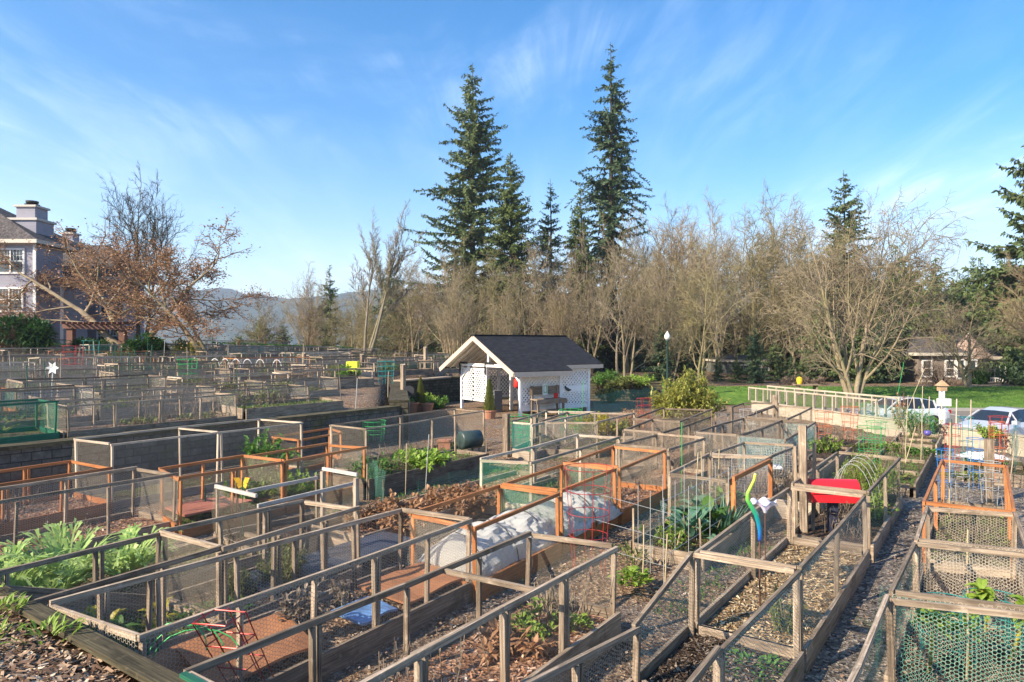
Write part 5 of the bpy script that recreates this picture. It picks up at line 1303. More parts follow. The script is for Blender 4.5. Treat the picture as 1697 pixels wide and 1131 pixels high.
# left middle
bush_r = bushy('broadleaf_bush', 'deep green broad leaved bush in front of the grey block wall', P(442, 792, .1), 'green', .75, 1.25, 520, .26, .10, 60, 22, 'olive')
bushy('leafy_plant', 'lime green bushy greens in the middle orange cage', inbed(CG['O3'], .25, .6), 'lime', .75, .62, 900, .13, .07, 61, 40, 'olive', 'plant')
bushy('leafy_plant', 'yellow green leafy clump in the left part of the middle orange cage', inbed(CG['O3'], .06, .3), 'olive', .5, .6, 420, .13, .07, 62, 20, 'olive', 'plant')
bushy('leafy_plant', 'pale green greens behind the rust plank lid', inbed(CG['O2'], .82, .25), 'lime', .5, .5, 420, .13, .07, 63, 20, 'olive', 'plant')
bushy('leafy_plant', 'row of green cabbages in the brown sided raised bed', so(13.6, -12.4, .42), 'lime', 1.0, .3, 900, .16, .10, 64, 60, 'olive', 'plant')
bushy('leafy_plant', 'wispy mixed stems at the left of the brown sided raised bed', so(11.8, -12.4, .42), 'green', .7, .55, 420, .12, .05, 65, 40, 'tan', 'plant')
bushy('dry_plant', 'reddish brown leafy mound between the white rails and the green net', so(9.3, -9.3, .2), 'rust', .9, .5, 1700, .11, .07, 66, 60, 'red', 'dead plant')
bushy('dry_plant', 'reddish brown leafy mound reaching towards the green net', so(11.0, -9.1, .2), 'rust', .9, .45, 1500, .11, .07, 67, 60, 'red', 'dead plant')
openbed('LB', 'bed of reddish leafy mounds in the middle between the cages', 8.2, 14.8, -10.2, -8.95, .3, 'leaf', 'grey', (), 900)
# by the shed and right centre
bushy('big_leafy_bush', 'big yellow green leafy bush on bamboo like stems right of centre', P(1139, 716, .05), 'ylime', 1.4, 2.5, 6500, .2, .075, 70, 130, 'tan', top_only=.35)
bushy('yellow_shrub', 'sprawling yellow green shrub in front of the shed side', P(985, 722, .05), 'yellow', 1.1, .9, 1500, .13, .07, 71, 50, 'olive', top_only=.2)
bushy('yellow_shrub', 'brownish twiggy shrub left of the big leafy bush', P(1052, 712, .05), 'rust', 1.0, 1.0, 900, .1, .05, 72, 60, 'tan')
bushy('yellow_shrub', 'low olive shrub between the sprawling one and the big bush', P(1025, 722, .05), 'olive', .7, .7, 700, .12, .06, 73, 30, 'olive')
bushy('leafy_plant', 'bright yellow green plant in the raised bed beyond the rosemary', so(23.3, -4.3, .2), 'lime', .5, .6, 600, .12, .07, 74, 26, 'olive', 'plant')
bushy('leafy_plant', 'bright plant at the wall top before the silver car', P(1638, 724, .5), 'lime', .5, .5, 500, .1, .06, 75, 26, 'olive', 'plant')
bushy('leafy_plant', 'green bush behind the netting fence beside the white post', P(1520, 722, .2), 'green', .8, 1.1, 900, .12, .06, 76, 40, 'tan', 'plant')
bushy('dry_plant', 'orange red dead vine climbing the netting fence', P(1494, 712, .2), 'rust', .35, 1.5, 400, .12, .06, 77, 14, 'red', 'dead plant')
for i, (u, v, lab, m) in enumerate(((1480, 745, 'low lettuces in the raised bed under the pale wall', 'lime'), (1530, 752, 'green leafy row beside the bamboo teepee', 'green'), (1465, 790, 'creeping greens in the nearest raised bed corner', 'olive'), (1435, 745, 'small weeds in the three compartment bed', 'olive'), (1600, 795, 'mixed low greens behind the coloured plant cages', 'olive'), (1635, 770, 'reddish and green leaves near the weathered wide post', 'green'))):
    clump('leafy_plant', lab, P(u, v, .25), m, 150, .6, .16, .13, .07, seed=80 + i)
for i, (u, v, lab, m, H) in enumerate(((700, 642, 'bright green shrub above the stone wall left of the shed', 'lime', .9), (725, 640, 'pale green plants on top of the stone wall', 'green', .6), (1010, 636, 'bushy green herbs planted above the stone wall right of the shed', 'green', .7), (1045, 636, 'low green ground plants on the bank right of the shed', 'lime', .4), (580, 620, 'dark green bush beside the yellow cloth bin', 'green', 1.0))):
    d = 39 if i < 2 else (46 if i < 4 else 36); q = PD(u, v, d); bushy('terrace_plant', lab, Vector((q.x, q.y, G(q.x, q.y))), m, 1.0, H, 700, .16, .09, 90 + i, 30, 'olive', 'plant')
# greenery sprinkled over the far terrace beds: nobody could count it
mb = MB(); r = random.Random(4)
beds = [c for k, c in CG.items() if k[0] == 'T' and '_' in k] + [CG['K1'], CG['K2'], CG['G2']]
for c in beds:
    if r.random() < .2: continue
    for _ in range(r.randint(2, 4)):
        a0, b0 = r.uniform(.1, .9), r.uniform(.3, .7); hh = r.choice((.1, .15, .25, .4))
        for k in range(r.randint(60, 150)):
            p = inbed(c, max(.02, min(.98, a0 + r.gauss(0, .08))), max(.05, min(.95, b0 + r.gauss(0, .2))), r.uniform(0, hh)); v = Vector((r.gauss(0, 1), r.gauss(0, 1), r.gauss(.6, .6)))
            leaf(mb, p, v, r.uniform(.1, .22), .07, .3, n=2)
mb.build('ground_cover', LF['olive']); tag(sc.objects['ground_cover'], 'scattered low greens growing all over the upper terrace beds', 'low plants', kind='stuff')
mb = MB()
for _ in range(9000):
    k = r.random()
    if k < .45: c = r.choice([CG['K2'], CG['Y1'], CG['O3'], CG['O2'], CG['L1'], CG['K5'], CG['P1'], CG['J']]); p = inbed(c, r.random(), r.random())
    else:
        o = r.choice((-11.3, -13.3, -13.6, -5.6, -3.4)) + r.gauss(0, .22); s = r.uniform(8, 19); p = so(s, o, .02)
        if noise.noise(p * .9) < .05: continue
    a = r.uniform(0, 6.28); L = r.uniform(.04, .11); mb.face([p, p + Vector((math.cos(a) * .02, math.sin(a) * .02, L * .5)), p + Vector((r.gauss(0, .03), r.gauss(0, .03), L))])
mb.build('grass', LF['green']); tag(sc.objects['grass.001'] if 'grass.001' in sc.objects else sc.objects['grass'], 'thin tufts of grass and weeds between the raised beds', 'grass', kind='stuff')
mb = MB(); r = random.Random(12)
pool = [c for k, c in CG.items() if k[0] in 'CMRTJKY' and k not in ('T0', 'T1', 'T2')] + [CG['L1'], CG['G1'], CG['V3'], CG['U'], CG['O1']]
for c in pool:
    for _ in range(r.randint(3, 9)):
        a0, b0 = r.uniform(.05, .95), r.uniform(.15, .85)
        for k in range(r.randint(4, 12)):
            p = inbed(c, max(.02, min(.98, a0 + r.gauss(0, .03))), max(.05, min(.95, b0 + r.gauss(0, .08)))); h = r.uniform(.15, .75); t_ = p + Vector((r.gauss(0, .12), r.gauss(0, .12), h))
            mb.tube([p, p.lerp(t_, .5) + Vector((r.gauss(0, .03), r.gauss(0, .03), .02)), t_], [.008, .006, .004], 3, cap=False)
            for q in range(2): m_ = p.lerp(t_, r.uniform(.4, .9)); leaf(mb, m_, Vector((r.gauss(0, 1), r.gauss(0, 1), r.gauss(-.2, .6))), r.uniform(.06, .14), .035, .5, n=2)
mb.build('dry_stalks', LF['grey']); tag(sc.objects['dry_stalks'], 'dead winter stalks and vines left standing all over the garden beds', 'dead stalks', kind='stuff')
# potted cypresses and pots by the shed
TERRA = pm('terracotta', (.42, .20, .12), .8, .2, 0, 6, .15)
def pot(root, p, r1, r2, h, mat=TERRA):
    mb = MB(); mb.lathe(p, [(r1, 0), (r2, h * .85), (r2 * 1.08, h * .85), (r2 * 1.08, h), (r2 * .9, h), (r2 * .85, h * .9), (.01, h * .88)], 18); return mb.build('pot', mat, root, smooth=False)
def cypress(label, u, v, vt, wd, seed, withpot=True):
    p = P(u, v, 0); H = CAMZ - (vt - HY) / F * p.y; root = empty('potted_cypress', p, label, 'shrub', 'dwarf cypresses in pots by the shed'); r = random.Random(seed); mb = MB()
    if withpot: pot(root, p, .26, .34, .42)
    mt = MB(); mt.tube([p, p + Z * H * .8], [.04, .01], 5); mt.build('trunk', BK['dark'], root)
    for i in range(3600):
        t = r.random(); z = .38 + (H - .38) * t; rr = wd * (1 - t) ** .7 * (.75 + .25 * math.sin(t * 20 + i % 7)) * r.uniform(.75, 1.05); a = r.uniform(0, 6.28)
        c = p + Vector((math.cos(a) * rr, math.sin(a) * rr, z)); leaf(mb, c, Vector((math.cos(a) * .5, math.sin(a) * .5, 1)), .1, .035, .1, n=2)
    mb.build('foliage', LF['olive'], root)
cypress('narrow yellow green dwarf cypress left of the shed before the stone wall', 697, 683, 628, .30, 1); cypress('narrow dwarf cypress in front of the open bay of the shed', 811, 694, 630, .34, 2)
for i, (u, v, r_, h, lab) in enumerate(((681, 684, .42, .55, 'large terracotta pot left of the dwarf cypress'), (708, 684, .34, .5, 'terracotta pot right of the dwarf cypress'))):
    p = P(u, v, 0); t = empty('terracotta_pot', p, lab, 'plant pot'); pot(t, p, r_ * .75, r_, h)
p = P(737, 748, 0); t = empty('planter_box', p, 'square terracotta planter seen through the metal capped cage', 'planter')
mb = MB(); mb.prism([(p.x - .2, p.y - .2), (p.x + .2, p.y - .2), (p.x + .2, p.y + .2), (p.x - .2, p.y + .2)], .0, .34); mb.build('tub', TERRA, t); mb = MB(); mb.box(p + Z * .36, (.46, .46, .06)); mb.build('rim', TERRA, t)
p = PD(779, 726, 20.5); t = empty('compost_tumbler', p, 'dark barrel lying on its side behind the wire of the metal capped cage', 'barrel')
mb = MB(); mb.lathe(p - fx * .35 - Z * .05, [(.2, 0), (.27, .03), (.27, .66), (.2, .7), (.01, .7)], 20, axis=fx); mb.build('drum', pm('dark_green_drum', (.035, .055, .05), .4), t, smooth=True)
mb = MB()
for a in (-.2, .2): mb.beam(p + fx * a - fy * .2 - Z * .3, p + fx * a - fy * .2 - Z * (p.z), .05, .05, up=fx); mb.beam(p + fx * a + fy * .2 - Z * .3, p + fx * a + fy * .2 - Z * (p.z), .05, .05, up=fx)
mb.build('stand', W['dark'], t)
# ================================================================= GARDEN THINGS
WIRE = lambda c, n: pm(n, c, .4, .5, .3)
RED = WIRE((.42, .04, .035), 'red_wire'); GRN = WIRE((.04, .38, .10), 'green_wire'); TEAL = WIRE((.03, .24, .22), 'teal_wire'); BLU = WIRE((.05, .22, .55), 'blue_wire'); GALV = WIRE((.45, .45, .43), 'galvanised_wire'); ORG = WIRE((.6, .16, .06), 'orange_wire')
BAM = pm('bamboo_cane', (.45, .36, .22), .6, .3, 0, 8, .2); DG = pm('dark_green_stake', (.015, .09, .06), .5)
def tomato(label, p, r0, r1, H, mat, rings=3, legs=4, lean=(0, 0), sq=False, wr=.006, group='wire plant cages'):
    t = empty('plant_cage', p, label, 'plant cage', group); ln = Vector((lean[0], lean[1], 0)); N_ = 4 if sq else 20
    def ring(z): k = z / H; rr = r0 + (r1 - r0) * k; return [p + ln * k + Vector((math.cos(6.2832 * i / N_ + .6) * rr, math.sin(6.2832 * i / N_ + .6) * rr, z)) for i in range(N_ + 1)]
    for q in range(rings):
        z = H * (1 - q / rings * .85); mb = MB(); mb.tube(ring(z), wr, 4); mb.build('ring', mat, t)
    for i in range(legs):
        a = 6.2832 * i / legs + .6; mb = MB()
        mb.tube([p + Vector((math.cos(a) * r0, math.sin(a) * r0, 0)), p + ln + Vector((math.cos(a) * r1, math.sin(a) * r1, H))], wr, 4); mb.build('leg', mat, t)
    return t
tomato('tall red wire tomato tower standing at the end of the white row cover', so(9.25, -5.05, .1), .25, .38, 1.62, RED, 4, 6, wr=.0055)
b0 = P(425, 1145, .15); t0 = PD(364, 1024, 6.0)
tomato('leaning square red wire tower in the lower left path', b0, .20, .22, t0.z - .15, RED, 3, 6, (t0.x - b0.x, t0.y - b0.y), True, .007)
t = empty('hose', so(3.3, -5.6, .1), 'loose green wire hoops beside the leaning red tower', 'wire')
mb = MB()
for k in range(3): c = PD(290 + k * 18, 1060 + k * 6, 6.1); mb.tube([c + Vector((math.cos(a / 8 * 3.14) * .28 * (1 + k * .2), math.sin(a / 8 * 3.14) * .1, math.sin(a / 8 * 3.14) * .22 - .1)) for a in range(9)], .006, 5)
mb.build('hoop', GRN, t)
for i, (u, v, H, m, lab, rr) in enumerate(((1578, 790, 1.35, RED, 'red wire plant cage at the left of the right hand tangle', .2), (1600, 786, 1.5, TEAL, 'teal wire plant cage in the middle of the right hand tangle', .18), (1618, 812, 1.2, BLU, 'blue wire plant cage before the weathered wide post', .2), (1652, 800, 1.5, ORG, 'orange wire plant cage right of the weathered wide post', .18), (1590, 832, 1.0, GALV, 'plain wire plant cage at the front of the right hand tangle', .22), (1640, 836, .9, GALV, 'plain wire plant cage near the orange top board', .2), (1441, 798, 1.35, GRN, 'bright green wire plant cage over the rosemary', .3), (1452, 752, 1.0, GRN, 'bright green wire cage beyond the rosemary', .3), (1566, 828, 1.1, BLU, 'second blue wire cage by the left orange board', .17))):
    tomato(lab, P(u, v, .2), rr * .7, rr, H, m, 4, 4, wr=.007)
for i, (u, v, H, m, lab) in enumerate(((1408, 735, 1.3, ORG, 'orange wire cage near the rusty stalks beyond the tall post'), (1365, 740, 1.2, ORG, 'first orange wire cage right of the tall post'), (1240, 735, 1.2, GALV, 'plain wire cage in the middle beds'), (1655, 745, 1.1, RED, 'red wire cage by the lit plant before the silver car'), (1068, 716, 1.35, RED, 'red wire cage with pink cloth left of the big leafy bush'))):
    tomato(lab, P(u, v, .1), .2, .3, H, m, 4, 5, wr=.008)
for i, (a, b, lab) in enumerate(((.45, .35, 'large green wire ring cage around the kale stalks'), (.62, .7, 'second green wire ring cage on the right of the kale stalks'))):
    tomato(lab, inbed(CG['V1'], a, b), .26, .3, .62, TEAL, 5, 8, wr=.006)
def stick(name, label, a, b, rad, mat, cat='stake', group=None, n=6):
    t = empty(name, Vector(a), label, cat, group); mb = MB(); mb.tube([a, Vector(a).lerp(Vector(b), .5) + Vector((rnd.gauss(0, .006), rnd.gauss(0, .006), 0)), b], rad, n); mb.build('shaft', mat, t); return t
def pst(u, vb, vt, z=.2, du=0, d=None):
    a = P(u, vb, z); return a, PD(u + du, vt, a.y)
ST = [(1604, 1010, 878, 0, BAM, 'wooden stake with a reddish tip in the kale stalk cage'), (1602, 1128, 1010, 2, BAM, 'thin cane in the nearest right hand cage'),
      (1573, 862, 700, 2, BAM, 'tall thin brown cane in front of the orange top boards'), (1576, 760, 695, 1, DG, 'thick dark green stake near the pale timber wall'),
      (1500, 770, 655, 5, BAM, 'leaning cane of the bamboo teepee, left one'), (1499, 772, 708, 18, BAM, 'slanting cane of the bamboo teepee'), (1526, 770, 640, 3, BAM, 'upright cane of the bamboo teepee'), (1530, 765, 700, -2, BAM, 'short upright cane of the bamboo teepee'),
      (1670, 830, 715, 14, W['grey'], 'leaning grey stick at the far right above the orange boards'), (963, 720, 630, 4, GRN, 'tall thin green stake right of the shed bench'), (1129, 830, 700, 1, GRN, 'tall green stake in the middle beds'),
      (1190, 830, 745, 2, BAM, 'cane leaning on the grey cage left of the orange door frame'), (1152, 850, 750, 5, BAM, 'pair of canes behind the kale, left one'), (1166, 850, 748, -4, BAM, 'pair of canes behind the kale, right one'),
      (1065, 965, 870, 2, BAM, 'short cane in the trellis bed'), (1102, 970, 885, 4, BAM, 'second short cane in the trellis bed'), (1120, 915, 880, 8, BAM, 'slanting short cane before the kale'),
      (538, 800, 755, 0, W['dark'], 'dark thin stake beside the white rails'), (635, 840, 795, 0, W['grey'], 'short grey stake in the reddish leafy bed'), (672, 820, 735, 2, BAM, 'pale stake before the brown sided bed'), (705, 815, 720, 6, GALV, 'thin metal rod before the brown sided bed'),
      (1480, 700, 600, 18, GRN, 'long slender green pole above the netting fence'), (1492, 706, 612, 40, BAM, 'long slanting pale pole crossing above the netting fence'), (340, 850, 808, 0, DG, 'green stake near the rust plank lid'), (212, 965, 905, 0, DG, 'green stake in the cardoon cage')]
for (u, vb, vt, du, m, lab) in ST: a, b = pst(u, vb, vt, .15, du); stick('garden_stake', lab, a, b, .011 if m not in (DG,) else .016, m, group='garden stakes')
# trellis wires over the kale bed
t = empty('wire_trellis', so(10.4, -4.9, .1), 'thin upright trellis wires and strings left of the kale', 'trellis')
for i in range(14):
    mb = MB(); a = so(9.3 + i * .33, -3.85 - (i % 3) * .35, .15); mb.tube([a, a + Z * 1.25], .005, 4); mb.build('wire', GALV, t)
for z in (.55, .95, 1.35): mb = MB(); mb.tube([so(9.2, -4.9, z), so(9.6, -3.85, z - .25)], .004, 4); mb.tube([so(9.3, -3.85, z), so(13.8, -3.85, z)], .004, 4); mb.build('string', GALV, t)
# white row cover over hoops
t = empty('row_cover', so(9.9, -6.65, .2), 'white translucent row cover draped over hoops in the orange cage', 'row cover')
mb = MB(); r = random.Random(3); ns, na = 150, 26; s0, s1 = 7.7, 12.5
def rc(i, j):
    t_ = i / ns; s = s0 + (s1 - s0) * t_; e = min(1, t_ * 9 + .02, (1 - t_) * 9 + .02) ** .6; hp_ = .5 + .5 * abs(math.cos(t_ * math.pi * 5)); H = (.30 + .24 * hp_) * e; a = math.pi * j / na
    w_ = .60 + .04 * math.sin(t_ * 23); f = noise.noise(Vector((s * 3.5, j * .5, 1))) * .05 + noise.noise(Vector((s * 9, j * .45, 7))) * .045 + abs(noise.noise(Vector((s * 5 + j * .3, j * .25, 3)))) * .05
    return so(s + f * .5, -6.65 - math.cos(a) * w_ + f,   .2 + max(0, math.sin(a)) ** .8 * H + f * .8)
for i in range(ns):
    for j in range(na): mb.face([rc(i, j), rc(i, j + 1), rc(i + 1, j + 1), rc(i + 1, j)])
cl = newmat('white_row_cover_cloth'); nt = cl[1]; _b = princ(nt, None, (.74, .74, .70), .8, .2); _t = N(nt, 'ShaderNodeBsdfTranslucent'); _t.inputs[0].default_value = (.7, .7, .66, 1); _m = N(nt, 'ShaderNodeMixShader'); _m.inputs[0].default_value = .45
nt.links.new(_b.outputs[0], _m.inputs[1]); nt.links.new(_t.outputs[0], _m.inputs[2]); nt.links.new(_m.outputs[0], cl[2].inputs[0])
mb.build('cloth', cl[0], t, smooth=True)
for k in range(6):
    s = s0 + .25 + (s1 - s0 - .5) * k / 5; mb = MB(); mb.tube([so(s, -6.65 - math.cos(a / 10 * math.pi) * .61, .2 + math.sin(a / 10 * math.pi) * .58) for a in range(11)], .008, 5); mb.build('hoop', pm('black_hoop', (.03, .03, .03)), t)
# rust mats and the blue sheet lying in the mossy railed cage
RUST = pm('rust_coloured_mat', (.36, .16, .075), .85, .2, 0, 3, .3, .5)
def mat_sheet(name, label, s0, s1, o0, o1, z0, z1, m, tilt=0, th=.03):
    c = so((s0 + s1) / 2, (o0 + o1) / 2, (z0 + z1) / 2); t = empty(name, c, label, 'ground sheet', None); mb = MB(); n = 10
    def q(i, j, top):
        a, b = i / n, j / n; return so(s0 + (s1 - s0) * a, o0 + (o1 - o0) * b + (s1 - s0) * a * tilt, z0 + (z1 - z0) * b + .02 * math.sin(a * 7) * math.sin(b * 5) + (th if top else 0))
    for i in range(n):
        for j in range(n): mb.face([q(i, j, 1), q(i + 1, j, 1), q(i + 1, j + 1, 1), q(i, j + 1, 1)][::-1] if False else [q(i, j, 1), q(i, j + 1, 1), q(i + 1, j + 1, 1), q(i + 1, j, 1)][::-1])
    for (i0, j0, i1, j1) in [(i, 0, i + 1, 0) for i in range(n)] + [(n, j, n, j + 1) for j in range(n)] + [(i + 1, n, i, n) for i in range(n)] + [(0, j + 1, 0, j) for j in range(n)]: mb.face([q(i0, j0, 0), q(i1, j1, 0), q(i1, j1, 1), q(i0, j0, 1)])
    mb.build('sheet', m, t, smooth=False); return t
mat_sheet('ground_mat', 'rust coloured mat nearest to the leaning red tower', 3.2, 4.15, -7.0, -6.1, .42, .28, RUST)
mat_sheet('ground_mat', 'middle sloping rust coloured mat in the mossy railed cage', 3.7, 4.9, -6.75, -6.08, .50, .30, RUST, .05)
mat_sheet('ground_mat', 'rust coloured mat beyond the blue sheet', 6.35, 7.6, -7.0, -6.1, .32, .28, RUST)
mat_sheet('plastic_sheet', 'bright blue sheet lying between the rust coloured mats', 5.6, 6.2, -6.65, -6.1, .30, .27, pm('blue_sheet', (.13, .26, .50), .35, .5, 0, 3, .25))
mat_sheet('ground_mat', 'dark plastic sheet in the bed behind the cardoon cage', 5.6, 8.6, -8.85, -7.95, .26, .27, pm('black_cloth', (.05, .055, .07), .5, .4, 0, 4, .3, .6))
for i in range(6):
    pass
t = empty('plank_lid', inbed(CG['O2'], .35, .5), 'rust brown plank lid lying over the left half of the orange cage', 'plank lid')
mb = MB()
for i in range(7):
    b = .08 + i * .14; mb.beam(inbed(CG['O2'], .04, b, .16 + .012 * i), inbed(CG['O2'], .68, b, .17 + .012 * i), .165, .03)
mb.build('planks', wood('rust_brown_plank', (.22, .07, .04), (.36, .13, .08), (.47, .21, .13)), t)
# chalky white rails of the butterfly cage
c = CG['Wt']
for nm, a, b in (('top_rail', (357, 806, 1.12), (425, 822, 1.12)), ('top_rail', (409, 815, 1.05), (526, 792, 1.05)), ('top_rail', (427, 839, 1.0), (592, 800, 1.0)), ('top_rail', (535, 777, 1.25), (592, 787, 1.25))):
    mb = MB(); mb.beam(P(*a), P(*b), .04, .06); mb.build(nm, W['white'], c['root'])
for u, v, z in ((535, 777, 1.25), (590, 788, 1.25)): mb = MB(); q = P(u, v, z); mb.beam(Vector((q.x, q.y, 0)), q - Z * .05, .07, .07, up=E); mb.build('post', W['pale'], c['root'])
t = empty('butterfly_ornament', PD(402, 806, 11.6), 'orange yellow butterfly ornament on a thin green stake', 'ornament')
p = PD(402, 800, 11.6); mb = MB()
for sg in (-1, 1):
    mb.face([p + Vector((0, 0, -.06)), p + Vector((sg * .06, -.02, -.1)), p + Vector((sg * .09, -.03, -.03)), p + Vector((sg * .05, -.02, .02))]); mb.face([p + Vector((0, 0, -.03)), p + Vector((sg * .10, -.03, .0)), p + Vector((sg * .14, -.05, .09)), p + Vector((sg * .05, -.02, .09))])
mb.build('wing', pm('orange_yellow_enamel', (.75, .42, .04), .4), t)
mb = MB(); mb.tube([Vector((p.x, p.y, .05)), p - Z * .1], .008, 5); mb.tube([p - Z * .1, p + Z * .08], .012, 6); mb.build('stake', DG, t)
# glass flame and white glass flower
def grad(name, stops, rough=.12):
    m, nt, out = newmat(name); tcn = N(nt, 'ShaderNodeTexCoord'); s = N(nt, 'ShaderNodeSeparateXYZ'); nt.links.new(tcn.outputs['UV'], s.inputs[0])
    b = princ(nt, out, ramp(nt, s.outputs[0], stops), rough, .6); b.inputs['Transmission Weight'].default_value = .25; b.inputs['Coat Weight'].default_value = .6; return m
gp = [(1252, 785), (1250, 795), (1245, 806), (1239, 818), (1239, 829), (1246, 841), (1253, 853), (1257, 866), (1259, 880), (1259, 897)]
pts = [PD(u, v, 8.95) for u, v in gp][::-1]; L = 1; t = empty('glass_flame', Vector((pts[0].x, 8.95, .2)), 'twisting glass flame shading from blue through green to yellow on a stake', 'glass ornament')
fine = []
for i in range(len(pts) - 1):
    for k in range(4): fine.append(pts[i].lerp(pts[i + 1], k / 4))
fine.append(pts[-1]); nf = len(fine); mb = MB(); mb.tube(fine, [.017 + .017 * math.sin(math.pi * min(1, i / nf * 1.25)) * (1 - i / nf) ** .4 + .002 for i in range(nf)], 12)
mx_ = max(q[0] for q in mb.uv); mb.uv = [(q[0] / mx_, q[1]) for q in mb.uv]; mb.build('glass', grad('blue_green_yellow_glass', [(0, (.02, .08, .55)), (.12, (.02, .22, .6)), (.35, (.01, .35, .3)), (.55, (.08, .5, .1)), (.8, (.5, .7, .05)), (.95, (.8, .85, .1))]), t, smooth=True)
mb = MB(); mb.tube([Vector((pts[0].x, 8.95, .1)), pts[0]], .012, 8); mb.build('stake', pm('rusty_rod', (.12, .06, .04)), t)
fc = PD(1268, 838, 9.3); t = empty('glass_flower', Vector((fc.x, 9.3, .2)), 'white frilled glass trumpet flower on a thin stake', 'glass ornament'); mb = MB(); n = 40; prof = [(.02, -.10), (.035, -.06), (.06, -.02), (.11, .03), (.155, .055), (.165, .05)]
for i, (rr, h) in enumerate(prof):
    for j in range(n):
        a = 2 * math.pi * j / n; f = max(0, (rr - .05)) / .12; q = 1 + .16 * f * math.sin(a * 5)
        mb.v.append(tuple(fc + Vector((math.cos(a) * rr * q, math.sin(a) * rr * q, h + .035 * f * math.cos(a * 5)))))
for i in range(len(prof) - 1):
    for j in range(n): j2 = (j + 1) % n; mb.f.append((i * n + j, i * n + j2, (i + 1) * n + j2, (i + 1) * n + j)); mb.uv += [(i / 5, 0), (i / 5, 0), ((i + 1) / 5, 0), ((i + 1) / 5, 0)]
mb.build('petals', grad('white_violet_glass', [(0, (.75, .72, .76)), (.6, (.72, .62, .78)), (.85, (.8, .76, .82)), (1, (.85, .85, .85))], .15), t, smooth=True)
mb = MB(); mb.tube([Vector((fc.x, 9.3, .1)), fc - Z * .09], .008, 6); mb.build('stake', pm('rusty_rod', (.12, .06, .04)), t)
# red mailbox on its dark post
mc = PD(1380, 812, 12.6); ax = Vector((.985, -.10, 0)).normalized() ; t = empty('mailbox', Vector((mc.x, mc.y, 0)), 'large red dome topped mailbox on a dark post between the right hand cages', 'mailbox')
mb = MB(); n = 16; L2 = .42; side = Vector((-ax.y, ax.x, 0)); prof = [(-.19, -.20), (.19, -.20)] + [(.19 * math.cos(math.pi * k / n), .0 + .20 * math.sin(math.pi * k / n)) for k in range(n + 1)]
A_ = [mc - ax * L2 + side * x + Z * z for x, z in prof]; B_ = [mc + ax * L2 + side * x + Z * z for x, z in prof]
mb.face(A_); mb.face(B_[::-1])
for i in range(len(prof)): j = (i + 1) % len(prof); mb.face([A_[i], B_[i], B_[j], A_[j]][::-1])
RP = pm('red_paint', (.62, .02, .03), .3, .5, 0, 5, .1); mb.build('body', RP, t)
mb = MB(); mb.beam(mc - ax * (L2 + .01) - side * .2 - Z * .03, mc - ax * (L2 + .01) + side * .2 - Z * .03, .03, .04); mb.beam(mc - ax * L2 - side * .205 - Z * .02, mc + ax * L2 - side * .205 - Z * .02, .015, .035); mb.build('door_rim', RP, t)
mb = MB(); mb.beam(Vector((mc.x, mc.y, 0)), mc - Z * .21, .15, .15, up=ax); mb.build('post', pm('dark_blue_post', (.025, .03, .06), .6), t)
# weathered posts
for i, (u, vb, vt, w_, du, lab) in enumerate(((1333, 893, 705, .13, -3, 'tall weathered grey post left of the red mailbox'), (1347, 890, 735, .06, 3, 'narrow old board leaning beside the tall weathered post'), (1321, 885, 740, .05, -4, 'thin grey board on the left of the tall weathered post'), (839, 755, 686, .19, 0, 'thick brown post before the green netting cage near the shed'), (886, 724, 692, .22, 0, 'short thick post in front of the wooden bench'), (1285, 712, 655, .2, 0, 'thick grey post among the rear cages at the pale fence'), (1210, 730, 675, .2, 0, 'thick brown post right of the leafy bush'), (1639, 832, 728, .19, 0, 'weathered wide board standing in the orange topped cage'))):
    a, b = pst(u, vb, vt, .05, du); t = empty('old_post', a, lab, 'post'); mb = MB(); mb.beam(a - Z * .05, b, w_, w_ * .8, up=E); mb.build('timber', W['grey' if i not in (3, 4, 6) else 'dark'], t)
# orange door frame with clear panel
t = empty('door_frame', P(1240, 778, 1.15), 'orange stained door frame with a clear sheet on the near side of the grey cage', 'door frame')
a, b = P(1209, 793, 1.15), P(1271, 763, 1.15); off = NN * .07
for q0, q1 in ((a, b), (Vector((a.x, a.y, .32)), Vector((b.x, b.y, .32)))): mb = MB(); mb.beam(q0 + off, q1 + off, .05, .08); mb.build('rail', W['orange'], t)
for q in (a, b): mb = MB(); mb.beam(Vector((q.x, q.y, .2)) + off, q + off - Z * .045, .09, .05, up=E); mb.build('stile', W['orange'], t)
fm, nt, out = newmat('hazy_clear_sheet'); _b = princ(nt, None, (.6, .58, .58), .3, .5); _t = N(nt, 'ShaderNodeBsdfTransparent'); _m = N(nt, 'ShaderNodeMixShader'); _m.inputs[0].default_value = .28
nt.links.new(_t.outputs[0], _m.inputs[1]); nt.links.new(_b.outputs[0], _m.inputs[2]); nt.links.new(_m.outputs[0], out.inputs[0])
mb = MB(); mb.face([Vector((a.x, a.y, .3)) + off, Vector((b.x, b.y, .3)) + off, b + off - Z * .05, a + off - Z * .05]); mb.build('clear_sheet', fm, t)
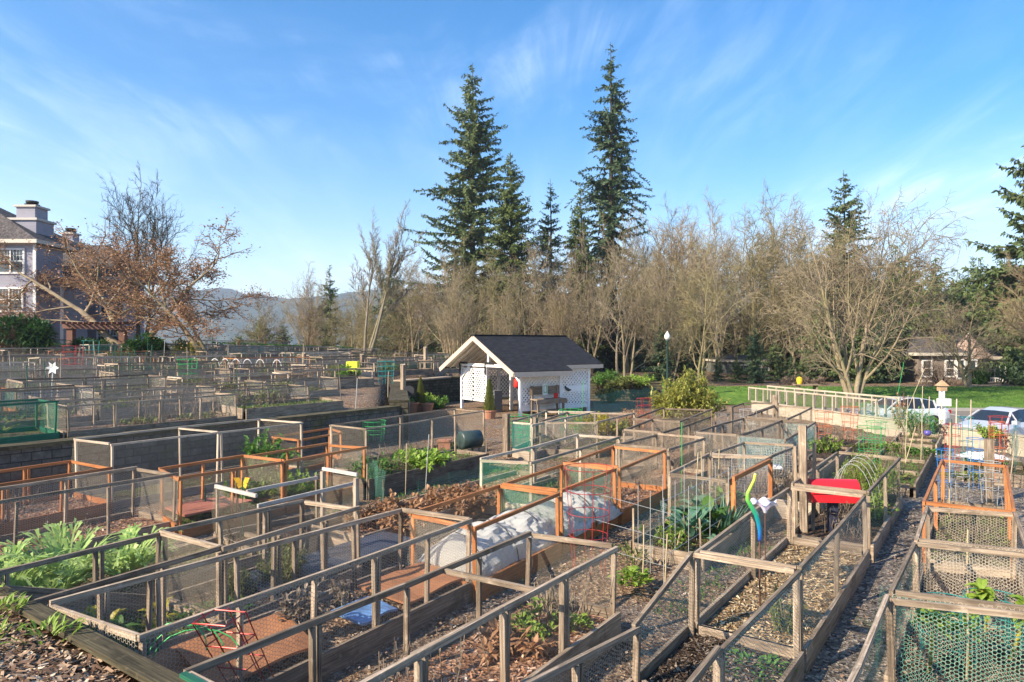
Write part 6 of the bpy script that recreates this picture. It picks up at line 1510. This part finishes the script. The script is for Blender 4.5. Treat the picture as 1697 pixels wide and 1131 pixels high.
# netting draped here and there
def net_sheet(label, u0, v0, u1, v1, z0, z1, net, seg=12, cat='netting'):
    a, b = P(u0, v0, z0), P(u1, v1, z0); t = empty('garden_netting', (a + b) / 2, label, cat); mb = MB(); r = random.Random(int(u0)); d = (b - a).normalized(); n_ = Vector((d.y, -d.x, 0)); L = (b - a).length; prev = None
    for i in range(seg + 1):
        p = a.lerp(b, i / seg) + n_ * r.uniform(-.06, .06); tp = Vector((p.x, p.y, z1 + r.uniform(-.1, .05))) + n_ * r.uniform(-.08, .08); md = (p + tp) / 2 + n_ * r.uniform(-.08, .08)
        if prev:
            x0, x1 = L * (i - 1) / seg, L * i / seg; h = z1 - z0
            mb.face([prev[0], p, md, prev[1]], [(x0, 0), (x1, 0), (x1, h / 2), (x0, h / 2)]); mb.face([prev[1], md, tp, prev[2]], [(x0, h / 2), (x1, h / 2), (x1, h), (x0, h)])
        prev = (p, md, tp)
    mb.build('net', NET[net], t, smooth=True)
net_sheet('teal netting hung along the foot of the stone wall right of the shed', 985, 692, 1090, 672, 0, 1.15, 'teal')
net_sheet('low green netting fence behind the reddish leafy bed', 688, 838, 800, 800, .1, .6, 'hexg'); net_sheet('grey green netting across the reddish leafy bed end', 590, 800, 640, 838, .1, .9, 'hexg')
net_sheet('green netting wound over the posts left of the green wire supports', 845, 740, 905, 720, .05, 1.0, 'teal'); net_sheet('bright green netting in front of the bench', 925, 738, 990, 706, .1, .9, 'green')
net_sheet('netting around the bed with long poles next to the white post', 1422, 706, 1552, 722, .3, 1.25, 'green', 8); net_sheet('loose teal net at the right edge near the orange boards', 1678, 800, 1690, 740, .2, 1.2, 'teal', 6)
net_sheet('bulging green chicken wire roll in the lower right corner', 1440, 1150, 1520, 1020, .15, 1.0, 'hexg', 10)
net_sheet('blue green netting of the trellis bed before the kale', 1070, 938, 1100, 880, .2, .75, 'hexb', 6)
net_sheet('green net draped inside the wire cage right of the white rails', 565, 880, 640, 850, .2, .8, 'hexg', 6)
# neon green wire supports near the shed
for i, (u, v, lab) in enumerate(((858, 742, 'bright green wire support left of the pale railed cage'), (945, 728, 'bright green wire support in front of the yellow shrub'))):
    tomato(lab, P(u, v, .1), .35, .4, 1.1, GRN, 4, 7, wr=.009)
# white bags in the little box, white sheet in the right tangle
for nm, lab, p, s_, m in (('plastic_bag', 'crumpled white plastic bag in the small box bed', P(1283, 776, .42), (.45, .32, .12), 'white_plastic'), ('folded_cloth', 'white folded sheet lying behind the coloured plant cages', P(1630, 758, .4), (1.1, .9, .2), 'white_plastic')):
    t = empty(nm, p, lab, 'bag' if nm == 'plastic_bag' else 'cloth'); mb = MB(); n = 10
    def q(i, j): a, b = i / n - .5, j / n - .5; e = max(0, 1 - (2 * abs(a)) ** 3) * max(0, 1 - (2 * abs(b)) ** 3); return p + Vector((a * s_[0], b * s_[1], s_[2] * e * (.6 + .8 * noise.noise(Vector((a * 6, b * 6, s_[0])))) ))
    for i in range(n):
        for j in range(n): mb.face([q(i, j), q(i + 1, j), q(i + 1, j + 1), q(i, j + 1)])
    mb.build('sheet', pm('white_plastic', (.7, .69, .68), .5), t, smooth=True)
p = P(1537, 722, .5); t = empty('garden_ball', p, 'small purple blue pot on the pale timber wall', 'pot'); mb = MB(); mb.lathe(p, [(.08, 0), (.12, .07), (.11, .14), (.07, .17)], 14); mb.build('bowl', pm('purple_glaze', (.10, .08, .3), .3), t, smooth=True)
# white hoops of wire by the mailbox
t = empty('wire_hoops', P(1372, 800, .2), 'pale thin wire hoops arching over the bed left of the rosemary', 'wire hoops')
for k in range(4):
    c = so(14.9 + k * .45, -2.25, .2); mb = MB(); mb.tube([c + (NN * math.cos(a / 12 * math.pi) * .42 + Z * math.sin(a / 12 * math.pi) * 1.05) for a in range(13)], .006, 5); mb.build('hoop', GALV, t)
t = empty('wire_hoops', so(4.6, -.2, .2), 'thin wire hoops inside the nearest right hand cage', 'wire hoops')
for k in range(3):
    c = so(4.9 + k * .35, -.2, .2); mb = MB(); mb.tube([c + (NN * math.cos(a / 12 * math.pi) * .35 + Z * math.sin(a / 12 * math.pi) * .45) for a in range(13)], .006, 5); mb.build('hoop', GALV, t)
# ================================================================= UPPER TERRACE BITS
def gp_(u, d): return ground_at(u, d)
hoopg = 'white hoops over a far bed'
for k in range(6):
    u = (356, 373, 391, 410, 431, 459)[k]; c = gp_(u, 36 + k * .25) + Z * .35; t = empty('white_hoop', c, f'white arched hoop, {ORD[k]} from left in the row of six on the upper terrace', 'hoop', hoopg); mb = MB()
    mb.tube([c + Vector((math.cos(a / 12 * math.pi) * .26, 0, math.sin(a / 12 * math.pi) * .5)) for a in range(13)], .022, 6); mb.build('arch', pm('white_pipe', (.75, .74, .7), .4), t)
for i, (u, d, vt, lab) in enumerate(((412, 50, 573, 'tall square post with a light cap before the clipped hedge, left one'), (485, 50, 577, 'tall square post before the clipped hedge, right one'), (705, 44, 576, 'tall post at the right end of the upper cages'), (504, 42, 588, 'dark thick post among the middle upper cages'), (600, 40, 588, 'weathered post behind the yellow cloth bin'), (7, 33, 600, 'thick post with a red thing at the left edge'), (340, 46, 575, 'pale post left of the clipped hedge'), (668, 32, 605, 'post carrying the round black disc'), (249, 46, 578, 'short grey post beside the round pale disc'))):
    a = gp_(u, d); zt_ = CAMZ + (HY - vt) / F * d; t = empty('square_post', a, lab, 'post', 'tall posts on the upper terrace'); mb = MB(); mb.beam(a - Z * .1, Vector((a.x, a.y, max(zt_, a.z + 1.0))), .18, .18, up=E); mb.build('timber', W['pale' if i in (0, 6) else 'grey'], t)
    mb = MB(); mb.box(Vector((a.x, a.y, max(zt_, a.z + 1.0) + .02)), (.22, .22, .04)); mb.build('cap', W['pale'], t)
a = gp_(85, 23.6); hd = PD(88, 610, 23.6); t = empty('pinwheel', a, 'white star shaped pinwheel on a tall thin pole at the left', 'pinwheel'); mb = MB(); mb.tube([a, hd], .018, 6); mb.build('pole', pm('white_pipe', (.7, .7, .66)), t)
mb = MB()
for k in range(6):
    q = 6.283 * k / 6; v = Vector((math.cos(q), -.25, math.sin(q))); s_ = Vector((-math.sin(q), .1, math.cos(q))); mb.face([hd, hd + v * .1 - s_ * .06, hd + v * .24, hd + v * .1 + s_ * .06])
mb.build('blade', pm('white_blade', (.75, .75, .73)), t)
a = gp_(585, 36); t = empty('cloth_bin', a, 'bright yellow cloth draped over a dark bin on the upper terrace', 'bin'); mb = MB(); mb.box(a + Z * .45, (.5, .5, .9)); mb.build('body', pm('black_plastic', (.02, .02, .02)), t)
mb = MB(); mb.box(a + Z * .78 - Vector((0, .02, 0)), (.58, .6, .5)); mb.build('cloth', pm('yellow_cloth', (.75, .78, .05), .7), t)
def disc(name, label, u, v, d, rr, m, cat):
    c = PD(u, v, d); a = gp_(u, d); t = empty(name, a, label, cat); mb = MB(); mb.lathe(c + Vector((0, -.03, 0)), [(.01, 0), (rr, 0), (rr, .05), (.01, .05)], 24, axis=Vector((0, 1, 0))); mb.build('disc', m, t); mb = MB(); mb.tube([a, c + Vector((0, .05, 0))], .025, 6); mb.build('pole', W['pale'], t)
disc('round_disc', 'pale round disc on a short pole before the garden hedge', 271, 592, 44, .26, pm('pale_disc', (.6, .57, .54)), 'disc'); disc('round_sign', 'round black disc on a post near the dwarf cypress', 678, 648, 31.5, .24, pm('black_disc', (.03, .03, .035)), 'disc')
for i, (u, vb, vt, du, lab) in enumerate(((188, 640, 582, 0, 'leftmost dark green pole of the bean frame'), (196, 640, 578, 6, 'second leaning pole of the bean frame'), (216, 636, 580, 8, 'third leaning pole of the bean frame'), (236, 634, 582, 8, 'fourth pole of the bean frame'), (250, 632, 572, 2, 'tallest green pole of the bean frame'), (220, 600, 598, 30, 'slanting crossing pole of the bean frame'), (122, 642, 600, 0, 'red wire upright far left'), (152, 640, 590, 2, 'green pole left of the bean frame'))):
    d = 33; a = PD(u, vb, d); b = PD(u + du, vt if vb - vt > 3 else vb + 26, d); stick('bean_pole', lab, a, b, .02, RED if i == 6 else DG, 'pole', 'poles of the bean frame')
for i, (u, d, m, H, lab) in enumerate(((150, 38, TEAL, 1.2, 'teal wire cage far left before the dark shrubs'), (104, 41, TEAL, 1.0, 'low teal wire frame at the far left'), (326, 43, WIRE((.65, .5, .08), 'yellow_wire'), 1.1, 'yellow wire frame near the leaning tree'), (120, 31, RED, 1.3, 'red wire cage on the left of the upper terrace'), (310, 30, GRN, 1.0, 'green wire cage in the middle of the upper terrace'), (640, 33, TEAL, 1.1, 'teal wire cage left of the black disc'), (620, 24.2, GRN, .7, 'coiled green hose like rings in the cage near the wall end'))):
    tomato(lab, gp_(u, d) + Z * .2, .35, .42, H, m, 4, 5, wr=.013)
for i in range(26):
    u = 20 + i * 27 + rnd.uniform(-9, 9); d = rnd.uniform(20, 44); a = gp_(u, d)
    if a.z < 1.2: continue
    b = a + Vector((rnd.uniform(-.12, .12), 0, rnd.uniform(1.1, 1.9))); stick('terrace_stake', f'thin upright stake, {ORD[i]} from left among those on the upper terrace', a, b, .016, rnd.choice((BAM, DG, GALV, W['grey'], W['pale'])), 'stake', 'thin stakes on the upper terrace')
for i, (s_, o_, n_, lab) in enumerate(((2.45, -7.6, 60, 'bright weeds at the top of the mulch heap against the plank'), (2.5, -6.6, 40, 'small green weeds on the plank edge left of the leaning tower'), (2.2, -6.9, 30, 'yellow green grass tuft on the mulch heap'), (1.6, -5.6, 22, 'lone weed at the bottom left of the picture'))):
    clump('weed_plant', lab, so(s_, o_, 1.1), 'lime', n_, .3, .08, .12, .03, seed=130 + i, up=1.2)
for i, (u, d, H, m, lab) in enumerate(((1000, 44.5, .8, 'green', 'low ivy mound on the stone wall right behind the shed'), (1030, 44, .6, 'olive', 'olive shrub on top of the stone wall right of the shed'), (1062, 44.5, .7, 'lime', 'yellow green shrub at the right end of the stone wall'), (1010, 42.6, 1.0, 'olive', 'trailing growth hanging over the stone wall face'))):
    q = Vector((HX(u, d), d, 1.0 if i < 3 else .1)); bushy('bank_shrub', lab, q, m, 1.1, H, 900, .16, .09, 140 + i, 30, 'olive', 'shrub')
# ================================================================= PALE WALL, FENCE, POSTS, CARS
WA, WB_ = Vector((13.0, 36.8, 0)), Vector((17.6, 20.5, 0)); wd_ = (WB_ - WA).normalized()
t = empty('timber_wall', (WA + WB_) / 2, 'pale sunlit low timber wall between the garden and the car park', 'wall')
for i in range(6):
    mb = MB(); p0, p1 = WA.lerp(WB_, i / 6) + wd_ * .01, WA.lerp(WB_, (i + 1) / 6) - wd_ * .01; mb.beam(p0 + Z * .06, p1 + Z * .06, .22, 1.0); mb.beam(p0 + Z * .58, p1 + Z * .58, .3, .045); mb.build('timber', W['cream'], t)
def panelfence(label, p0, p1, h0, h1, n, wdm='cream'):
    t = empty('panel_fence', (p0 + p1) / 2, label, 'fence'); d = (p1 - p0).normalized()
    for i in range(n + 1): q = p0.lerp(p1, i / n); mb = MB(); mb.beam(q + Z * h0, q + Z * (h1 - .075), .09, .06, up=d); mb.build('post', W[wdm], t)
    mb = MB(); mb.beam(p0 + Z * (h1 - .035) - d * .05, p1 + Z * (h1 - .035) + d * .05, .09, .07); mb.build('top_rail', W[wdm], t)
    mb = MB(); L = (p1 - p0).length; o = Vector((d.y, -d.x, 0)) * .04; mb.face([p0 + Z * h0 + o, p1 + Z * h0 + o, p1 + Z * h1 + o, p0 + Z * h1 + o], [(0, 0), (L, 0), (L, h1 - h0), (0, h1 - h0)]); mb.build('netting', NET['dark'], t)
q0, q1 = WA.lerp(WB_, -.02), WA.lerp(WB_, .50)
panelfence('pale panelled wire fence standing on the low timber wall', q0, q1, .6, 1.32, 14); nrm = Vector((wd_.y, -wd_.x, 0)) * -1
panelfence('rear pale panelled fence parallel to the one on the timber wall', q0 - nrm * -1.0 + Z * 0 if False else q0 + Vector((1.15, .33, 0)), q1 + Vector((1.15, .33, 0)), .0, 1.38, 12)
for i in range(8):
    q = WA.lerp(WB_, .50 + i * .035) + Vector((.15, 0, 0)); stick('fence_stake', f'pale stake, {ORD[i]} from left in the netting fence beside the white post', q + Z * .5, q + Z * (1.45 + rnd.uniform(-.12, .2)) + Vector((rnd.uniform(-.15, .15), 0, 0)), .022, W['pale'], 'stake', 'stakes of the netting fence')
p = P(1561, 716, .1); p.z = -.4; t = empty('sign_post', p, 'white square post with a small white box and a tan birdhouse roof on top', 'post'); zt_ = CAMZ + (HY - 648) / F * p.y; PW = pm('white_post_paint', (.74, .72, .71), .5)
mb = MB(); mb.beam(p, Vector((p.x, p.y, zt_)), .2, .2, up=E); mb.build('post', PW, t); mb = MB(); mb.box(Vector((p.x - .02, p.y - .16, zt_ - .45)), (.52, .12, .3)); mb.build('box', PW, t)
mb = MB(); mb.box(Vector((p.x, p.y, zt_ + .1)), (.26, .26, .2)); mb.build('birdhouse', pm('tan_birdhouse', (.42, .28, .16)), t)
mb = MB(); a = [(-.2, -.18), (.2, -.18), (.2, .18), (-.2, .18)]; top = Vector((p.x, p.y, zt_ + .45)); vs = [Vector((p.x + x, p.y + y, zt_ + .2)) for x, y in a]
for i in range(4): mb.face([vs[i], vs[(i + 1) % 4], top])
mb.face(vs[::-1]); mb.build('birdhouse_roof', pm('tan_birdhouse', (.42, .28, .16)), t)
lp = ground_at(1106, 45); lp.z = .2; t = empty('street_lamp', lp, 'dark green lamp post with a white acorn globe at the edge of the wood', 'street lamp'); DGM = pm('dark_green_iron', (.02, .045, .04), .5); zt_ = CAMZ + (HY - 563) / F * 45
mb = MB(); mb.lathe(lp, [(.2, 0), (.2, .25), (.12, .4), (.07, .7), (.06, zt_ - .4), (.09, zt_ - .35), (.14, zt_ - .22)], 14); mb.build('pole', DGM, t, smooth=True)
mb = MB(); mb.lathe(Vector((lp.x, lp.y, zt_)), [(.12, -.02), (.2, .1), (.19, .28), (.08, .45), (.02, .55)], 14); mb.build('globe', pm('frosted_globe', (.72, .7, .64), .3), t, smooth=True)
p = ground_at(1337, 47); t = empty('picnic_table', p, 'small garden table with a yellow thing on it at the lawn edge', 'table'); mb = MB(); mb.box(p + Z * .72, (1.6, .8, .06)); mb.build('table_top', W['grey'], t)
for sx in (-.6, .6): mb = MB(); mb.box(p + Vector((sx, 0, .34)), (.1, .6, .68)); mb.build('leg', W['grey'], t)
mb = MB(); mb.lathe(p + Vector((-.5, 0, .76)), [(.14, 0), (.2, .2), (.2, .4), (.05, .5)], 10); mb.build('yellow_tub', pm('yellow_plastic', (.75, .5, .03)), t)
# ---- cars
def carpaint(name, c):
    m, nt, out = newmat(name); b = princ(nt, out, c, .3, .5, .25); b.inputs['Coat Weight'].default_value = .8; b.inputs['Coat Roughness'].default_value = .05; return m
CGL = newmat('car_glass'); princ(CGL[1], CGL[2], (.02, .025, .03), .04, .8); CGL = CGL[0]; TYRE = pm('tyre_rubber', (.02, .02, .02), .8); RIM = pm('alloy_rim', (.45, .45, .47), .3, .5, .8)
def car(label, loc, heading, paint, seed=0):
    root = empty('parked_car', loc, label, 'car', None, heading); L = 4.5
    #  x, half width, sill z, belt z, belt half width, roof z, roof half width
    ST = [(0, .62, .32, .58, .55, .62, .4), (.12, .80, .2, .66, .72, .72, .6), (.45, .87, .2, .74, .80, .84, .66), (.95, .89, .2, .84, .83, .93, .68), (1.25, .89, .2, .90, .84, .99, .68), (1.95, .89, .2, .97, .84, 1.36, .60), (2.45, .89, .2, .97, .85, 1.47, .60), (3.1, .89, .2, .97, .85, 1.46, .60), (3.7, .88, .2, 1.0, .83, 1.36, .57), (4.2, .86, .22, 1.02, .78, 1.10, .56), (4.4, .80, .3, .95, .72, 1.0, .52), (4.5, .7, .4, .75, .6, .8, .45)]
    body, glass = MB(), MB()
    def ring(s):
        x, hw, z0, zb, bw, zr, rw = s
        h = [(hw * .92, z0), (hw, z0 + (zb - z0) * .35), (hw, z0 + (zb - z0) * .75), (bw, zb), (rw, zr - .03), (rw * .8, zr), (0, zr + .015)]
        return [Vector((x, -y, z)) for y, z in h] + [Vector((x, y, z)) for y, z in h[-2::-1]]
    rs = [ring(s) for s in ST]; n = len(rs[0])
    for i in range(len(rs) - 1):
        for j in range(n - 1):
            f = [rs[i][j], rs[i + 1][j], rs[i + 1][j + 1], rs[i][j + 1]]
            side = j in (3, n - 5) and 5 <= i <= 8; ws = (i in (4,)) and 3 <= j <= n - 5; rw_ = i == 8 and 3 <= j <= n - 5
            if i == 4 and j in (3, n - 5): ws = True
            (glass if side or ws or rw_ else body).face(f)
    body.face(rs[0][::-1]); body.face(rs[-1])
    body.face([rs[0][0]] + [r_[0] for r_ in rs[1:]] + [r_[-1] for r_ in rs[::-1]])
    body.build('body', paint, root, smooth=True, world=False); glass.build('windows', CGL, root, world=False)
    for sy in (-1, 1):
        for i in (5, 7):
            pl = MB(); a, b = ST[i], ST[i]; pl.beam((a[0], sy * (a[4] + .005), a[3]), (a[0], sy * (a[6] + .005), a[5] - .03), .05, .03, up=Vector((1, 0, 0))); pl.build('pillar', paint, root, world=False)
        pl = MB(); pl.beam((ST[4][0], sy * (ST[4][4]), ST[4][3]), (ST[5][0], sy * ST[5][6], ST[5][5] - .02), .07, .05); pl.build('pillar', paint, root, world=False)
        pl = MB(); pl.beam((ST[8][0], sy * ST[8][4], ST[8][3]), (ST[8][0] + .05, sy * ST[8][6], ST[8][5] - .02), .1, .05, up=Vector((1, 0, 0)))
        pl.build('pillar', paint, root, world=False)
    for x in (.85, 3.55):
        for sy in (-1, 1):
            w_ = MB(); c = Vector((x, sy * .80, .31)); w_.lathe(c - Vector((0, .11, 0)), [(.2, 0), (.31, .02), (.32, .06), (.32, .17), (.31, .21), (.2, .22)], 28, axis=Vector((0, 1, 0))); wh = w_.build('wheel', TYRE, root, smooth=True, world=False)
            rm = MB(); rm.lathe(c + Vector((0, sy * .10, 0)), [(.01, .03), (.05, .03), (.20, .0), (.21, .02), (.2, -.05), (.01, -.06)], 20, axis=Vector((0, sy, 0))); rmo = rm.build('rim', RIM, root, world=False); rmo.parent = wh
            ar = MB(); pts = [Vector((x + math.cos(a / 10 * math.pi) * .37, sy * .885, .31 + math.sin(a / 10 * math.pi) * .37)) for a in range(11)]
            for i in range(10): ar.face([Vector((x, sy * .893, .31)), pts[i] + Vector((0, sy * .008, 0)), pts[i + 1] + Vector((0, sy * .008, 0))])
            ar.build('wheel_arch', pm('black_plastic', (.02, .02, .02)), root, world=False)
            if True:
                w2 = MB(); w2.lathe(c + Vector((0, sy * .097, 0)), [(.01, 0), (.31, 0), (.315, -.01)], 28, axis=Vector((0, sy, 0))); o_ = w2.build('tyre_face', TYRE, root, world=False); o_.parent = wh
    for sy in (-1, 1):
        h = MB(); h.face([Vector((.09, sy * .5, .62)), Vector((.02, sy * .58, .53)), Vector((.42, sy * .865, .60)), Vector((.70, sy * .865, .79)), Vector((.40, sy * .79, .765))]); h.v = [(x - .012, y * 1.015, z + .012) for x, y, z in h.v]; h.build('headlight', CGL, root, world=False)
        h = MB(); h.box((4.42, sy * .68, .82), (.14, .22, .16)); h.build('tail_light', pm('red_lens', (.35, .01, .01), .2), root, world=False)
        h = MB(); h.box((1.55, sy * 1.0, 1.0), (.16, .2, .13)); h.build('mirror', paint, root, world=False)
    h = MB(); h.box((.02, 0, .42), (.06, .9, .1)); h.box((.03, 0, .30), (.05, 1.3, .1)); h.build('grille', pm('black_plastic', (.02, .02, .02)), root, world=False)
    return root
# heading: local +x runs from the nose to the tail
car('silver white hatchback with black swept headlamp at the right edge', Vector((17.6, 26.6, -.40)), R(24), carpaint('silver_paint', (.62, .62, .66)))
car('white car parked behind the netting fence and the white post', Vector((16.4, 33.0, -.40)), R(4), carpaint('white_paint', (.72, .73, .74)))

# ================================================================= THE AIR
hz = MB(); hz.box((0, 1250, 110), (4600, 3200, 330)); hm_ = bpy.data.materials.new('haze_air'); hm_.use_nodes = True; nt = hm_.node_tree; nt.nodes.clear()
_v = N(nt, 'ShaderNodeVolumePrincipled'); _v.inputs['Color'].default_value = (.72, .84, 1, 1); _v.inputs['Density'].default_value = .00030; _v.inputs['Anisotropy'].default_value = .2
nt.links.new(_v.outputs[0], N(nt, 'ShaderNodeOutputMaterial').inputs['Volume']); o = hz.build('haze', hm_); tag(o, 'pale blue haze in the air over the far ridge', 'haze', kind='stuff')
